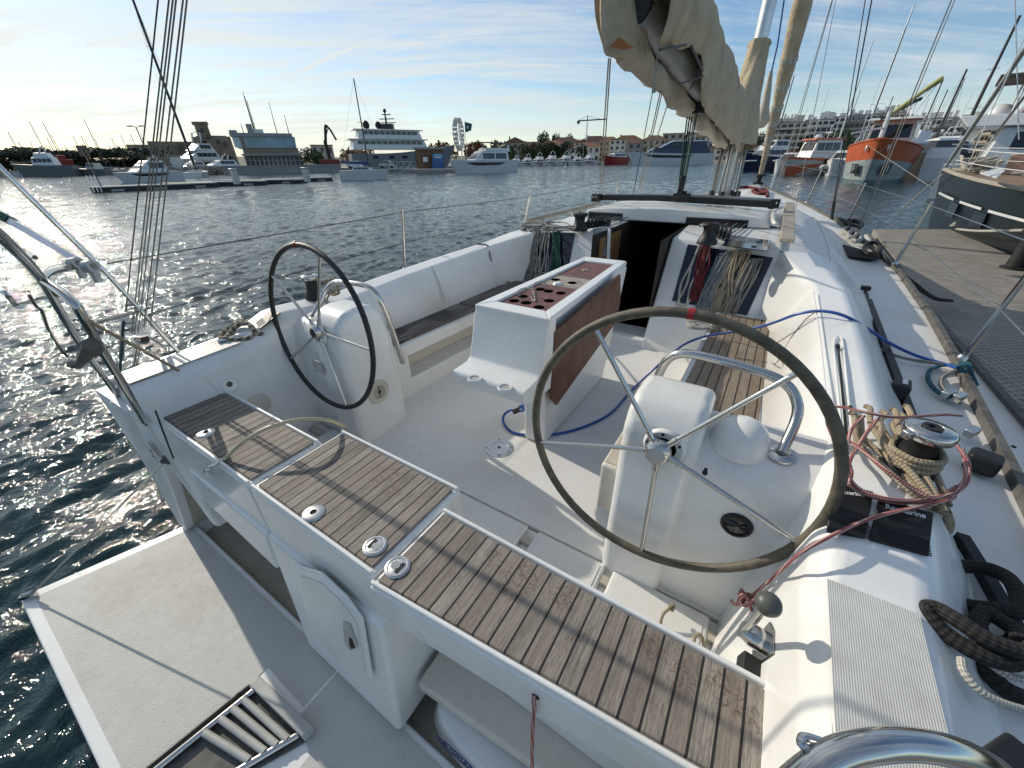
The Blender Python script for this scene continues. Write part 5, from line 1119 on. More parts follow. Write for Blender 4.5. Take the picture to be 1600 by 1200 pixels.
    pth = [Pz(1500, 840, 1.40), Pz(1540, 905, 1.39), Pz(1580, 975, 1.38), Pz(1610, 1030, 1.38)]
    mb = MB(); mb.loft([[p+Vector((-.014,0,-.01)), p+Vector((-.014,0,.018)), p+Vector((.014,0,.018)), p+Vector((.014,0,-.01))] for p in pth], closed=True); part('aft_track', mb, 'black', YA)
    for (x, y) in ((1478, 620), (1496, 625), (1515, 680)):
        p = Pz(x, y, 1.40); mb = MB(); mb.obox(p+Vector((0,0,.018)), (.012,-.01,0), (.02,.03,0), (0,0,.016)); part('fairlead', mb, 'alu', YA, bevel=.006)
    c = Pz(1536, 722, 1.42); mb = MB(); mb.obox(c, (.04,-.015,0), (.015,.04,0), (0,0,.035)); part('turning_block', mb, 'black', YA, bevel=.014)
    p = Pz(1352, 452, 1.46); mb = MB(); mb.tube([p, Pz(1357, 478, 1.44)], .014, 8); mb.obox(p+Vector((0,0,.01)), (.03,0,0), (0,.03,0), (0,0,.015)); part('winch_handle', mb, 'black', YA, bevel=.004)
build_rails()
# ------------------------------------------------------------------ loose ropes
def hank(tops, bots, n, r, mat, label, seed, off=.012, name='rope_coil', spread=.9, tail=None):
    """a hung coil: n long loops between the pixel segments tops and bots on the block face"""
    q = random.Random(seed); mb = MB()
    T0, T1 = [PF(*p, off) for p in tops]; B0, B1 = [PF(*p, off) for p in bots]
    pts = []
    for i in range(n):
        f = (i+.5)/n; t = T0.lerp(T1, f+q.uniform(-.12, .12)); f2 = q.random(); b = B0.lerp(B1, min(1, max(0, f2)))
        t = t+NF*(.006+.016*q.random())+Vector((0, 0, q.uniform(-.012, .012))); b = b+NF*(.004+.02*q.random())+Vector((0, 0, q.uniform(-.04, .03)))
        w_ = q.uniform(.012, .03)*spread; sx = Vector((w_, 0, 0))
        m1 = t.lerp(b, .35)+Vector((q.uniform(-.02, .02), 0, 0))+NF*.01; m2 = t.lerp(b, .7)+Vector((q.uniform(-.03, .03), 0, 0))
        loop = [t-sx*.7, m1-sx, m2-sx, b-sx*.8, b+Vector((0, 0, -.015)), b+sx*.8, m2+sx, m1+sx, t+sx*.7, t+Vector((0, 0, .012))+NF*.006]
        pts += loop
    mb.tube(pts, r, 7, smooth=4)
    # frapping turns
    c = T0.lerp(B0, .16).lerp(T1.lerp(B1, .16), .5)
    return solo(name, mb, mat, label, 'rope', 'control line coils hung on the cabin bulkhead')
def build_ropes():
    hank(((805,375),(822,358)), ((793,440),(815,447)), 7, .0075, 'r_lgrey', 'pale grey coil of rope, outermost on the port cabin bulkhead', 1)
    hank(((814,362),(824,360)), ((802,448),(820,452)), 6, .0075, 'r_lblue', 'blue and white coil of rope on the port cabin bulkhead', 2)
    hank(((829,366),(842,362)), ((822,440),(846,445)), 7, .0075, 'r_grey', 'thick grey coil of rope in the middle of the port cabin bulkhead', 3)
    hank(((848,366),(856,366)), ((838,425),(858,430)), 5, .006, 'r_lgrey', 'white flecked loops of thin rope over the grey coil on the port bulkhead', 4, spread=1.6)
    hank(((864,366),(878,366)), ((858,424),(880,428)), 6, .0075, 'r_green', 'dark green coil of rope beside the companionway to port', 5)
    mb = MB(); q = random.Random(5); pts = []
    for k in range(16): pts.append(Pz(812+q.uniform(0, 85), 352+q.uniform(-6, 8), 1.79+q.uniform(0, .05)))
    mb.tube(pts, .007, 6, smooth=6); solo('loose_rope_tangle', mb, 'r_grey', 'tangle of grey and mauve rope ends on the port cabin top beside the winch', 'rope')
    hank(((1098,388),(1107,384)), ((1080,465),(1092,470)), 6, .0085, 'r_red', 'dark red coil of rope on the starboard cabin bulkhead', 6)
    hank(((1100,378),(1106,378)), ((1066,470),(1078,474)), 2, .0095, 'r_white', 'single long white loop of rope hanging beside the dark red coil', 7, spread=3.2)
    hank(((1124,402),(1140,398)), ((1085,490),(1110,484)), 6, .0090, 'r_lblue', 'bluish grey coil of rope on the starboard cabin bulkhead', 8)
    hank(((1143,397),(1168,398)), ((1096,500),(1135,500)), 9, .0090, 'r_beige', 'large beige grey coil of rope in the middle of the starboard bulkhead', 9)
    hank(((1170,412),(1188,410)), ((1130,495),(1150,505)), 6, .0085, 'r_grey', 'rightmost grey coil of rope on the starboard cabin bulkhead', 10)
    mb = MB(); pts = [Pz(1065+18*math.cos(t)+t*.4, 512+14*math.sin(t*1.1), .88+.02*(i % 3)) for i, t in enumerate([k*.9 for k in range(22)])]; mb.tube([Pz(1088, 500, 1.10)]+pts, .0085, 6, smooth=5); solo('rope_heap', mb, 'r_red', 'dark red rope end heaped beside the front of the starboard bench', 'rope')
    mb = MB(); pts = [Pz(1095+22*math.cos(t), 508+6*math.sin(t*1.3), 1.285+.008*(i % 4)) for i, t in enumerate([k*.8 for k in range(20)])]; mb.tube(pts, .0085, 6, smooth=5); solo('rope_heap', mb, 'r_lgrey', 'pale rope ends gathered on the front of the starboard teak bench', 'rope')
    # grey line on the port seat back
    mb = MB(); mb.tube([Pz(745, 381, 1.76), Px(762, 384, -1.42), Px(766, 400, -1.37), Px(772, 425, -1.36), Pz(775, 438, 1.29), Pz(790, 436, 1.29), Pz(795, 440, 1.29), Pz(780, 442, 1.285), Pz(772, 432, 1.33), Pz(768, 427, 1.36), Pz(772, 424, 1.36)], .008, 6, smooth=5); solo('draped_line', mb, 'r_grey', 'grey line draped over the port seat back with a loop on the teak', 'rope')
    # blue shore cable
    mb = MB(); P = [Px(829, 640, .10)*.0+Pz(816, 641, .98), Pz(800, 640, .95), Pz(788, 648, .90), Pz(787, 660, .862), Pz(800, 675, .860), Pz(830, 680, .860), Pz(870, 678, .860), Pz(915, 666, .860), Pz(955, 645, .860), Pz(985, 612, .862), Pz(1010, 588, .88), Pz(1035, 565, 1.02), Pz(1062, 543, 1.18), Pz(1085, 531, 1.288), Pz(1110, 524, 1.290), Py(1160, 516, 2.93), Py(1190, 510, 2.86), Py(1215, 502, 2.79), Py(1245, 491, 2.71), Pz(1280, 486, 1.65), Pz(1315, 492, 1.655), Pz(1350, 510, 1.59), Pz(1390, 536, 1.47), Pz(1430, 555, 1.43), Pz(1470, 567, 1.42), Pz(1500, 576, 1.44)]
    mb.tube(P, .0085, 8, smooth=5); solo('shore_power_cable', mb, 'r_blue', 'long blue shore power cable from under the table across the starboard bench to the rail', 'cable')
    t = thing('cable_connector', 'blue and black plug lying under the cup holder ledge of the table', 'plug', tuple(Pz(820, 640, .96)))
    a = Pz(806, 642, .965); b = Pz(829, 632, .985); d = (b-a).normalized()
    mb = MB(); mb.tube([a-d*.02, a+d*.035], .018, 12); part('plug_collar', mb, 'black', t)
    mb = MB(); mb.tube([a+d*.035, b+d*.05], .026, 12); mb.obox(b+Vector((0,0,.022)), (.02,.03,.004), (-.008,.005,0), (0,0,.012)); part('plug_body', mb, 'r_blue', t)
    # thin grey wire over the coaming
    mb = MB(); mb.tube([Pz(1275, 487, 1.65), Px(1258, 500, 1.30), Px(1236, 528, 1.262), Px(1222, 552, 1.235), Px(1212, 568, 1.205), Pz(1200, 566, 1.285), Pz(1150, 559, 1.285)], .003, 6, smooth=5); solo('thin_wire', mb, 'r_grey', 'thin grey wire running from the blue cable down to the starboard bench', 'wire')
    # grey rope along side deck
    mb = MB(); mb.tube([Pz(1374, 545, 1.43), Pz(1400, 556, 1.43), Pz(1430, 563, 1.425), Pz(1460, 567, 1.42), Pz(1495, 572, 1.42)], .009, 6, smooth=5); solo('deck_line', mb, 'r_grey', 'grey rope crossing the starboard side deck to the stanchion', 'rope')
    mb = MB(); mb.tube([Pz(1505, 576, 1.43), Pz(1480, 570, 1.42), Pz(1455, 577, 1.41), Pz(1450, 592, 1.41), Pz(1462, 610, 1.41), Pz(1482, 622, 1.41)], .010, 6, smooth=5); mb.tube([Pz(1498,568,1.46), Pz(1512,568,1.47), Pz(1516,576,1.46), Pz(1504,580,1.45), Pz(1498,572,1.48), Pz(1512,572,1.49), Pz(1520,590,1.40), Pz(1526,602,1.36)], .010, 6, smooth=5); solo('teal_lashing', mb, 'r_teal', 'teal rope lashed round the foot of a starboard stanchion', 'rope')
    mb = MB(); mb.tube([Pz(1490,580,1.42), Pz(1473,590,1.41), Pz(1472,605,1.41), Pz(1490,622,1.41), Pz(1500,630,1.41)], .009, 6, smooth=5); solo('grey_strop', mb, 'r_grey', 'short grey strop inside the teal lashing at the starboard rail', 'rope')
    # beige sheet on the starboard winch
    mb = MB(); c = Vector((1.505, 1.32, -.10)); turns = [(c.x+(.052+.004*(i % 2))*math.cos(i*.55), c.y+(.052+.004*(i % 2))*math.sin(i*.55), 1.635+.0014*i) for i in range(40)]
    mb.tube(turns, .0085, 8, smooth=2)
    q = random.Random(12)
    strands = [[(1412,652),(1395,665),(1418,700),(1450,760),(1480,800)], [(1385,648),(1375,660),(1400,705),(1440,760),(1470,800)], [(1345,655),(1350,685),(1390,720),(1440,770),(1470,798)], [(1360,640),(1362,665),(1400,715),(1445,765),(1478,806)], [(1335,650),(1340,690),(1375,725),(1420,765),(1455,792)], [(1420,640),(1440,690),(1460,735),(1482,790)], [(1400,645),(1412,690),(1440,735),(1476,800)], [(1375,665),(1380,695),(1420,735),(1462,785)]]
    for i, s_ in enumerate(strands):
        P = [Pz(x, y, 1.630+.006*i-.05*(j/(len(s_)-1))**2*1.0) for j, (x, y) in enumerate(s_)]; mb.tube([Pz(s_[0][0]-8, s_[0][1]-6, 1.630+.006*i)]+P, .0088, 8, smooth=5)
    mb.tube([Pz(1480,800,1.585), Pz(1482,830,1.485), Pz(1485,815,1.505), Pz(1476,790,1.585)], .0088, 8, smooth=5)
    solo('winch_sheet', mb, 'r_beige', 'thick beige sheet turned on the starboard winch and flaked over the coaming', 'rope')
    # pink rope loops and tail to the knot
    mb = MB(); P = []
    for (x, y, z) in ((1502,650,1.585),(1480,648,1.615),(1440,650,1.665),(1400,652,1.685),(1355,645,1.685),(1320,637,1.675),(1300,637,1.665),(1292,655,1.655),(1300,680,1.655),(1315,700,1.665),(1330,735,1.670),(1328,757,1.655),(1350,772,1.625),(1400,785,1.625),(1450,783,1.625),(1490,768,1.605),(1508,745,1.575),(1506,715,1.545),(1492,690,1.565)): P.append(Pz(x, y, z))
    mb.tube(P, .0048, 8, smooth=5)
    P = [Pz(x, y, z) for (x, y, z) in ((1350,650,1.695),(1330,672,1.685),(1322,710,1.675),(1324,740,1.670),(1345,765,1.645),(1390,780,1.635),(1440,784,1.635),(1485,775,1.605),(1512,752,1.555),(1514,725,1.525),(1503,700,1.545))]; mb.tube(P, .0048, 8, smooth=5)
    P = [Pz(x, y, z) for (x, y, z) in ((1370,655,1.705),(1345,690,1.685),(1328,720,1.675),(1327,745,1.665),(1348,768,1.645),(1400,781,1.645),(1455,779,1.635),(1495,760,1.595))]; mb.tube(P, .0048, 8, smooth=5)
    P = [Pz(x, y, z) for (x, y, z) in ((1318,683,1.675),(1345,702,1.685),(1385,735,1.685),(1430,765,1.665),(1458,778,1.655),(1490,772,1.625),(1480,782,1.625),(1420,795,1.635),(1360,810,1.605),(1310,832,1.585),(1265,855,1.555),(1238,875,1.50),(1205,905,1.33),(1176,930,1.20))]; mb.tube(P, .0048, 8, smooth=5)
    kn = Pz(1166, 936, 1.19); kp = [kn+Vector((.020*math.sin(2.1*t), .018*math.cos(1.585*t), .020*math.sin(3.1*t))) for t in [i*.7 for i in range(22)]]; mb.tube(kp, .0048, 8, smooth=4); mb.tube([kn, Pz(1150,945,1.17), Pz(1143,938,1.18)], .0048, 8, smooth=4)
    mb.tube([Pz(1470,795,1.585), Pz(1482,800,1.545), Pz(1488,815,1.505), Pz(1480,826,1.505), Pz(1470,822,1.525)], .0048, 8, smooth=5)
    solo('pink_line', mb, 'r_pink', 'pink and red line looped round the starboard winch and knotted at the console foot', 'rope')
    mb = MB(); a = Py(836, 1088, .398); mb.tube([a+Vector((0,.03,.004)), a+Vector((0,-.006,0)), Py(835,1108,.385), Py(832,1150,.385), Py(831,1270,.385)], .0055, 8, smooth=4); solo('hanging_cord', mb, 'r_pink', 'reddish cord hanging from a hole in the long stern seat', 'rope')
    mb = MB(); mb.lathe([(0,0),(.010,0),(.010,.002)], Py(837,1088,.3985), (0,-1,0), n=14); part('cord_hole', mb, 'blackm', YA)
    # black mooring ropes on the starboard quarter
    def blackrope(P, r_, lab, m2='r_black', nm='mooring_rope'):
        mb = MB(); mb.tube(P, r_*.8, 10, smooth=6); return solo(nm, mb, m2, lab, 'rope')
    blackrope([Pz(1482,930,1.40), Pz(1474,905,1.42), Pz(1490,888,1.43), Pz(1530,886,1.44), Pz(1570,900,1.45), Pz(1590,925,1.46), Pz(1592,955,1.46), Pz(1560,952,1.45), Pz(1520,948,1.43), Pz(1490,938,1.41), Pz(1478,915,1.43)], .022, 'black covered eye of the mooring rope standing on the starboard side deck')
    blackrope([Pz(1620,1010,1.50), Pz(1580,1035,1.50), Pz(1530,1022,1.50), Pz(1480,992,1.50), Pz(1450,962,1.51), Pz(1446,950,1.515), Pz(1465,952,1.52), Pz(1500,972,1.53), Pz(1545,1000,1.53), Pz(1600,1020,1.53)], .021, 'black braided mooring rope drooping over the ribbed helm seat', )
    q = random.Random(4)
    P = [Pz(1560+34*math.cos(t)+4*q.uniform(-1,1), 985+26*math.sin(t*1.07)+4*q.uniform(-1,1), 1.42+.05*(i/16)) for i, t in enumerate([k*.85 for k in range(16)])]
    blackrope(P, .020, 'black braided mooring rope piled on the starboard quarter deck')
    blackrope([Pz(1530,1010,1.42), Pz(1545,1050,1.40), Pz(1575,1080,1.39), Pz(1620,1100,1.38)], .024, 'black rope end running aft below the pile on the starboard quarter')
    blackrope([Pz(1502,1030,1.50), Pz(1506,1050,1.50), Pz(1530,1078,1.49), Pz(1565,1098,1.48), Pz(1630,1118,1.46)], .0095, 'white braided rope curving below the black mooring rope', 'r_white')
    blackrope([Pz(1545,1035,1.47), Pz(1575,1055,1.46), Pz(1630,1068,1.46)], .0095, 'short white rope end on top of the black mooring rope', 'r_white')
    # twisted tan warp on the port quarter
    P = [Pz(352,530,1.53), Pz(360,520,1.54), Pz(372,508,1.57), Pz(388,506,1.57), Pz(398,518,1.54), Pz(390,528,1.52), Pz(370,531,1.52), Pz(350,530,1.52), Pz(345,524,1.53), Pz(362,511,1.55), Pz(380,503,1.58), Pz(395,512,1.56), Pz(400,522,1.53), Pz(412,522,1.52)]
    mb = MB(); mb.tube(P, .0145, 8, smooth=6); solo('twisted_warp', mb, 'r_tan', 'twisted tan mooring rope bundled on the port side deck', 'rope')
    mb = MB(); a = Pz(340, 534, 1.525); b = Pz(412, 514, 1.525); mb.tube([a, b], .012, 8); mb.tube([a.lerp(b,.35), a.lerp(b,.35)+Vector((0,0,-.04))], .012, 8); mb.tube([a.lerp(b,.65), a.lerp(b,.65)+Vector((0,0,-.04))], .012, 8); part('mooring_cleat', mb, 'steel', YA)
    # rope on the port winch
    pz_ = Pz(516, 452, 1.66)
    mb = MB(); c = Vector((pz_.x, pz_.y, 1.68)); P = [c+Vector((.05*math.cos(t)+.03, .02*math.sin(t*.7), .055*math.sin(t))) for t in [k*.62 for k in range(34)]]; mb.tube(P, .006, 6, smooth=3); mb.tube([c+Vector((-.02,0,-.05)), c+Vector((0,-.05,-.10)), c+Vector((.04,-.04,-.16))], .006, 6, smooth=4); solo('winch_coil', mb, 'r_beige', 'small beige coil of rope beside the port winch', 'rope')
    # dark strap lying on the starboard side deck, forward
    mb = MB(); mb.prism([Pz(1316,384,1.465), Pz(1345,392,1.46), Pz(1376,405,1.455), Pz(1360,408,1.455), Pz(1325,403,1.46)], (0,0,.02)); solo('dark_strap', mb, 'blackm', 'dark folded strap lying on the starboard side deck', 'strap', bevel=.008)
    mb = MB(); mb.tube([Pz(1363+13*math.cos(t), 388+9*math.sin(t), 1.48+.004*i) for i, t in enumerate([k*.6 for k in range(24)])], .020, 6, smooth=3); solo('black_line_coil', mb, 'r_black', 'small black coil of line at the starboard rail', 'rope')
    mb = MB(); mb.tube([Pz(1323+9*math.cos(t)+i*.9, 357+6*math.sin(t)+i*.8, 1.52) for i, t in enumerate([k*.8 for k in range(20)])], .026, 6, smooth=3); solo('rail_line_bundle', mb, 'r_lgrey', 'pale rope bundled along the starboard toe rail', 'rope')
    mb = MB(); mb.tube([Pz(1310,342,1.53), Pz(1325,348,1.56), Pz(1340,356,1.54), Pz(1346,350,1.55), Pz(1332,345,1.55), Pz(1322,352,1.53)], .030, 6, smooth=4); solo('dark_line_bundle', mb, 'r_black', 'dark rope bundle on the starboard toe rail beside the pale one', 'rope')
    # mooring line from rail to the pontoon
    mb = MB(); mb.tube([Pz(1405,425,1.44), Pz(1430,445,1.25), Pz(1460,466,.90), Pz(1487,470,.62)], .022, 8, smooth=4); solo('pontoon_line', mb, 'r_black', 'black mooring line from the starboard rail down to the pontoon', 'rope')
build_ropes()
# ------------------------------------------------------------------ pontoon alongside
def build_pontoon():
    t = NT('perforated pontoon deck'); o = t.sep()
    a = .17; xr = t.mth('ADD', o[0], t.mth('MULTIPLY', o[1], a)); yr = t.mth('SUBTRACT', o[1], t.mth('MULTIPLY', o[0], a))
    fx_ = t.mth('ABSOLUTE', t.mth('SUBTRACT', t.mth('FRACT', t.mth('MULTIPLY', xr, 16.0)), .5)); fy_ = t.mth('ABSOLUTE', t.mth('SUBTRACT', t.mth('FRACT', t.mth('ADD', t.mth('MULTIPLY', yr, 13.0), t.mth('MULTIPLY', t.mth('FLOOR', t.mth('MULTIPLY', xr, 16.0)), .5))), .5))
    hole = t.mth('MULTIPLY', t.mth('LESS_THAN', fx_, .27), t.mth('LESS_THAN', fy_, .27))
    rib = t.mth('LESS_THAN', t.mth('FRACT', t.mth('MULTIPLY', xr, .8)), .012)
    n = t.noise(2.5, 6, .65); n2 = t.noise(28, 3, .6)
    c = t.mix(t.ramp(n, .35, .7), (.36, .33, .285), (.26, .24, .205)); c = t.mix(t.mth('MULTIPLY', n2, .4), c, (.16, .14, .12))
    c = t.mix(t.mth('MAXIMUM', t.mth('MULTIPLY', hole, .55), t.mth('MULTIPLY', rib, .45)), c, (.03, .028, .026))
    t.put(c, t.b.inputs['Base Color']); t.b.inputs['Roughness'].default_value = .8
    t.bump(t.mth('SUBTRACT', 1.0, hole), .5, .01)
    T = thing('floating_pontoon', 'grey perforated floating pontoon alongside the yacht to starboard', 'pontoon', (4, 8, 0))
    q = [Pz(1365, 358, .55), Pz(1484, 358, .55), Pz(1502, 366, .55), Pz(1585, 401, .55)]
    P = [Vector((3.15, -3, .55)), Vector((3.12, 6.4, .55)), q[0], q[1], q[2], q[3], Vector((5.1, 10.0, .55)), Vector((5.4, -3, .55))]
    mb = MB(); mb.prism([p for p in P], (0, 0, -.35)); part('deck', mb, t.m, T)
    mb = MB(); mb.prism([Vector((2.62, -3, .53)), Vector((2.66, 6.4, .53)), Vector((2.95, 14.6, .53)), Vector((3.25, 14.8, .53)), Vector((3.10, 6.4, .53)), Vector((3.13, -3, .53))], (0, 0, -.40)); part('edge_beam', mb, 'skidw', T)
    mb = MB(); mb.prism([Vector((3.07, -3, .55)), Vector((3.06, 6.4, .55)), Vector((3.2, 14.7, .55)), Vector((3.26, 14.7, .55)), Vector((3.12, 6.4, .55)), Vector((3.135, -3, .55))], (0, 0, .03)); part('kerb_rail', mb, 'rubber', T)
    for k in range(14):
        mb = MB(); y = 1.0+k*.95; p = Vector((2.90+.004*y, y, .531)); mb.cyl(p, p+Vector((0, 0, .006)), .014, n=8); part('beam_bolt', mb, 'blackm', T)
    # piles with ropes and the black post at the right
    c = Pz(1585, 420, .55); mb = MB(); mb.lathe([(.20,0),(.20,.03),(.145,.05),(.13,.30),(.125,.95),(.14,1.02),(.135,1.10),(0,1.12)], c, (.0,.0,1), n=24); solo('black_bollard', mb, 'black', 'tall black bollard standing on the edge of the grey pontoon', 'bollard', smooth=40)
    c = Pz(1490, 357, .60); mb = MB(); mb.tube([c+Vector((.10*math.cos(t_)+.02*i*.2, .08*math.sin(t_), .05+.006*i)) for i, t_ in enumerate([k*.8 for k in range(26)])], .03, 6, smooth=3); solo('pontoon_rope_bundle', mb, 'r_lgrey', 'rope bundle on the far corner of the grey pontoon', 'rope')
    mb = MB(); mb.tube([Pz(1495, 358, .62), Pz(1530, 361, .85), Pz(1600, 360, 1.1)], .03, 6, smooth=4); solo('fleck_line', mb, 'r_lgrey', 'flecked black and white mooring line stretched above the far pontoon edge', 'rope')
build_pontoon()
# ------------------------------------------------------------------ boats
def colm(name, col, rough=.35, **k):
    if name not in M: M[name] = plain(name, col, rough, 0, .08, 1.2, **k)
    return name
def zat(px, py, d):
    r = ray(px, py); h = math.hypot(r.x, r.y); return CAM.z+d*r.z/h
class Frame:
    """boat frame: s from stern (0) to bow (1), u across in metres (+ starboard), z up"""
    def __init__(f, bow, stern):
        f.b = Vector((bow[0], bow[1], 0)); f.s = Vector((stern[0], stern[1], 0)); f.L = (f.b-f.s).length; f.d = (f.b-f.s).normalized(); f.r = Vector((f.d.y, -f.d.x, 0))
    def p(f, s, u, z): q = f.s+f.d*(f.L*s)+f.r*u; return Vector((q.x, q.y, z))
def hull_loft(f, B, fb, zb, flare=1.18, fine=2.2, n=12, z0=-.15, rake=.10, s0=0., trans=.85, zlow=None, zhi=None):
    """topsides between relative heights zlow..zhi (0 waterline .. 1 sheer)"""
    def hb(s, k):   # half beam
        fwd = max(0, (s-.40)/.60); w_ = (1-fwd**fine) if fwd > 0 else 1; aft = trans+(1-trans)*min(1, s/.4)
        return B/2*max(.004, w_)*aft*(1/flare+(1-1/flare)*k)
    def sh(s): return fb+(zb-fb)*max(0, (s-.25)/.75)**1.6
    lo, hi = (0 if zlow is None else zlow), (1 if zhi is None else zhi); secs = []
    ks = [lo, (lo+hi)/2, hi]
    for i in range(n+1):
        s = s0+(1-s0)*i/n; row = []
        H = sh(s)
        for k in ks[::-1]: 
            ss = s-rake*(1-k)*max(0, (s-.6)/.4); row.append(f.p(ss, -hb(s, k), z0+(H-z0)*k))
        for k in ks: 
            ss = s-rake*(1-k)*max(0, (s-.6)/.4); row.append(f.p(ss, hb(s, k), z0+(H-z0)*k))
        secs.append(row)
    mb = MB(); mb.loft(secs, cap=True)
    # deck
    o = len(mb.v); 
    for sec in secs: mb.v += [sec[0], sec[-1]]
    for i in range(n): mb.f.append((o+2*i, o+2*i+1, o+2*i+3, o+2*i+2))
    return mb, hb, sh
def house(f, s0, s1, w0, w1, z0, z1, rakef=.3, rakea=.1, tum=.88):
    """deckhouse: box with raked ends and tumblehome, w0 aft width, w1 forward width; rakes in metres"""
    mb = MB(); L_ = f.L; a = rakea/L_; b = rakef/L_
    mb.loft([[f.p(s0, -w0/2, z0), f.p(s1, -w1/2, z0), f.p(s1, w1/2, z0), f.p(s0, w0/2, z0)],
             [f.p(s0+a, -w0/2*tum, z1), f.p(s1-b, -w1/2*tum, z1), f.p(s1-b, w1/2*tum, z1), f.p(s0+a, w0/2*tum, z1)]], closed=True)
    return mb
def window_band(f, s0, s1, w0, w1, z0, z1, rakef, rakea, tum, k0, k1, n, front=True):
    """separate panes a little proud of a house's sides and front, between relative heights k0..k1"""
    out = []; L_ = f.L
    def side(s, k, sg):
        zz = z0+(z1-z0)*k; w_ = (w0+(w1-w0)*(s-s0)/(s1-s0))/2*(1+(tum-1)*k); return f.p(s, sg*(w_+.02), zz)
    sa = s0+rakea/L_*k1+(s1-s0)*.04; sb = s1-rakef/L_*k1-(s1-s0)*.03
    for sg in (-1, 1):
        for i in range(n):
            a = sa+(sb-sa)*(i+.06)/n; b = sa+(sb-sa)*(i+.94)/n; mb = MB(); nrm = f.r*sg*.015
            mb.prism([side(a, k0, sg), side(b, k0, sg), side(b, k1, sg), side(a, k1, sg)], nrm); out.append(mb)
    if front:
        for i in range(3):
            a = -.9+1.8*(i+.05)/3; b = -.9+1.8*(i+.95)/3; q = []
            for (u, k) in ((a, k0), (b, k0), (b, k1), (a, k1)): q.append(f.p(s1-rakef/L_*k+.02/L_, u*w1/2*(1+(tum-1)*k), z0+(z1-z0)*k))
            mb = MB(); mb.prism(q, f.d*.015); out.append(mb)
    return out
def motor_yacht(label, bow, stern, B, fb, zb, houses, hull='white', group=None, name='motor_yacht', stripe=True, glass='glass', mastz=None, fly=None, canopy=None, pulpit=True, band=None, detail=True):
    f = Frame(bow, stern); T = thing(name, label, 'motor yacht', tuple(f.p(.5, 0, 0)), group)
    mb, hb, sh = hull_loft(f, B, fb, zb); h = part('hull', mb, hull, T, smooth=50, fixn=True)
    if stripe:
        for sg in (-1, 1):
            mb = MB(); rows = []
            for i in range(9):
                s = .24+.58*i/8; row = []
                for k in (.84, .84-.22*min(1, 8*min(i/8+.02, 1-i/8+.02)**1.2)): row.append(f.p(s-.10*(1-k)*max(0,(s-.6)/.4), sg*(hb(s, k)+.025), -.15+(sh(s)+.15)*k))
                rows.append(row)
            mb.loft(rows, cap=False); part('hull_window', mb, glass, T)
    if band:
        for sg in (-1, 1):
            mb = MB(); S = [i/10 for i in range(11)]
            mb.loft([[f.p(s-.10*(1-.1)*max(0,(s-.6)/.4), sg*(hb(s,.02)+.015), .03), f.p(s-.10*(1-.2)*max(0,(s-.6)/.4), sg*(hb(s,.14)+.02), .03+.16*sh(s))] for s in S], cap=False); part('boot_stripe', mb, band, T)
    for (s0, s1, w0, w1, z0, z1, rf, ra, mat, k0, k1, n) in houses:
        o = part('deckhouse', house(f, s0, s1, w0, w1, z0, z1, rf, ra), mat, T, bevel=.08 if detail else 0, seg=2)
        if n:
            for w_ in window_band(f, s0, s1, w0, w1, z0, z1, rf, ra, .88, k0, k1, n): part('window', w_, glass, o)
    if canopy:
        s0, s1, w_, z = canopy; mb = MB(); mb.loft([[f.p(s, -w_/2, z-.12*abs(2*(s-s0)/(s1-s0)-1)**2), f.p(s, 0, z+.12-.12*abs(2*(s-s0)/(s1-s0)-1)**2), f.p(s, w_/2, z-.12*abs(2*(s-s0)/(s1-s0)-1)**2)] for s in [s0+(s1-s0)*i/6 for i in range(7)]], cap=False); c = part('canopy', mb, 'black', T); sd = c.modifiers.new('t', 'SOLIDIFY'); sd.thickness = .05
        for s in (s0+.02, s1-.02):
            for sg in (-1, 1): mb = MB(); mb.tube([f.p(s, sg*w_*.45, z-1.5), f.p(s, sg*w_*.47, z-.08)], .03, 6); part('canopy_post', mb, 'steel', T)
    if mastz:
        s, z0, z1 = mastz; 
        mb = MB(); mb.loft([[f.p(s+.03, -B*.30, z0), f.p(s-.0, -B*.30, z0)], [f.p(s-.02, -B*.26, z1), f.p(s-.05, -B*.26, z1)], [f.p(s-.02, B*.26, z1), f.p(s-.05, B*.26, z1)], [f.p(s+.03, B*.30, z0), f.p(s-.0, B*.30, z0)]], cap=False); a = part('radar_arch', mb, hull if hull in ('white', 'offwhite') else 'white', T); sd = a.modifiers.new('t', 'SOLIDIFY'); sd.thickness = .10
        mb = MB(); mb.ball(f.p(s-.03, 0, z1+.22), .24, 10, (1, 1, .8)); part('radar_dome', mb, 'white', T)
        mb = MB(); mb.tube([f.p(s-.03, B*.1, z1), f.p(s-.06, B*.1, z1+1.4)], .02, 5); part('aerial', mb, 'white', T)
    if pulpit:
        for sg in (-1, 1):
            mb = MB(); mb.tube([f.p(s, sg*max(.05, hb(s, 1)-.06), sh(s)+.62) for s in (.55, .7, .82, .92, .985)], .022, 5); r_ = part('bow_rail', mb, 'steel', T)
            if detail:
                for s in (.56, .70, .83, .95): mb = MB(); mb.tube([f.p(s, sg*max(.05, hb(s, 1)-.06), sh(s)), f.p(s, sg*max(.05, hb(s, 1)-.06), sh(s)+.62)], .018, 5); part('rail_post', mb, 'steel', T)
    return T, f, hb, sh
def bd(px, d): b = bearing(px, d); return (b.x, b.y)
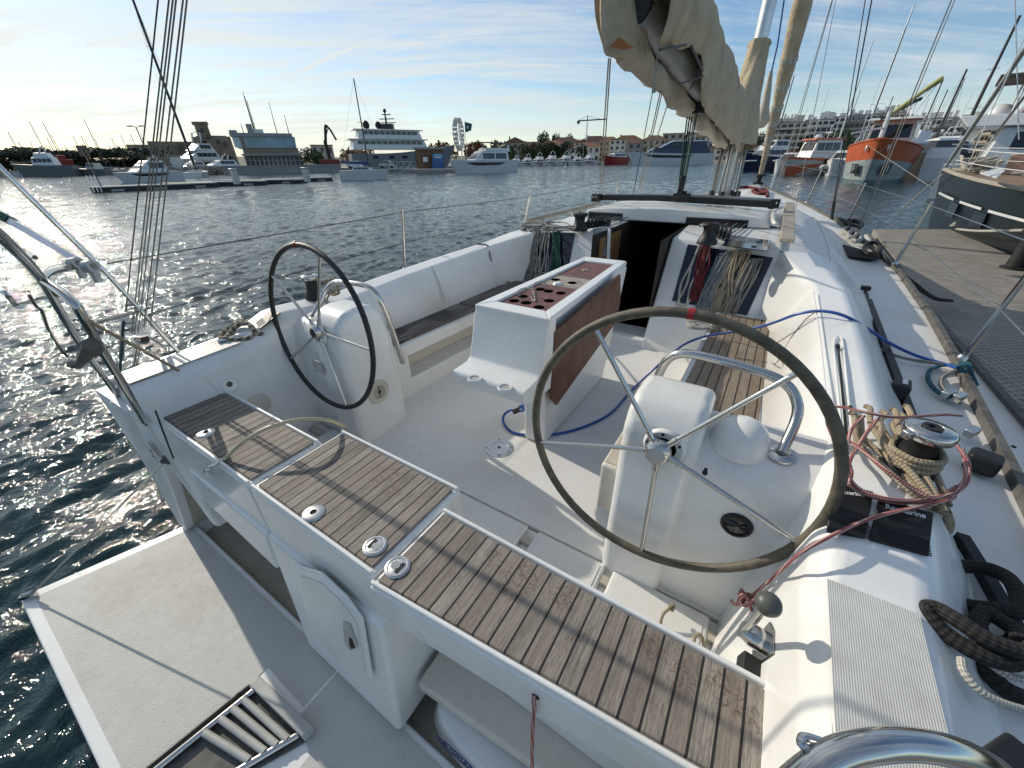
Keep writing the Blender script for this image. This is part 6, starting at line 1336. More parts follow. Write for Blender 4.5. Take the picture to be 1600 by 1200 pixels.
def sailboat(label, px, py, d, L_, ang, group=None, hull='white', mastm='mast', mr=.09, spread=1, boom=True, furl=None, small=False, fb=1.1):
    """placed by its masthead: bearing of the masthead and its height at distance d"""
    c = bearing(px, d, py); top = zat(px, py, d); a = Vector((math.cos(ang), math.sin(ang), 0))
    f = Frame(c+a*L_*.55, c-a*L_*.45); T = thing('sailing_boat', label, 'sailing boat', tuple(f.p(.5, 0, 0)), group)
    mb, hb, sh = hull_loft(f, L_*.29, fb, fb*1.25, fine=1.8, n=8); part('hull', mb, hull, T, smooth=50, fixn=True)
    part('cabin', house(f, .30, .66, L_*.18, L_*.11, fb*.98, fb+.42, .9, .3), 'offwhite', T)
    mb = MB(); mb.tube([f.p(.45, 0, fb), f.p(.45, 0, top)], [mr, mr*.7], 6); m_ = part('mast', mb, mastm, T)
    for k in range(spread):
        z = fb+(top-fb)*(.42+.26*k); mb = MB(); mb.tube([f.p(.44, -.9+.2*k, z), f.p(.45, 0, z-.05), f.p(.44, .9-.2*k, z)], .028, 5); part('spreader', mb, mastm, T)
    if boom:
        mb = MB(); mb.tube([f.p(.45, 0, fb+1.1), f.p(.10, 0, fb+1.2)], .16, 6); part('boom', mb, furl or 'offwhite', T)
    if not small:
        for q in ((f.p(.99, 0, fb*1.25), f.p(.45, 0, top*.97)), (f.p(.02, 0, fb), f.p(.45, 0, top)), (f.p(.44, L_*.13, fb), f.p(.45, 0, top*.93)), (f.p(.44, -L_*.13, fb), f.p(.45, 0, top*.93))):
            mb = MB(); mb.tube(q, max(.008, d*.00012), 4); part('stay', mb, 'dwire', T)
    return T, f
def PV(p): return Vector((p.x, p.y, 0))
# ------------------------------------------------------------------ right: dark ketch beside the pontoon
def build_ketch():
    colm('dark green hull', (.006, .011, .013), .30, coat=.0); colm('teak deck far', (.26, .17, .10), .7); colm('salmon cloth', (.50, .27, .17), .8)
    bowp = Pz(1470, 268, 1.92); bow = (bowp.x+.02, bowp.y); stern = (10.0, 2.2)
    f = Frame(bow, stern); T = thing('dark_sailing_ketch', 'dark green sailing ketch with teak deck moored beyond the pontoon', 'sailing yacht', tuple(f.p(.5, 0, 0)))
    B = 4.2
    mb, hb, sh = hull_loft(f, B, 1.55, 1.95, flare=1.12, fine=2.0, n=18, rake=.05, trans=.9); h = part('hull', mb, 'dark green hull', T, smooth=60, fixn=True)
    mb = MB(); N_ = 18; secs = [[f.p(s, -hb(s, 1)+.06, sh(s)+.012), f.p(s, hb(s, 1)-.06, sh(s)+.012)] for s in [i/N_*.985 for i in range(N_+1)]]; mb.loft(secs, cap=False); part('teak_deck', mb, 'teak deck far', T)
    for sg in (-1, 1):
        mb = MB(); mb.tube([f.p(s, sg*(hb(s, 1)-.02), sh(s)+.05) for s in [i/N_*.99 for i in range(N_+1)]], .05, 6); part('toe_rail', mb, 'pole', T)
        for a, b in ((.50,.56),(.575,.70),(.72,.80),(.83,.93)):
            mb = MB(); S = [a+(b-a)*i/5 for i in range(6)]; mb.loft([[f.p(s, sg*(hb(s,.73)+.012), -.15+(sh(s)+.15)*.72), f.p(s, sg*(hb(s,.755)+.012), -.15+(sh(s)+.15)*.75)] for s in S], cap=False); part('white_stripe', mb, 'white', T)
        for s in (.57, .715, .815):
            q = [f.p(s+a, sg*(hb(s+a, k)+.012), -.15+(sh(s)+.15)*k) for a, k in ((-.018,.52),(.018,.52),(.018,.70),(-.018,.70))]; mb = MB(); mb.prism(q, f.r*sg*.02); part('porthole', mb, 'glass', T)
        P = [f.p(s, sg*(hb(s, 1)-.08), sh(s)+.68) for s in (.05,.2,.35,.5,.63,.75,.86,.95)]
        for z in (0, -.32): mb = MB(); mb.tube([p+Vector((0, 0, z)) for p in P], .009, 5); part('lifeline', mb, 'label_white', T)
        for p in P: mb = MB(); mb.tube([p+Vector((0,0,.02)), p-Vector((0,0,.66))], .016, 6); part('stanchion', mb, 'steel', T)
    mb = MB(); mb.tube([f.p(.95, -hb(.95,1)+.05, sh(1)+.7), f.p(.995, -.1, sh(1)+.75), f.p(.995, .1, sh(1)+.75), f.p(.95, hb(.95,1)-.05, sh(1)+.7)], .022, 6, smooth=4); part('bow_pulpit', mb, 'steel', T)
    part('cabin', house(f, .25, .62, 2.4, 1.7, 1.60, 2.02, .6, .3), 'offwhite', T, bevel=.05)
    a = f.p(.995, 0, 2.05); b = Py(1640, 20, a.y-4.5); d = (b-a).normalized(); mb = MB(); mb.tube([a, a+d*.6, a+d*1.2, a+d*9], [.03, .05, .055, .05], 10); fs = part('furled_staysail', mb, colm('pale blue grey sail', (.34,.38,.38), .6), T)
    mb = MB(); a2 = f.p(.93, 0, 2.0); mb.tube([a2, a2+d*9], .03, 8); part('forestay', mb, 'alu', T)
    for k, (x0, y0, x1, y1) in enumerate(((1512, 268, 1600, 150), (1586, 0, 1592, 218), (1520, 240, 1600, 60))):
        yk = a.y-2.5-k*.6; mb = MB(); mb.tube([Py(x0, y0, yk), Py(x1, y1, yk)], .012, 5); part('stay', mb, 'label_white', T)
    cl = f.p(.70, -.5, 2.1)
    q = [f.p(.80, -1.25, 1.93), f.p(.70, -1.5, 1.88), f.p(.66, .3, 2.2), f.p(.76, .3, 2.3)]; mb = MB(); mb.prism([Pz(1530,272,2.0), Pz(1556,280,2.0), Pz(1570,268,2.08), Pz(1560,265,2.08)], (0,0,.03)); solo('white_bag', mb, 'white', 'white triangular sail bag lying on the deck of the dark ketch', 'bag', bevel=.01)
    c0 = Px(1572, 268, f.p(.72, -.3, 0).x); y_ = c0.y; mb = MB(); mb.prism([Py(1567,273,y_), Py(1610,280,y_), Py(1616,235,y_+.3), Py(1580,243,y_+.3)], (.05,.2,0)); solo('salmon_awning', mb, 'salmon cloth', 'salmon coloured awning folded on the deck of the dark ketch', 'awning', bevel=.02)
    mb = MB(); q = random.Random(9); cc = f.p(.93, .1, 2.15)
    for k in range(9): mb.tube([cc+Vector((q.uniform(-.5,.5), q.uniform(-.5,.5), q.uniform(-.15,.25))) for _ in range(3)], .05, 5, smooth=3)
    solo('folded_sail_heap', mb, 'sail', 'crumpled white sail heaped on the bow of the dark ketch', 'sail')
    mb = MB(); mb.tube([Pz(1474, 272, 1.9), Pz(1440, 300, 1.2), Pz(1402, 332, .25)], .02, 5); solo('bow_mooring_line', mb, 'r_lgrey', 'mooring line running down into the water from the bow of the dark ketch', 'rope')
build_ketch()
def build_trawler():
    
    for nm_, c_ in (('orange ship paint', (.50, .10, .03)), ('grey ship paint', (.33, .38, .38))):
        t = NT(nm_); st_ = t.noise(1.0, 6, .65, sc3=(4, 4, .35)); bl_ = t.noise(1.1, 6, .65)
        c = t.mix(t.ramp(bl_, .35, .7), c_, tuple(x*.78 for x in c_)); c = t.mix(t.mth('MULTIPLY', t.ramp(st_, .56, .74), .55), c, (.13, .055, .03))
        t.put(c, t.b.inputs['Base Color']); t.b.inputs['Roughness'].default_value = .55; M[nm_] = t.m
    colm('mast yellow green', (.42, .40, .14), .6)
    d0 = Pz(1378, 288, 0); D = math.hypot(d0.x-CAM.x, d0.y)
    bow = bd(1362, D); c = Vector((bow[0]-CAM.x, bow[1], 0)).normalized(); side = Vector((c.y, -c.x, 0))
    st = Vector((bow[0], bow[1], 0))+c*17+side*1.4; f = Frame(bow, (st.x, st.y)); 
    T = thing('fishing_trawler', 'grey and orange fishing trawler lying bow on to the camera', 'trawler', tuple(f.p(.5, 0, 0)))
    zt = zat(1380, 217, D); B = 6.2
    mb, hb, sh = hull_loft(f, B, zt*.74, zt, flare=1.22, fine=3.2, n=16, rake=.06, zlow=0, zhi=.58); part('lower_hull', mb, 'grey ship paint', T, smooth=60, fixn=True)
    mb, hb, sh = hull_loft(f, B+.05, zt*.74, zt, flare=1.22, fine=3.2, n=16, rake=.06, zlow=.58, zhi=1.0); part('bulwark', mb, 'orange ship paint', T, smooth=60, fixn=True)
    for sg in (-1, 1):
        mb = MB(); mb.loft([[f.p(s-.06*.9*max(0,(s-.6)/.4), sg*(hb(s,.04)+.02), .05), f.p(s-.06*.85*max(0,(s-.6)/.4), sg*(hb(s,.12)+.03), .30)] for s in [i/12 for i in range(13)]], cap=False); part('boot_stripe', mb, colm('blue grey stripe', (.10,.16,.18)), T)
        mb = MB(); p = f.p(.945, sg*(hb(.945, .80)+.03), .80*zt); mb.tube([p+Vector((0,0,.25)), p+f.d*.12, p+Vector((0,0,-.20))], .09, 6, smooth=3); part('hawse_lip', mb, 'white', T)
        s = .90; q = [f.p(s+a, sg*(hb(s+a, k)+.05), zt*k) for a, k in ((-.03,.22),(.025,.22),(.03,.46),(-.03,.46))]; mb = MB(); mb.prism(q, f.r*sg*.03); an = part('anchor_pocket', mb, 'black', T)
        mb = MB(); c0 = sum(q, Vector())/4+f.r*sg*.08; mb.tube([c0+Vector((0,0,.35)), c0-Vector((0,0,.30))], .06, 6); mb.tube([c0-f.d*.25-Vector((0,0,.05)), c0-Vector((0,0,.34)), c0+f.d*.25-Vector((0,0,.05))], .06, 6, smooth=3); part('anchor', mb, 'white', T)
    mb = MB(); mb.tube([f.p(s, -hb(s,1), sh(s)+.06) for s in [.3+.69*i/12 for i in range(13)]]+[f.p(s, hb(s,1), sh(s)+.06) for s in [.99-.69*i/12 for i in range(13)]], .09, 6); part('bulwark_cap', mb, 'orange ship paint', T)
    w_ = part('wheelhouse', house(f, .28, .52, 4.6, 4.0, zt*.72, zt*.72+3.0, .5, .2), 'offwhite', T, bevel=.06)
    for q in window_band(f, .28, .52, 4.6, 4.0, zt*.72, zt*.72+3.0, .5, .2, .88, .45, .85, 3): part('window', q, 'glass', w_)
    part('wheelhouse_roof', house(f, .26, .55, 5.0, 4.6, zt*.72+3.0, zt*.72+3.2, .2, .2), 'white', T)
    # foremast and raised crane boom
    zb = zat(1385, 215, D+4); mp = f.p(.80, .2, 0)
    mb = MB(); mb.tube([f.p(.80, .25, zt*.9), f.p(.78, .35, zat(1395, 178, D+4)+.2)], [.22, .18], 8); part('foremast', mb, 'white', T)
    a = f.p(.78, .35, zat(1396, 182, D+4)); b = Vector((*bd(1417, D+5), zat(1417, 126, D+5))); mb = MB(); mb.tube([a, a.lerp(b, .8), b], [.22, .19, .16], 6); cr = part('crane_boom', mb, 'mast yellow green', T)
    mb = MB(); mb.tube([a.lerp(b,.62), a.lerp(b,.72), b+Vector((0,0,-.15))], [.10, .24, .22], 6); part('boom_head', mb, 'mast yellow green', T)
    mb = MB(); e = Vector((*bd(1400, D+4.5), zat(1400, 156, D+4.5))); mb.tube([a+Vector((-.5,0,-.2)), e], .13, 6); part('lift_ram', mb, 'dwire', T)
    for k in range(4): mb = MB(); q = (a+Vector((-.5,0,-.2))).lerp(e, .3+.2*k); mb.obox(q, (.22,0,0), (0,.1,0), (0,0,.09)); part('ram_lamp', mb, 'black', cr)
    b2 = Vector((*bd(1316, D-1), zat(1316, 209, D-1))); mb = MB(); mb.tube([a+Vector((0,0,-.9)), b2], [.09, .07], 6); part('derrick', mb, 'white', T)
    for (p, q) in ((b, f.p(.98, 0, zt)), (b, f.p(.3, -1, zt*.72+3.2)), (b, f.p(.4, 1.5, zt*.72+3.2))): mb = MB(); mb.tube([p, q], .02, 4); part('stay', mb, 'dwire', T)
    for (x, y) in ((1312, 275), (1480, 300)):
        mb = MB(); mb.tube([f.p(.95, -hb(.95,.9) if x < 1400 else hb(.95,.9), zt*.86), Vector((*bd(x, D-6), .0))], .022, 4); solo('trawler_mooring_line', mb, 'r_lgrey', 'mooring line running %s from the bow of the orange and grey trawler' % ('left' if x < 1400 else 'right'), 'rope')
build_trawler()
def build_pilot():
    colm('salmon orange paint', (.55, .15, .07), .5)
    d0 = Pz(1240, 273, 0); D = math.hypot(d0.x-CAM.x, d0.y)
    f = Frame(bd(1222, D-1), bd(1312, D+6.5)); T = thing('pilot_boat', 'orange and white pilot boat with white wheelhouse left of the trawler', 'pilot boat', tuple(f.p(.5, 0, 0)))
    zb = zat(1235, 244, D); B = 4.2
    mb, hb, sh = hull_loft(f, B, zb*.84, zb, flare=1.30, fine=2.6, n=14); part('hull', mb, 'offwhite', T, smooth=60, fixn=True)
    for sg in (-1, 1):
        def hp(s, k): return f.p(s-.10*(1-k)*max(0,(s-.6)/.4), sg*(hb(s,k)+.02), -.15+(sh(s)+.15)*k)
        mb = MB(); mb.loft([[hp(a, lo), hp(a, (lo+hi)/2), hp(a, hi)] for a, lo, hi in ((.48,.60,.64),(.58,.46,.66),(.68,.32,.62),(.78,.16,.58),(.86,.03,.55),(.93,.03,.52),(.985,.03,.50))], cap=False); part('diagonal_stripe', mb, 'salmon orange paint', T)
        mb = MB(); mb.loft([[hp(s,.86), hp(s,1.0)] for s in [i/12*.985 for i in range(13)]], cap=False); part('sheer_band', mb, 'salmon orange paint', T)
        for i in range(9): mb = MB(); s = .05+.05*i; mb.tube([hp(s,.5)+f.r*sg*.12, hp(s,.95)+f.r*sg*.12], .14, 6); part('tyre_fender', mb, 'black', T)
    z0 = zb*.88; w_ = part('wheelhouse', house(f, .18, .66, 3.2, 2.7, z0, zat(1275, 219, D+2), .7, .2), 'white', T, bevel=.05)
    z1 = zat(1275, 219, D+2)
    for q in window_band(f, .18, .66, 3.2, 2.7, z0, z1, .7, .2, .88, .42, .85, 3): part('window', q, 'glass', w_)
    part('wheelhouse_roof', house(f, .15, .66, 3.2, 2.8, z1, z1+.22, .2, .2), 'salmon orange paint', T, bevel=.04)
    mb = MB(); mb.lathe([(.5,0),(.55,.25),(.35,.55),(0,.62)], f.p(.50, 0, z1+.2), n=14); part('raft_pod', mb, 'white', T)
    mb = MB(); mb.tube([f.p(.35, 0, z1+.2), f.p(.33, 0, z1+1.9)], .06, 6); mb.obox(f.p(.34, 0, z1+1.0), f.r*.6, f.d*.06, Vector((0,0,.06))); part('mast', mb, 'white', T)
    for sg in (-1, 1): mb = MB(); mb.tube([f.p(s, sg*max(.05, hb(s,1)-.1), sh(s)+.7) for s in (.3,.5,.7,.85,.97)], .03, 5); part('guard_rail', mb, 'salmon orange paint', T)
    # inflatable beside it
    f2 = Frame(bd(1290, D-2), bd(1318, D+3)); mb = MB()
    T2 = thing('inflatable_tender', 'pale grey inflatable tender between the pilot boat and the trawler', 'dinghy', tuple(f2.p(.5, 0, 0)))
    mb.tube([f2.p(0,-.7,.75), f2.p(.6,-.7,.80), f2.p(.9,-.35,1.0), f2.p(1,0,1.08), f2.p(.9,.35,1.0), f2.p(.6,.7,.80), f2.p(0,.7,.75)], .36, 10, smooth=5); part('tube', mb, colm('pale grey rubber', (.42,.42,.40), .6), T2)
    mb = MB(); mb.loft([[f2.p(s,-.6*(1-s**3),.6), f2.p(s,0,.05+.4*s**2), f2.p(s,.6*(1-s**3),.6)] for s in (0,.3,.6,.85,.98)], cap=False); part('floor', mb, 'greygrill', T2)
build_pilot()
def build_right_yachts():
    W = 'white'
    # large white yacht behind the ketch
    D = 40.0; D2 = 46
    sx = bd(1452, D); bx = Vector((*bd(1640, D), 0)); f0 = (Vector((*sx, 0))-bx).normalized()
    T, f, hb, sh = motor_yacht('large white motor yacht with dark window band behind the dark ketch', (bx.x+10, bx.y-2), bd(1478, D), 6.0, 1.9, 2.9,
      [(.10,.62,5.4,4.4, 1.9, 3.75, 1.6, .3, W, .40, .85, 1), (.02,.66,5.6,4.2, 3.75, 4.35, 1.8, -.6, W, 0, 0, 0), (.14,.42,4.0,3.4, 4.35, 5.2, 1.0, .3, colm('mauve panel', (.24,.20,.27), .4), 0, 0, 0)], name='motor_yacht', stripe=True, pulpit=True, mastz=None)
    mb = MB(); mb.obox(f.p(.22, 0, 6.1), f.d*2.6, f.r*2.1, Vector((0,0,.10))); part('hard_top', mb, colm('taupe canvas', (.10,.085,.07), .8), T, bevel=.05)
    for s, u in ((.12,1.8),(.12,-1.8),(.33,1.8),(.33,-1.8)): mb = MB(); mb.tube([f.p(s, u, 4.3), f.p(s, u, 6.05)], .05, 6); part('top_post', mb, W, T)
    mb = MB(); mb.ball(Vector((*bd(1526, D), zat(1526, 180, D))), .55, 14, (1,1,.9)); part('satellite_dome', mb, W, T)
    mb = MB(); q = [Vector((*bd(x, D-.5), zat(x, y, D-.5))) for x, y in ((1485,220),(1512,190),(1524,184),(1530,196),(1512,206),(1505,222))]; mb.prism(q, f.r*1.0+Vector((0,.6,0))); part('radar_arch', mb, W, T, bevel=.06)
    # white yacht stern, dark yacht and others further back
    motor_yacht('white yacht stern seen just left of the dark ketch bow', bd(1482, 72), bd(1468, 64), 2.9, 2.2, 2.6, [(.05,.5,2.6,2.2,2.2,3.1,.5,.2,W,.3,.8,1)], detail=False, pulpit=False)
    motor_yacht('long black hulled motor yacht between the trawler and the dark ketch', bd(1425, 78), bd(1492, 74), 5.0, 2.6, 3.0, [(.15,.7,4.2,3.6,2.6,3.9,1.4,.4,'glass',0,0,0), (.2,.66,3.6,3.2,3.9,4.2,1.4,.4,W,0,0,0)], hull='black', stripe=False)
    motor_yacht('white flybridge yacht half hidden behind the trawler orange bulwark', bd(1432, 88), bd(1490, 95), 5.0, 2.2, 2.8, [(.12,.66,4.4,3.6,2.3,3.9,1.2,.3,W,.35,.85,3), (.1,.5,3.4,3,3.9,4.8,.8,.3,W,0,0,0)], mastz=(.25,4.8,6.0))
    motor_yacht('white cabin cruiser behind the trawler wheelhouse', bd(1372, 85), bd(1425, 92), 5.0, 2.4, 3.0, [(.12,.66,4.4,3.6,2.4,4.2,1.2,.3,W,.35,.85,3), (.1,.5,3.4,3,4.2,5.6,.8,.3,W,0,0,0)], mastz=(.25,5.4,6.6), detail=False)
    motor_yacht('white boat with tan canopy behind the pilot boat', bd(1300, 80), bd(1335, 84), 4.2, 1.6, 2.2, [(.12,.7,3.6,3.0,1.7,3.2,1.0,.3,'offwhite',.35,.8,2)], detail=False)
    motor_yacht('small white sports boat left of the pilot boat bow', bd(1215, 88), bd(1252, 94), 4.0, 1.6, 2.2, [(.25,.75,3.2,2.4,1.7,3.1,1.6,.5,W,.3,.85,3)], detail=False)
    motor_yacht('long navy blue hulled yacht with white upper deck left of the pilot boat', bd(1158, 105), bd(1222, 112), 5.4, 2.5, 3.3, [(.1,.72,4.8,3.6,2.5,4.1,2.2,.4,W,.3,.8,3),(.1,.5,4.0,3.4,4.1,5.6,1.2,.3,W,.3,.8,2)], hull=colm('navy hull', (.010,.016,.05), .15, coat=.4), mastz=(.3,5.4,6.8), stripe=False, canopy=(.08,.5,4.2,7.2))
    motor_yacht('second navy blue yacht in front of the apartment blocks', bd(1162, 120), bd(1215, 126), 5.4, 3.0, 4.2, [(.1,.72,4.8,3.6,3.4,5.0,2.2,.4,W,.3,.8,3)], hull='navy hull', stripe=False, detail=False)
    for i, (px, d, L_, lab) in enumerate(((1445, 95, 12, 'white motor boat in the crowded berths behind the trawler, nearest the crane'), (1465, 100, 12, 'white motor boat with open flybridge in the crowded berths right of the crane'), (1330, 105, 11, 'white motor boat behind the long derrick of the trawler'), (1290, 115, 12, 'white motor boat in the berths under the beige apartment blocks'), (1400, 120, 13, 'white motor boat in the berths straight behind the trawler crane'))):
        motor_yacht(lab, bd(px-14, d), bd(px+14, d+9), 4.0, 1.8, 2.4, [(.15,.7,3.4,2.8,1.9,3.4,1.2,.3,W,.35,.82,2),(.15,.5,2.8,2.4,3.4,4.2,.6,.2,W,0,0,0)], mastz=(.28,4.1,5.6), detail=False)
    # masts: top pixel, distance, mast radius, colour
    G = 'bare masts of sailing boats berthed on the right'
    for (px, py, d) in ((1262,168,190),(1278,150,180),(1296,138,170),(1318,170,185),(1345,140,160),(1378,120,150),(1385,165,175),(1405,172,170),(1460,168,160),(1466,150,150),(1490,158,155),(1499,135,140),(1522,140,150),(1545,120,130),(1556,158,150),(1570,130,120),(1225,172,200)):
        sailboat('distant sailing boat with thin bare mast in the crowd of masts on the right', px, py, d, 11, 1.0+.3*math.sin(px), 'crowd of thin masts on the right', mastm='dwire' if px % 2 else 'mast', mr=.09, spread=1, small=True)
    for (px, py, d, r_, mm, lab, sp) in ((1241,118,150,.16,'dwire','sailing boat with dark mast right of the furled headsail',1), (1365,62,98,.13,'mast','sailing boat with silver mast left of the tallest silver mast',1), (1429,7,102,.16,'mast','sailing boat with the tallest silver mast behind the trawler',1), (1416,42,95,.10,'dwire','sailing boat with thin dark mast crossing behind the tallest silver mast',0),
        (1474,124,110,.13,'dwire','sailing boat with dark mast, first right of the trawler crane',0), (1481,140,120,.12,'dwire','sailing boat with short dark mast, second right of the trawler crane',0), (1511,108,85,.15,'dwire','sailing boat with thick dark mast, third right of the trawler crane',1), (1452,152,150,.10,'mast','sailing boat with pale thin mast close right of the trawler crane',1), (1396,150,140,.12,'dwire','sailing boat with dark mast close left of the trawler crane',0),
        (1594,24,95,.22,'dwire','sailing boat with heavy black mast above the large white yacht',2), (1508,122,140,.10,'dwire','sailing boat with thin dark mast beside the thick dark one',0), (1445,130,130,.10,'mast','sailing boat with grey mast right behind the trawler crane head',0), (1533,162,170,.12,'mast','sailing boat with low pale mast over the white yacht dome',1), (1330,160,160,.11,'mast','sailing boat with low mast before the beige apartment blocks',1), (1588,95,110,.09,'dwire','sailing boat with thin dark mast at the right edge of the view',0), (1213,150,170,.10,'mast','sailing boat with pale mast just left of the dark mast',0)):
        sailboat(lab, px, py, d, 12, 1.0+.3*math.sin(px), G, mastm=mm, mr=r_, spread=sp, small=d > 90)
build_right_yachts()
# ------------------------------------------------------------------ far shore: land, walls, town
def build_land():
    mt = plain('quay stone', (.30, .28, .25), .85, 0, .2, .3); mg = plain('scrub ground', (.10, .11, .07), .9, 0, .3, .1)
    def strip(name, pts, d2, z, mat, kind):
        mb = MB(); P = [Vector((*bd(px, d), 0)) for px, d in pts]; Q = [Vector((*bd(px, d+d2), 0)) for px, d in pts]; n = len(P)
        mb.add([p+Vector((0,0,-1)) for p in P]+[p+Vector((0,0,z)) for p in P]+[p+Vector((0,0,z)) for p in Q], [(i, i+1, n+i+1, n+i) for i in range(n-1)]+[(n+i, n+i+1, 2*n+i+1, 2*n+i) for i in range(n-1)])
        return struct(name, mb, mat, smooth=0)
    strip('far_quay', [(-260, 230), (40, 235), (170, 225), (330, 215), (420, 190), (540, 170), (640, 165), (700, 185), (780, 260), (900, 300), (1040, 300), (1180, 260), (1320, 200), (1440, 150), (1600, 130), (1900, 120)], 700, 1.0, mt, 'structure')
    # hills: one sheet rising behind the town
    mb = MB(); n = 60; rows = []
    prof = {-300: 4, 100: 5, 200: 9, 300: 14, 420: 10, 520: 10, 640: 10, 780: 10, 860: 15, 940: 20, 1040: 24, 1120: 30, 1200: 26, 1300: 26, 1400: 24, 1500: 22, 1600: 21, 1900: 20}
    ks = sorted(prof); r_ = random.Random(2)
    def h(px):
        for a, b in zip(ks, ks[1:]):
            if px <= b: t = (px-a)/(b-a); return prof[a]+(prof[b]-prof[a])*t
        return prof[ks[-1]]
    for j, (d, k) in enumerate(((420, 0), (500, .45), (600, .8), (720, 1.0), (900, .9))):
        rows.append([Vector((*bd(-300+2200*i/n, d), 1.0+k*h(-300+2200*i/n)*(1+.06*r_.uniform(-1, 1)))) for i in range(n+1)])
    mb.loft(rows, cap=False); struct('hills', mb, mg, smooth=60)
build_land()
ROOF = plain('terracotta tiles', (.26, .115, .07), .8, 0, .25, .6); ROOF2 = plain('brown tiles', (.17, .10, .07), .8, 0, .25, .6); FLATR = plain('grey flat roof', (.26, .25, .24), .8)
WALLS = [plain('ochre wall', (.46, .34, .20), .85, 0, .12, .4), plain('cream wall', (.66, .60, .49), .85, 0, .1, .4), plain('beige wall', (.40, .345, .27), .85, 0, .12, .4), plain('pink wall', (.42, .28, .22), .85, 0, .1, .4), plain('white wall', (.76, .74, .69), .85, 0, .08, .4), plain('grey wall', (.30, .29, .28), .85, 0, .1, .4)]
WIN = plain('near black pane', (.035, .035, .04), .3)  # one near-black colour for house panes and embrasures
def building(label, px0, px1, ytop, d, dep, wall, roof, floors, cols, z0=0.8, style='hip', group=None, balcony=False, name='town_house'):
    a = Vector((*bd(px0, d), 0)); b = Vector((*bd(px1, d+(px1-px0)*.0), 0)); dr = (b-a).normalized(); bk = Vector((-dr.y, dr.x, 0))
    if bk.dot(Vector((a.x-CAM.x, a.y, 0))) < 0: bk = -bk
    zt = zat((px0+px1)/2, ytop, d); W_ = (b-a).length; rh = min((zt-z0)*.28, W_*.22) if style != 'flat' else .5; ze = zt-rh
    base = (a+b)/2+bk*dep*.5; T = thing(name, label, 'building', (base.x, base.y, z0), group)
    def P(u, v, z): q = a+dr*(W_*u)+bk*(dep*v); return Vector((q.x, q.y, z))
    mb = MB(); mb.loft([[P(0,0,z), P(1,0,z), P(1,1,z), P(0,1,z)] for z in (z0-1.5, ze)], closed=True); wl = part('wall', mb, WALLS[wall], T, smooth=0)
    o = .04
    mb = MB()
    if style == 'hip': mb.loft([[P(-o,-o,ze), P(1+o,-o,ze), P(1+o,1+o,ze), P(-o,1+o,ze)], [P(.3,.45,zt), P(.7,.45,zt), P(.7,.55,zt), P(.3,.55,zt)]], closed=True)
    elif style == 'gable': mb.prism([P(-o,-.06,ze), P(1+o,-.06,ze), P(.5,-.06,zt)], bk*dep*1.12)
    else: mb.loft([[P(-o*.5,-o*.5,ze), P(1+o*.5,-o*.5,ze), P(1+o*.5,1,ze), P(-o*.5,1,ze)], [P(-o*.5,-o*.5,zt), P(1+o*.5,-o*.5,zt), P(1+o*.5,1,zt), P(-o*.5,1,zt)]], closed=True)
    rf = part('roof', mb, roof, T, smooth=0)
    if style != 'flat': mb = MB(); mb.loft([[P(u,v,z) for u, v in ((.22,.5),(.28,.5),(.28,.6),(.22,.6))] for z in (ze, zt+.7)], closed=True); part('chimney', mb, WALLS[wall], rf, smooth=0)
    if balcony:
        q_ = random.Random(int(px0*7)); u = .05
        while u < .9:
            w2 = q_.uniform(.10, .25); h2 = q_.uniform(.8, 2.8); mb = MB(); mb.loft([[P(a, v, zt+c) for a, v in ((u,.15),(min(.98,u+w2),.15),(min(.98,u+w2),.8),(u,.8))] for c in (-.1, h2)], closed=True); part('roof_terrace_block', mb, WALLS[wall], rf, smooth=0); u += w2+q_.uniform(.02, .12)
    fh = (ze-z0)/floors; cw = W_/cols; proto = None
    for i in range(floors):
        for j in range(cols):
            u0 = (j+.28)/cols; u1 = (j+.72)/cols
            if balcony: u0 = (j+.1)/cols; u1 = (j+.9)/cols
            if proto is None:
                mb = MB(); c = P((u0+u1)/2, -.0, z0+fh*(i+.55)); hw = (u1-u0)/2*W_; mb.obox(c-bk*.02, dr*hw, bk*.04, Vector((0,0,fh*.27))); proto = part('window', mb, WIN, T, smooth=0); p0 = (j, i); 
            else:
                c = proto.copy(); COL.objects.link(c); c.parent = T; off = dr*((j-p0[0])*cw); c.location = Vector(proto.location)+Vector((off.x, off.y, (i-p0[1])*fh))
        if balcony:
            mb = MB(); z = z0+fh*i; mb.loft([[P(-.01,-.12,q), P(1.01,-.12,q), P(1.01,0,q), P(-.01,0,q)] for q in (z+.0, z+fh*.30)], closed=True); part('balcony', mb, WALLS[wall], T, smooth=0)
    return T
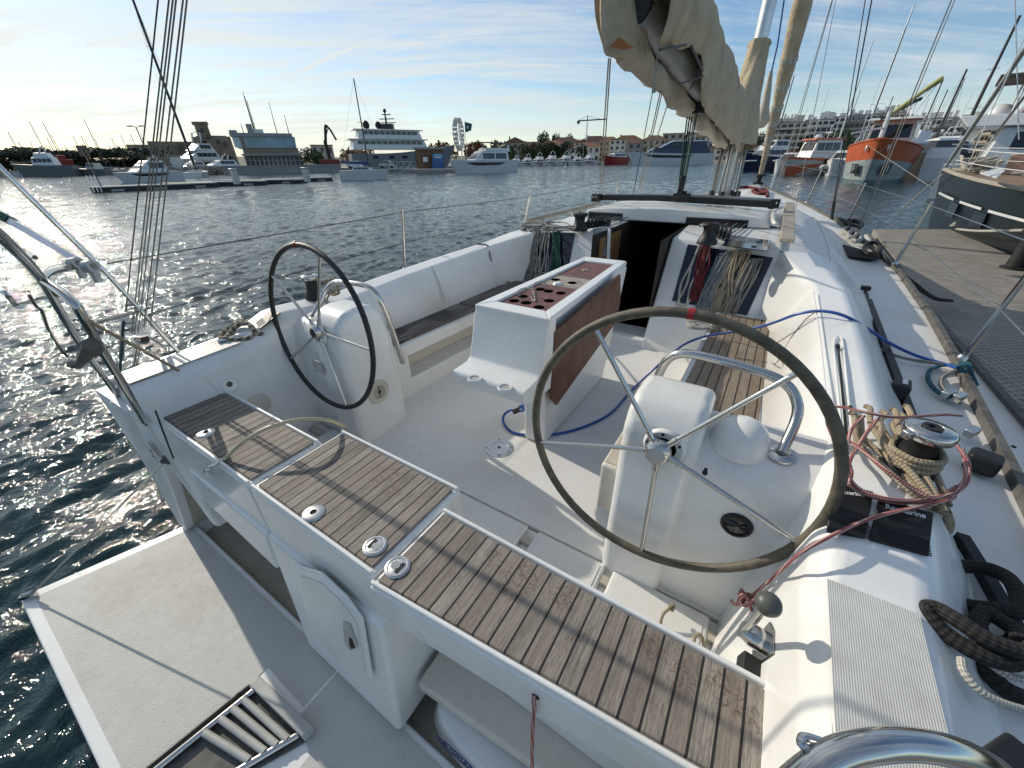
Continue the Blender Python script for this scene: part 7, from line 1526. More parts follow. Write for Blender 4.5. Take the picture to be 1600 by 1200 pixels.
def build_town():
    r_ = random.Random(21)
    L_ = []
    # (x0, x1, ytop, distance, wall, roof, floors, cols, style, words)
    D = [(788,822,214,330,2,ROOF2,3,3,'gable','tan gabled house, first right of the white flybridge yacht'), (812,850,221,360,2,ROOF2,3,4,'hip','tan tiled house behind the gabled one'), (845,884,219,400,3,ROOF,2,4,'hip','pinkish house with wide tiled roof behind the dark trees'),
         (878,900,224,370,4,ROOF,2,2,'hip','small white house above the moored white boats'), (896,922,217,380,1,ROOF,3,3,'gable','cream gabled house below the tower crane'), (908,936,222,340,1,ROOF,2,3,'hip','cream house with red roof behind the red and white boat'),
         (934,965,213,370,0,ROOF,4,4,'hip','tall ochre house with rows of windows'), (950,975,217,345,1,ROOF2,4,3,'flat','cream four storey block beside the ochre house'), (968,1000,216,360,5,ROOF2,3,3,'hip','grey house with brown roof left of the large white yacht'),
         (1000,1036,211,420,2,ROOF2,2,4,'hip','long tan house on the ridge above the large white yacht'), (1030,1062,208,430,2,FLATR,3,3,'flat','tan flat block on the ridge behind the mainsheet'), (1058,1098,206,440,5,ROOF2,3,4,'hip','grey brown house on the ridge right of the mainsheet'),
         (860,905,214,480,5,ROOF2,2,5,'hip','long grey roofed house on the skyline left of the tower crane'), (905,950,212,520,2,ROOF2,2,5,'hip','long brown roofed house on the skyline under the tower crane'), (955,1000,211,520,3,ROOF,2,5,'hip','long terracotta roofed house on the skyline'), (838,862,224,345,3,ROOF,2,2,'hip','low pink house between the dark trees'),
         (1095,1135,214,330,1,FLATR,4,4,'flat','cream apartment block left of the mast foot'), (1085,1110,222,300,5,FLATR,3,3,'flat','low grey block behind the large white yacht stern'), (540,572,232,330,2,ROOF2,2,3,'hip','low tan house behind the black crane'), (490,524,226,300,2,ROOF2,2,3,'flat','low tan wall house left of the black crane')]
    for (x0,x1,yt,d,w_,rf,fl,co,st,words) in D: building(words, x0, x1, yt, d, 12, w_, rf, fl, co, style=st, z0=.8 if d < 380 else 8, group='houses of the harbour town')
    A = [(1196,1245,191,255,1,6,5,'long beige terraced apartment block left of the dark mast'), (1240,1285,187,275,4,6,5,'beige terraced apartment block behind the pilot boat'), (1205,1228,186,300,4,7,3,'cream upper terrace block left of the dark mast'), (1262,1310,183,290,4,7,5,'tall cream apartment block right behind the pilot boat mast'),
         (1305,1345,180,300,4,7,5,'white apartment block left of the tallest silver mast'), (1340,1385,178,310,4,7,6,'white apartment block with many balconies behind the derrick'), (1352,1384,175,330,1,8,4,'topmost cream apartment block on the hill'), (1383,1420,184,300,1,6,5,'cream apartment block behind the trawler crane'),
         (1420,1470,185,290,4,5,6,'long beige apartment block right of the trawler crane'), (1468,1530,186,280,1,5,7,'long cream apartment block behind the dark masts'), (1526,1600,188,270,1,5,7,'beige apartment block behind the large white yacht'), (1300,1332,190,250,5,5,4,'grey lower apartment block behind the thin derrick end'), (1440,1500,196,230,5,4,6,'low grey harbour building behind the black hulled yacht')]
    for (x0,x1,yt,d,w_,fl,co,words) in A: building(words, x0, x1, yt, d, 14, w_, FLATR, fl, co, style='flat', balcony=True, z0=1, name='apartment_block', group='apartment blocks on the right shore')
build_town()
# ------------------------------------------------------------------ trees
def leaf_mat(name, a, b):
    t = NT(name); oi = t.n('ShaderNodeObjectInfo'); f = t.noise(1.3, 3, .6)
    t.put(t.mix(t.ramp(t.mth('ADD', t.mth('MULTIPLY', f, .8), t.mth('MULTIPLY', oi.outputs['Random'], .25)), .3, .75), a, b), t.b.inputs['Base Color']); t.b.inputs['Roughness'].default_value = .8; return t.m
LEAF = {'pine': leaf_mat('pine needles', (.018, .030, .014), (.050, .066, .026)), 'green': leaf_mat('dark leaves', (.020, .040, .015), (.055, .085, .028)), 'rust': leaf_mat('autumn leaves', (.12, .045, .015), (.20, .085, .03))}
BARK = plain('bark', (.09, .065, .045), .9)
def crown_mb(kind, seed):
    q = random.Random(seed); mb = MB()
    blobs = []
    if kind == 'pine':
        for _ in range(9): a = q.uniform(0, 6.28); r_ = q.uniform(.0, .62); blobs.append((r_*math.cos(a), r_*math.sin(a), .78+q.uniform(-.05, .07), q.uniform(.22, .36), .42))
    elif kind == 'round':
        for _ in range(10): a = q.uniform(0, 6.28); r_ = q.uniform(.1, .5); blobs.append((r_*math.cos(a), r_*math.sin(a), q.uniform(.35, .82), q.uniform(.22, .34), .85))
    for (cx, cy, cz, r_, sq) in blobs:
        for _ in range(75):
            th = q.uniform(0, 6.28); ph = math.acos(q.uniform(-1, 1)); rr = r_*q.uniform(.55, 1.05); c = Vector((cx+rr*math.sin(ph)*math.cos(th), cy+rr*math.sin(ph)*math.sin(th), cz+rr*sq*math.cos(ph)))
            s_ = q.uniform(.035, .075); u = Vector((q.uniform(-1,1), q.uniform(-1,1), q.uniform(-1,1))).normalized(); v = u.orthogonal().normalized()
            mb.add([c-u*s_, c+v*s_*.8, c+u*s_, c-v*s_*.8], [(0,1,2,3)])
    return mb
def tree_proto(kind, leaf, seed, name, label):
    T = thing(name, label, 'tree')
    mb = crown_mb(kind, seed); part('crown', mb, LEAF[leaf], T, smooth=0)
    mb = MB(); mb.tube([(0,0,-.05), (.01,0,.3), (-.01,.01,.55)], [.035, .028, .022], 6); q = random.Random(seed+9)
    for _ in range(4): a = q.uniform(0, 6.28); mb.tube([(0,0,.45), (.25*math.cos(a), .25*math.sin(a), .75)], [.018, .008], 5)
    part('trunk', mb, BARK, T); return T
def build_trees():
    r_ = random.Random(8)
    def place(proto, spots, group, label):
        for i, (px, yt, d, ws) in enumerate(spots):
            o = proto if i == 0 else copy_tree(proto); c = bearing(px, d); zt = zat(px, yt, d); H = (zt-1)*1.03/.95
            o.location = (c.x, c.y, 1.0); o.scale = (H*ws, H*ws, H); o.rotation_euler = (0, 0, r_.uniform(0, 6.28)); o['group'] = group; o['label'] = label
    G = 'umbrella pines along the left shore'; lb = 'dark umbrella pine in the tree line along the left shore'
    sp = [(px, 236+3.0*math.sin(px*.11)+r_.uniform(-2, 3)-max(0, (px-120)*.02), 250+r_.uniform(-10, 45), r_.uniform(1.1, 1.7)) for px in list(range(-40, 225, 11))]
    pr = [tree_proto('pine', 'pine', 31+k, 'umbrella_pine', lb) for k in range(3)]
    for k in range(3): place(pr[k], sp[k::3], G, lb)
    g2 = 'dark round trees among the town houses'; l2 = 'dark round tree among the houses behind the moored boats'
    p2 = [tree_proto('round', 'green', 51+k, 'round_tree', l2) for k in range(2)]
    s2 = [(782, 224, 290, .8), (794, 228, 285, .9), (822, 229, 290, .8), (838, 228, 290, .9), (856, 226, 292, .8), (868, 225, 292, .9), (878, 226, 292, .8), (908, 228, 310, .8), (1010, 230, 320, .8), (870, 212, 520, .5), (850, 213, 520, .5), (884, 212, 520, .5), (1150, 210, 330, .7), (1300, 205, 230, .7), (1190, 214, 240, .8), (1260, 212, 240, .8), (478, 235, 230, 1.0), (496, 238, 225, 1.0), (460, 240, 230, .9), (318, 246, 230, 1.0), (352, 245, 230, .9)]
    for k in range(2): place(p2[k], s2[k::2], g2, l2)
    g5 = 'low dark trees behind the left shore'; l5 = 'low dark bushy tree filling the gap under the umbrella pines'
    place(tree_proto('round', 'pine', 77, 'bushy_tree', l5), [(px, 247+r_.uniform(-3, 3), 240+r_.uniform(0, 30), r_.uniform(1.6, 2.4)) for px in range(-40, 240, 10)], g5, l5)
    g3 = 'rust coloured trees by the ferris wheel'; l3 = 'rust coloured autumn tree near the ferris wheel'
    p3 = tree_proto('round', 'rust', 71, 'autumn_tree', l3)
    place(p3, [(690, 222, 300, .8), (700, 226, 300, .8), (735, 224, 300, .8), (742, 222, 300, .9), (750, 226, 300, .8), (834, 224, 300, .7), (845, 226, 300, .6), (575, 232, 260, .7), (548, 231, 260, .8)], g3, l3)
build_trees()
# ------------------------------------------------------------------ left and middle harbour
def build_left():
    W = 'white'
    # floating finger pontoons
    mt = plain('pontoon float dark', (.020, .020, .022), .6); top = plain('pontoon top pale', (.38, .37, .34), .8)
    def pont(lab, px0, py0, px1, py1, wd=2.2):
        a = Pz(px0, py0, 0); b = Pz(px1, py1, 0); d = (b-a).normalized(); n = Vector((-d.y, d.x, 0)); n = n if n.dot(Vector((a.x-CAM.x, a.y, 0))) > 0 else -n
        T = thing('finger_pontoon', lab, 'pontoon', tuple((a+b)/2)); 
        mb = MB(); mb.prism([a, b, b+n*wd, a+n*wd], (0,0,.42)); part('float', mb, mt, T)
        mb = MB(); mb.prism([a+Vector((0,0,.42)), b+Vector((0,0,.42)), b+n*wd+Vector((0,0,.42)), a+n*wd+Vector((0,0,.42))], (0,0,.12)); part('walkway', mb, top, T)
        k = max(3, int((b-a).length/3.2))
        for i in range(k): c = a.lerp(b, (i+.5)/k)-n*.03+Vector((0,0,.14)); mb = MB(); mb.obox(c, d*.55, n*.03, Vector((0,0,.10))); part('float_gap', mb, top, T)
    pont('dark floating pontoon nearest the left edge with a low ladder', 148, 301, 342, 292); pont('dark floating pontoon second from the left, behind the tackle ropes', 250, 293.5, 415, 289); pont('dark floating pontoon third from the left, below the glass building', 335, 288.5, 470, 286.5); pont('dark floating pontoon reaching the moored white sailing boat', 410, 286.0, 520, 282.5)
    # pontoon end ladder, service posts
    for i, (px, py, h) in enumerate(((371, 280, 1.5), (481, 276, 1.5))):
        c = Pz(px, py+8, .5); mb = MB(); mb.obox(c+Vector((0,0,.7)), (.35,0,0), (0,.25,0), (0,0,.7)); mb.obox(c+Vector((0,0,1.5)), (.40,0,0), (0,.3,0), (0,0,.08)); solo('service_pedestal', mb, 'offwhite', ('white service pedestal on the third dark pontoon below the glass building' if i == 0 else 'white service pedestal on the dark pontoon near the white sailing boat'), 'pedestal', bevel=.05)
    c = Pz(158, 292, .5); mb = MB(); mb.tube([c, c+Vector((0,0,3.6))], .06, 6); mb.obox(c+Vector((-.1,0,3.4)), (.45,.3,0), (-.02,.03,0), (0,0,.5)); solo('pontoon_sign', mb, 'navy', 'dark sign on a pole at the end of the nearest dark pontoon', 'sign')
    c = Pz(148, 300, .2); 
    mb = MB()
    for k in range(3): mb.tube([c+Vector((.35*k,.2*k,0)), c+Vector((.35*k-.15,.2*k,1.5))], .035, 5)
    mb.tube([c+Vector((-.1,0,1.1)), c+Vector((.7,.4,1.1))], .03, 5); solo('pontoon_ladder', mb, 'steel', 'bent steel ladder at the left end of the nearest dark pontoon', 'ladder')
    # white cruiser on the left
    d0 = Pz(215, 285, 0); D = math.hypot(d0.x-CAM.x, d0.y)
    motor_yacht('white cabin cruiser seen through the backstay ropes on the left', bd(166, D-1), bd(268, D+5), 4.0, zat(225, 268, D), zat(175, 271, D)+.1, [(.22,.72,3.4,2.5, zat(225, 268, D)*.95, zat(225, 251, D), 2.6, .4, W, .35, .82, 2)], mastz=(.32, zat(225, 251, D), zat(225, 246, D)))
    mb = MB(); c = Vector((*bd(270, D+6), .35)); mb.tube([c, c+Vector((-.4,.2,.9))], .22, 8); mb.obox(c+Vector((-.4,.2,1.0)), (.3,0,0), (0,.22,0), (0,0,.28)); solo('outboard_motor', mb, 'black', 'black outboard motor behind the white cruiser on the left', 'outboard')
    # workboats along the far left quay
    motor_yacht('long grey workboat with white wheelhouse at the far left quay', bd(12, 205), bd(112, 200), 6, 3.0, 3.6, [(.25,.62,4.6,4.2,3.0,5.2,.5,.3,W,.4,.85,4),(.3,.55,4,3.8,5.2,6.4,.5,.3,W,0,0,0)], hull=colm('dull grey hull', (.14,.15,.15), .5), name='workboat', stripe=False, mastz=(.4,6.4,8))
    motor_yacht('low dark workboat behind the sign pole on the left', bd(108, 205), bd(160, 200), 5, 1.8, 2.2, [(.2,.5,4,3.6,1.8,3.6,.5,.3,'offwhite',.4,.85,3)], hull='dull grey hull', name='workboat', stripe=False, detail=False)
    mb = MB(); c = Vector((*bd(97, 215), 2)); mb.obox(c+Vector((0,0,1.6)), (1.8,.9,0), (-.8,1.6,0), (0,0,1.2)); mb.obox(c+Vector((-.3,0,3.2)), (1.0,.5,0), (-.4,.8,0), (0,0,.8)); solo('red_boat_cover', mb, colm('deep red cover', (.22,.018,.014), .7), 'deep red covered boat behind the grey workboat', 'boat', bevel=.3)
    # superyachts by the fort
    motor_yacht('sleek white superyacht below the old fort', bd(262, 190), bd(345, 200), 8, 4.2, 5.2, [(.1,.75,7,5,4.2,7.0,5,1,W,.35,.75,4),(.15,.55,5.6,4.6,7.0,9.2,3,1,W,.3,.8,3)], mastz=(.35,9.0,12.5))
    motor_yacht('low white and blue speed yacht in front of the superyacht', bd(285, 165), bd(372, 172), 6, 2.3, 2.9, [(.1,.6,5,3.6,2.3,3.9,3.5,.8,W,.3,.8,3)], hull=W, band=colm('navy hull', (.010,.016,.05), .15), mastz=(.25,3.8,5.2), detail=False)
    motor_yacht('second low white yacht by the stone mole', bd(262, 178), bd(318, 184), 5.4, 2.0, 2.6, [(.1,.6,4.4,3.4,2.0,3.8,3,.8,W,.3,.8,3)], detail=False)
    # stone mole
    q = random.Random(6); mb = MB()
    for k in range(170):
        px = q.uniform(235, 345); c = Vector((*bd(px, 158+q.uniform(0, 6)), q.uniform(-.2, 1.0))); s_ = q.uniform(.5, 1.1); ax = Vector((q.uniform(-1,1), q.uniform(-1,1), q.uniform(-1,1))).normalized(); b2 = ax.orthogonal().normalized(); c2 = ax.cross(b2); mb.obox(c, ax*s_, b2*s_*.8, c2*s_*.7)
    o = struct('rock_mole', mb, plain('mole rock', (.23,.20,.16), .9, 0, .3, .5), kind='stuff', smooth=0); o['label'] = 'stone mole of piled rocks below the old fort'
    # far grey quay wall with railing under the glass building
    a = Vector((*bd(342, 150), 0)); b = Vector((*bd(530, 150), 0)); n = Vector((a.x+b.x-2*CAM.x, a.y+b.y, 0)).normalized()
    T = thing('quay_wall', 'long pale grey quay wall in front of the glass harbour building', 'wall', tuple((a+b)/2))
    mb = MB(); mb.prism([a, b, b+n*6, a+n*6], (0,0,1.3)); part('lower_wall', mb, WALLS[5], T); mb = MB(); mb.prism([a+n*.4+Vector((0,0,1.3)), b+n*.4+Vector((0,0,1.3)), b+n*6+Vector((0,0,1.3)), a+n*6+Vector((0,0,1.3))], (0,0,.95)); part('parapet', mb, FLATR, T)
    # fort with tower
    st = plain('old fort stone', (.235, .19, .135), .9, 0, .28, .25)
    T = thing('old_fort', 'brown stone fort with a square keep on the left skyline', 'fort', tuple(Vector((*bd(340, 330), 1))))
    def wallbox(px0, px1, y, d, dep, nm, z0=1, taper=.97):
        a = Vector((*bd(px0, d), 0)); b = Vector((*bd(px1, d), 0)); n = Vector((a.x+b.x-2*CAM.x, a.y+b.y, 0)).normalized(); zt = zat((px0+px1)/2, y, d); c = (a+b)/2+n*dep/2; lo = [a, b, b+n*dep, a+n*dep]
        mb = MB(); mb.loft([[Vector((p.x, p.y, z0)) for p in lo], [Vector((c.x+(p.x-c.x)*taper, c.y+(p.y-c.y)*taper, zt)) for p in lo]], closed=True); return part(nm, mb, st, T, smooth=0)
    wallbox(206, 262, 226, 330, 20, 'rampart'); wallbox(240, 314, 221, 340, 24, 'rampart'); wallbox(318, 372, 213, 330, 26, 'bastion'); wallbox(322, 343, 194, 335, 12, 'keep'); wallbox(336, 366, 212, 338, 14, 'gatehouse'); wallbox(312, 324, 214, 325, 8, 'turret')
    for px, py in ((326,208),(333,204),(338,214),(350,222),(360,226),(330,224),(250,232),(270,231),(290,230)):
        c = Vector((*bd(px, 327), zat(px, py, 327))); mb = MB(); mb.obox(c, (.8,.5,0), (-.2,.3,0), (0,0,1.1)); part('embrasure', mb, WIN, T)
    q2 = random.Random(3)
    for k in range(7):
        px = 323.5+2.9*k; c = Vector((*bd(px, 336), zat(px, 193.5, 336))); mb = MB(); mb.obox(c, (.75,.5,0), (-.5,.75,0), (0,0,.9)); part('merlon', mb, st, T)
    # lamp standard by the fort
    c = Vector((*bd(234, 250), 1)); top_ = zat(234, 199, 250); mb = MB(); mb.tube([c, Vector((c.x, c.y, top_))], .18, 6)
    for sg in (-1, 1): mb.tube([Vector((c.x, c.y, top_)), Vector((c.x+sg*2.0, c.y+sg*1.2, top_+.3))], .12, 5); mb.obox(Vector((c.x+sg*2.2, c.y+sg*1.3, top_+.3)), (.9,.5,0), (-.2,.3,0), (0,0,.18))
    solo('twin_lamp_post', mb, 'dwire', 'twin armed lamp post in front of the fort rampart', 'lamp post')
    # glass harbour office with aerials
    gl = plain('blue green facade glass', (.22, .35, .41), .25, .0, .25, .12); gl2 = plain('dark facade glass', (.05, .075, .08), .15, 0, .3, .15, coat=.3); slab = plain('office concrete', (.30, .30, .29), .8)
    d = 175; T = thing('harbour_office', 'blue glass harbour office with rooftop aerials on the left', 'building', tuple(Vector((*bd(420, d), 1))))
    def lay(px0, px1, y0, y1, mat, nm, dep=16, dd=0, t0=1.0, out=0):
        a = Vector((*bd(px0, d+dd), 0)); b = Vector((*bd(px1, d+dd), 0)); n = Vector((a.x+b.x-2*CAM.x, a.y+b.y, 0)).normalized(); m_ = (px0+px1)/2; z0 = zat(m_, y0, d+dd) if y0 else 1; z1 = zat(m_, y1, d+dd); e = (b-a)*out
        mb = MB(); mb.loft([[Vector((p.x, p.y, z0)) for p in (a, b, b+n*dep, a+n*dep)], [Vector((p.x, p.y, z1)) for p in (a-e, b+e, b+n*dep+e, a+n*dep-e)]], closed=True); return part(nm, mb, mat, T, smooth=0)
    lay(383, 472, None, 243, slab, 'ground_floor'); lay(380, 474, 243, 240, slab, 'terrace_slab', dep=17, dd=-1); lay(384, 470, 240, 231, gl2, 'first_floor'); lay(376, 468, 231, 213.5, gl, 'glazed_storey', dd=-1.5, out=.015); lay(371, 466, 213.5, 208, slab, 'roof_parapet', dd=-2, dep=18); lay(400, 409, 209, 194, slab, 'stair_tower', dd=1, dep=3); lay(372, 384, 209, 203.5, slab, 'roof_rail', dd=0, dep=3); lay(409, 424, 209, 202, 'white', 'roof_cabin', dd=2, dep=3)
    for x0_, x1_, m_ in ((373.5,384,colm('painted sky glass', (.38,.52,.58), .2)), (385,391,gl2), (392,409,colm('mid blue glass', (.17,.33,.44), .2)), (411,422,colm('painted sky glass', (.38,.52,.58), .2)), (424,437,gl2), (439,451,colm('green tinted glass', (.10,.17,.15), .2)), (453,464,colm('mid blue glass', (.17,.33,.44), .2))):  # reflected sky is painted into the varied pane colours
        lay(x0_, x1_, 230.4, 214, m_, 'glass_panel', dep=.1, dd=-1.62)
    for px, y0, y1 in ((386,214,231),(397,214,230),(410,214,231),(424,214,230),(438,215,231),(452,214,230)):
        a = Vector((*bd(px, d-1.6), zat(px, y1, d-1.6))); b = Vector((*bd(px-1, d-1.6), zat(px-1, y0, d-1.6))); mb = MB(); mb.tube([a, b], .12, 4); part('mullion', mb, slab, T)
    for px in range(386, 472, 7): 
        c = Vector((*bd(px, d-.1), zat(px, 247, d))); mb = MB(); mb.obox(c, (.55,.3,0), (-.05,.1,0), (0,0,.55)); part('window', mb, WIN, T)
        c = Vector((*bd(px, d-.1), zat(px, 256, d))); mb = MB(); mb.obox(c, (.5,.28,0), (-.05,.1,0), (0,0,.9)); part('window', mb, WIN, T)
    for (xt, yt, xb, yb) in ((376,193,379,205),(379,143,392,205),(382,150,395,205),(386,158,397,205),(420,160,428,205),(444,179,450,208)):
        c = bearing(xt, d+4, yt); mb = MB(); mb.tube([Vector((c.x, c.y, zat(xb, yb, d+4)-1)), Vector((c.x, c.y, zat(xt, yt, d+4)))], [.16, .08], 5); part('aerial', mb, 'dwire', T)
    for px, yt in ((505, 238), (520, 242)):
        pass
    # black articulated crane
    d = 160; T = thing('quay_crane', 'black folding quay crane left of the grey expedition yacht', 'crane', tuple(Vector((*bd(516, d), 1))))
    def X(px, py): return Vector((*bd(px, d), zat(px, py, d)))
    for nm, pts, r_ in (('column', ((516,250),(514,222),(515,220)), .55), ('boom', ((515,222),(519,200),(521,195)), .42), ('jib', ((521,196),(526,203),(530,214),(532,219)), .30), ('ram', ((516,216),(523,200)), .14)):
        mb = MB(); mb.tube([X(*p) for p in pts], r_, 6); part(nm, mb, 'black', T)
    mb = MB(); c = X(515, 250); mb.obox(c-Vector((0,0,1.2)), (2.4,1.4,0), (-.7,1.2,0), (0,0,1.4)); part('cab', mb, colm('dull red paint', (.16,.03,.02), .6), T, bevel=.1)
    # grey expedition yacht
    d = 185; hullm = colm('expedition grey', (.17, .19, .21), .45)
    T, f, hb, sh = motor_yacht('tall grey expedition yacht with white upper decks and radar mast', bd(712, d+12), bd(548, d), 10, zat(600, 240, d), zat(690, 226, d+10), [], hull=hullm, stripe=False, name='expedition_yacht', pulpit=False)
    zA = [zat(610, y, d+3) for y in (229, 218.5, 204)]
    z1 = zat(600, 229, d+3)
    for (s0, s1, w_, ya, yb, n, rf) in ((.02,.70,8.6,234,219,11,1.5), (.08,.66,7.6,219,204,10,1.5)):
        za, zb2 = zat(610, ya, d+3), zat(610, yb, d+3); o = part('deckhouse', house(f, s0, s1, w_, w_*.85, za, zb2, rf, 1.0, .97), 'white', T)
        for w2 in window_band(f, s0, s1, w_, w_*.85, za, zb2, rf, 1.0, .97, .52, .88, n): part('window', w2, 'glass', o)
        part('deck_overhang', house(f, s0-.03, s1+.01, w_+1.2, w_, zb2, zb2+.25, .3, .2), 'offwhite', T)
    zr = zat(610, 203, d+3)
    for px, r_ in ((581, 1.35), (599, 1.15)): c = Vector((*bd(px, d+4), zr+1.6)); mb = MB(); mb.ball(c, r_, 12, (1,1,1.15)); dm = part('satellite_dome', mb, 'black', T); mb = MB(); mb.cyl(Vector((c.x,c.y,zr)), c, .3, n=8); part('dome_post', mb, 'dwire', T)
    c = Vector((*bd(612, d+4), zr)); mb = MB(); mb.obox(c+Vector((0,0,1.0)), (2.2,1.2,0), (-.6,1.1,0), (0,0,1.0)); part('mast_base', mb, 'dwire', T)
    mb = MB(); mb.tube([c, Vector((c.x, c.y, zat(606, 174, d+4)))], [.45, .25], 6); ms = part('radar_mast', mb, 'dwire', T)
    for py, w_ in ((186, 2.6), (179, 1.6), (192, 3.0)): mb = MB(); cc = Vector((c.x+.4, c.y+.2, zat(608, py, d+4))); mb.obox(cc, (w_,w_*.5,0), (-.1,.2,0), (0,0,.14)); part('radar_bar', mb, 'dwire', ms)
    mb = MB(); mb.ball(Vector((c.x, c.y, zat(605, 173, d+4))), .7, 10); part('mast_head', mb, 'dwire', ms)
    mb = MB(); cc = Vector((*bd(651, d+8), zat(651, 215, d+8))); mb.ball(cc, .9, 10); mb.cyl(cc-Vector((0,0,3)), cc, .15, n=6); part('satellite_dome', mb, 'white', T)
    for s in (.2, .34, .46, .58):
        for sg in (-1, 1): mb = MB(); q = [f.p(s+a, sg*(hb(s, k)+.05), zat(600, 240, d)*k) for a, k in ((-.022,.70),(.022,.70),(.022,.86),(-.022,.86))]; mb.prism(q, f.r*sg*.05); part('hull_window', mb, 'glass', T)
    # kiosk
    d = 125; wd = plain('brown timber cladding', (.15, .085, .045), .75, 0, .2, .8); bl = colm('poster blue', (.03, .12, .30), .5)
    a = Vector((*bd(650, d), 0)); b = Vector((*bd(694, d+2), 0)); n = Vector((a.x+b.x-2*CAM.x, a.y+b.y, 0)).normalized(); dr = (b-a).normalized(); zt = zat(670, 230, d)
    T = thing('quay_kiosk', 'brown timber kiosk with blue posters on the quay beside the white flybridge yacht', 'kiosk', tuple((a+b)/2))
    mb = MB(); mb.prism([a, b, b+n*4, a+n*4], (0,0,zt-.5)); part('wall', mb, wd, T); mb = MB(); mb.prism([a-dr*.5-n*.5+Vector((0,0,zt-.5)), b+dr*.5-n*.5+Vector((0,0,zt-.5)), b+dr*.5+n*4.5+Vector((0,0,zt-.5)), a-dr*.5+n*4.5+Vector((0,0,zt-.5))], (0,0,.5)); part('roof', mb, FLATR, T)
    def pan(px0, px1, y0, y1, m_, nm, par, off): 
        q = []
        for x, y in ((px0,y1),(px1,y1),(px1,y0),(px0,y0)):
            r_ = ray(x, y); t = (a-CAM).dot(n)/r_.dot(n); q.append(CAM+r_*t-n*off)
        mb = MB(); mb.prism(q, -n*.04); return part(nm, mb, m_, par)
    pan(661, 668, 245.5, 253, 'label_white', 'notice', T, .05); po = pan(675.5, 693, 240, 264, bl, 'poster', T, .05); pan(677, 691, 240.5, 246, colm('poster pale blue', (.16,.34,.46), .5), 'poster_sky', po, .10); pan(680, 690, 245.5, 247, 'label_white', 'poster_wave', po, .12)
    # low quay in front of the kiosk
    mb = MB(); a = Vector((*bd(625, 118), 0)); b = Vector((*bd(720, 112), 0)); mb.prism([a, b, b+n*12, a+n*12], (0,0,.9)); solo('concrete_jetty', mb, WALLS[5], 'low concrete jetty under the kiosk and the white flybridge yacht bow', 'jetty')
    # railings gangway
    a = Vector((*bd(606, 118), 1.0)); b = Vector((*bd(645, 118), 1.0)); T = thing('jetty_gangway', 'pale metal gangway with crossed railings left of the kiosk', 'gangway', tuple((a+b)/2))
    mb = MB(); mb.tube([a, b], .10, 5); part('lower_rail', mb, 'alu', T); mb = MB(); mb.tube([a+Vector((0,0,1.6)), b+Vector((0,0,1.6))], .08, 5); part('upper_rail', mb, 'alu', T)
    for k in range(8): p = a.lerp(b, k/8); q3 = a.lerp(b, (k+1)/8); mb = MB(); mb.tube([p+Vector((0,0,1.6 if k % 2 else 0)), q3+Vector((0,0,0 if k % 2 else 1.6))], .06, 4); part('brace', mb, 'alu', T)
    # white van on the quay
    for px, dd, cm, lab in ((553, 150, 'white', 'white van parked on the quay behind the white sailing boat'), (603, 150, 'offwhite', 'pale pickup parked on the quay left of the gangway')):
        c = Vector((*bd(px, dd), 1.0)); ax = Vector((math.cos(.55), math.sin(.55), 0)); f2 = Frame((c+ax*2.4)[:2], (c-ax*2.4)[:2]); T = thing('parked_van', lab, 'van', tuple(c))
        bdx = part('body', house(f2, 0, 1, 1.9, 1.8, 1.45, 2.2, .3, .1, .97), cm, T, bevel=.08); cb = part('cab', house(f2, .08 if px < 570 else .35, .88, 1.8, 1.7, 2.2, 3.1, .7, .15, .9), cm, T, bevel=.08)
        for w2 in window_band(f2, .08 if px < 570 else .35, .88, 1.8, 1.7, 2.2, 3.1, .7, .15, .9, .25, .85, 2): part('window', w2, 'glass', cb)
        for s in (.18, .80):
            for sg in (-1, 1): mb = MB(); q4 = f2.p(s, sg*.88, 1.36); mb.cyl(q4-f2.r*.12*sg, q4+f2.r*.1*sg, .36, n=14); part('wheel', mb, 'black', T)
    # white sailing boat with blue cover
    d0 = Pz(560, 281, 0); D = math.hypot(d0.x-CAM.x, d0.y)
    f = Frame(bd(606, D), bd(528, D+1)); T = thing('moored_sailing_boat', 'white sailing boat with blue sail cover in front of the grey expedition yacht', 'sailing boat', tuple(f.p(.5,0,0)))
    fbz = zat(560, 266, D); mb, hb, sh = hull_loft(f, 3.6, fbz, fbz*1.08, fine=1.8); part('hull', mb, 'white', T, smooth=50, fixn=True)
    cbn = part('cabin', house(f, .25, .68, 2.4, 1.4, fbz*.98, fbz+.5, .9, .3), 'offwhite', T)
    for w2 in window_band(f, .25, .68, 2.4, 1.4, fbz*.98, fbz+.5, .9, .3, .88, .35, .8, 4, False): part('window', w2, 'glass', cbn)
    mc = bearing(552, D, 122); s_ = (Vector((mc.x, mc.y, 0))-f.s).dot(f.d)/f.L; mz = zat(552, 122, D); mb = MB(); mb.tube([f.p(s_,0,fbz), f.p(s_,0,mz)], [.11,.08], 6); ms = part('mast', mb, 'dwire', T)
    mb = MB(); zz = zat(562, 192, D); mb.tube([f.p(s_,-.9,zz), f.p(s_,.9,zz)], .04, 5); mb.tube([f.p(s_-.08,0,zz+.1), f.p(s_+.05,0,zz)], .03, 5); part('spreader', mb, 'dwire', ms)
    mb = MB(); mb.tube([f.p(s_,0,fbz+1.0), f.p(.04,0,fbz+1.2)], .20, 7); part('boom_cover', mb, colm('blue cover', (.02,.05,.16), .8), T)
    for q5 in ((f.p(.99,0,sh(1)), f.p(s_,0,mz)), (f.p(.01,0,fbz), f.p(s_,0,mz))): mb = MB(); mb.tube(q5, .014, 4); part('stay', mb, 'dwire', T)
    # white flybridge yacht
    d0 = Pz(720, 272, 0); D = math.hypot(d0.x-CAM.x, d0.y)
    d1 = Pz(800, 268, 0); D1 = math.hypot(d1.x-CAM.x, d1.y)
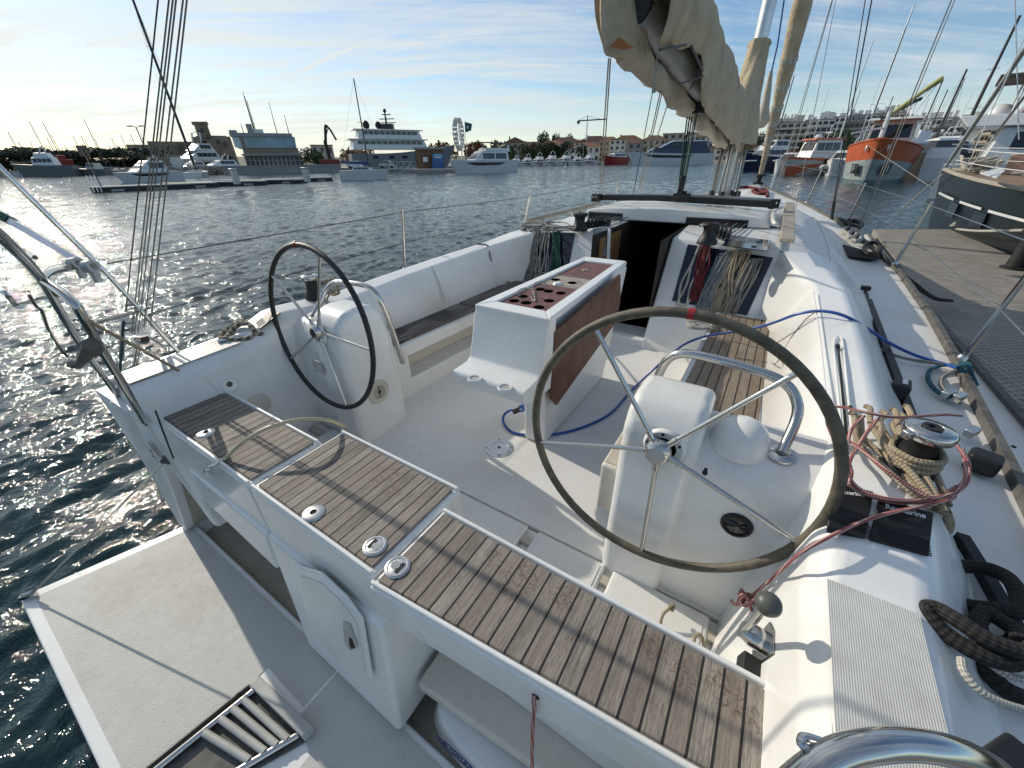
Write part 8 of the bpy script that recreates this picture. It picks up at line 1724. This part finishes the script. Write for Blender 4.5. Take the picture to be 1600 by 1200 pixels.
    T, f, hb, sh = motor_yacht('white flybridge yacht with dark hull windows and black awning in mid harbour', bd(701, D), bd(800, D1), 4.8, zat(770, 250, D), zat(705, 251, D)+.05, [(.16,.70,4.0,2.9, zat(770,250,D)*.97, zat(752,235,D), 3.2, .3, 'white', .18, .80, 2), (.12,.52,3.4,3.0, zat(752,235,D), zat(752,229,D), 1.0, .2, 'white', 0, 0, 0)], canopy=(.14,.60,3.2,zat(760,219.5,D)), mastz=(.16, zat(760,233,D), zat(760,224,D)))
    # ferris wheel seen nearly edge on
    d = 330; c = bearing(717, d, 215); zc = zat(717, 208, d); R_ = zat(717, 184, d)-zc; vw = Vector((c.x-CAM.x, c.y, 0)).normalized(); sd = Vector((vw.y, -vw.x, 0)); ax = (vw*.95+sd*.28).normalized(); T = thing('ferris_wheel', 'white ferris wheel seen nearly edge on above the quay', 'ferris wheel', (c.x, c.y, 1)); C0 = Vector((c.x, c.y, zc)); nrm = Vector((ax.y, -ax.x, 0)); up = Vector((0,0,1))
    for off in (-1.5, 1.5):
        mb = MB(); mb.tube([C0+nrm*off+(ax*math.cos(2*PI*i/40)+up*math.sin(2*PI*i/40))*R_ for i in range(40)], .22, 5, closed=True); part('rim', mb, 'white', T)
        for k in range(20): mb = MB(); e = ax*math.cos(2*PI*k/20)+up*math.sin(2*PI*k/20); mb.tube([C0+nrm*off*.6, C0+nrm*off+e*R_], .11, 4); part('spoke', mb, 'white', T)
        for sg in (-1, 1): mb = MB(); mb.tube([C0+nrm*off*1.4, Vector((C0.x, C0.y, 1))+nrm*off*2.6+ax*sg*6+sd*sg*1], .4, 5); part('leg', mb, 'white', T)
    for k in range(20): e = ax*math.cos(2*PI*k/20)+up*math.sin(2*PI*k/20); mb = MB(); mb.obox(C0+e*R_-up*1.0, ax*.9, nrm*1.3, up*.9); part('cabin', mb, 'offwhite', T, smooth=0)
    # flag
    d = 220; c = bearing(726, d, 190); T = thing('flag_pole', 'teal flag on a white pole right of the ferris wheel', 'flag', (c.x, c.y, 1)); zt = zat(726, 189, d); mb = MB(); mb.tube([Vector((c.x,c.y,1)), Vector((c.x,c.y,zt))], .11, 6); part('pole', mb, 'white', T)
    vw = Vector((c.x-CAM.x, c.y, 0)).normalized(); sd = Vector((vw.y, -vw.x, 0)); mb = MB(); P = lambda u, z: Vector((c.x, c.y, 0))+sd*u+vw*.3*math.sin(u*2)+Vector((0,0,z)); h = zt-zat(726, 207, d)
    mb.loft([[P(.1+3.4*i/6, zt-.3-.55*i/6*h*.35), P(.1+2.6*i/6, zt-.3-h*.85-.3*math.sin(i))] for i in range(7)], cap=False); fl = part('flag', mb, colm('teal flag', (.02,.10,.12), .8), T); s2 = fl.modifiers.new('t','SOLIDIFY'); s2.thickness = .05
    mb = MB(); q6 = P(1.3, zt-h*.55)-vw*.25; mb.obox(q6, sd*.45, vw*.02, Vector((0,0,.5))); part('flag_mark', mb, 'white', fl)
    # tower crane
    d = 480; c = bearing(917, d, 200); T = thing('tower_crane', 'grey tower crane standing above the town roofs', 'crane', (c.x, c.y, 8)); zj = zat(917, 188.5, d); vw = Vector((c.x-CAM.x, c.y, 0)).normalized(); sd = Vector((vw.y, -vw.x, 0)); C0 = Vector((c.x, c.y, 0)); k = d/700
    mb = MB(); mb.tube([C0+Vector((0,0,8)), C0+Vector((0,0,zj))], .85, 4); part('tower', mb, 'alu', T); mb = MB(); mb.tube([C0+sd*-14*k*1.0+Vector((0,0,zj)), C0+sd*27*k+Vector((0,0,zj+.8))], .55, 4); part('jib', mb, 'dwire', T); mb = MB(); mb.obox(C0-sd*13*k+Vector((0,0,zj-1.2)), sd*1.4, vw*.8, Vector((0,0,1.3))); part('counterweight', mb, 'dwire', T); mb = MB(); mb.tube([C0+Vector((0,0,zj)), C0+Vector((0,0,zj+4))], .5, 4); part('apex', mb, 'dwire', T)
    for e in (-12*k, 22*k): mb = MB(); mb.tube([C0+Vector((0,0,zj+4)), C0+sd*e+Vector((0,0,zj+.5))], .14, 4); part('tie_bar', mb, 'dwire', T)
    # row of white boats along the town quay
    row = [(806,258,.9,'small white open boat at the left end of the town quay'), (824,257,1.0,'white cabin boat second along the town quay'), (842,257,1.1,'white sports cruiser third along the town quay'), (862,257,1.2,'white sports cruiser in front of the dark trees'), (884,257,1.2,'white motor boat with grey hull side in front of the red roofs'), (902,257,1.0,'white motor boat left of the red sterned boat'), (921,257,1.2,'white motor boat with flybridge in front of the cream house')]
    for (px, py, k, lab) in row:
        d = 262; motor_yacht(lab, bd(px-15, d-8), bd(px+8, d+6), 4.2*k, 1.5*k, 2.1*k, [(.2,.72,3.6*k,2.6*k,1.5*k,3.1*k,2.0,.4,W,.3,.8,2),(.2,.5,3*k,2.4*k,3.1*k,4.2*k,.8,.2,W,0,0,0)], mastz=(.3,4.5*k,5.8*k), detail=False)
    motor_yacht('red and white hulled yacht left of the large white yacht', bd(940, 246), bd(978, 262), 6.0, 3.6, 4.6, [(.15,.7,5,3.6,3.6,5.6,2.5,.4,W,.3,.8,3)], hull=colm('deep red hull', (.24,.018,.02), .3), stripe=False, mastz=(.3,5.5,7.5), detail=False)
    d0 = 232; motor_yacht('large white motor yacht with navy upper decks behind the mainsheet', bd(977, d0-6), bd(1110, d0+8), 8.5, 4.6, 5.8, [(.06,.80,7.6,5.4,4.6,7.2,5,.6,colm('navy hull', (.010,.016,.05), .15),.3,.8,0),(.10,.62,6.6,5.0,7.2,9.6,5,.8,'navy hull',.3,.75,3),(.08,.5,6.4,5.4,9.6,10.0,1.5,.4,W,0,0,0)], mastz=(.3,10.0,12.0))
    c = Pz(884, 263, .2); mb = MB(); mb.lathe([(.3,0),(.35,.3),(.12,.6),(.10,1.5),(.16,1.6),(0,1.8)], c, n=10); solo('white_buoy', mb, 'white', 'small white buoy floating in the open harbour below the town', 'buoy')
    # masts along the left shore
    G = 'bare masted sailing boats along the left shore'; lab = 'small distant sailing boat with bare mast in the row along the left shore'
    for i, (px, py) in enumerate(((12,206),(28,221),(47,222),(45,189),(66,190),(73,215),(80,211),(70,224),(77,229),(100,226),(114,213),(126,212),(131,186),(128,224),(115,228),(133,219),(148,217),(170,226),(174,216),(188,210),(204,210),(220,210),(181,224),(96,232),(40,230),(-20,212))):
        T, f = sailboat(lab, px, py, 236+5*(i % 4), 11, 1.9+.4*math.sin(i*2.1), G, mastm='dwire', mr=.14, spread=0, small=True)
    for i, (px, py, d_) in enumerate(((640,214,280),(648,222,290),(656,218,300),(663,226,300),(672,221,300),(680,228,310),(812,226,290),(830,222,300),(850,228,300),(872,224,300),(893,228,300),(912,222,300),(930,229,300),(948,224,300),(985,214,290),(1015,218,290),(1050,212,300),(1088,208,280),(1120,204,250),(505,236,240),(486,230,240))):
        sailboat('distant sailing boat with bare mast along the middle shore', px, py, d_, 10, 1.6+.4*math.sin(i), 'distant masts along the middle shore', mastm='mast' if i % 2 else 'dwire', mr=.13, spread=1, small=True)
    for i, (px, py, lb) in enumerate(((208, -40, 'tall dark masted sailing boat whose mast slants behind the backstay tackle'),)):
        sailboat(lb, px-15, py, 130, 16, 2.6, None, mastm='dwire', mr=.30, spread=3)
build_left()
for o in list(bpy.data.objects):
    if '_base' in o: del o['_base']
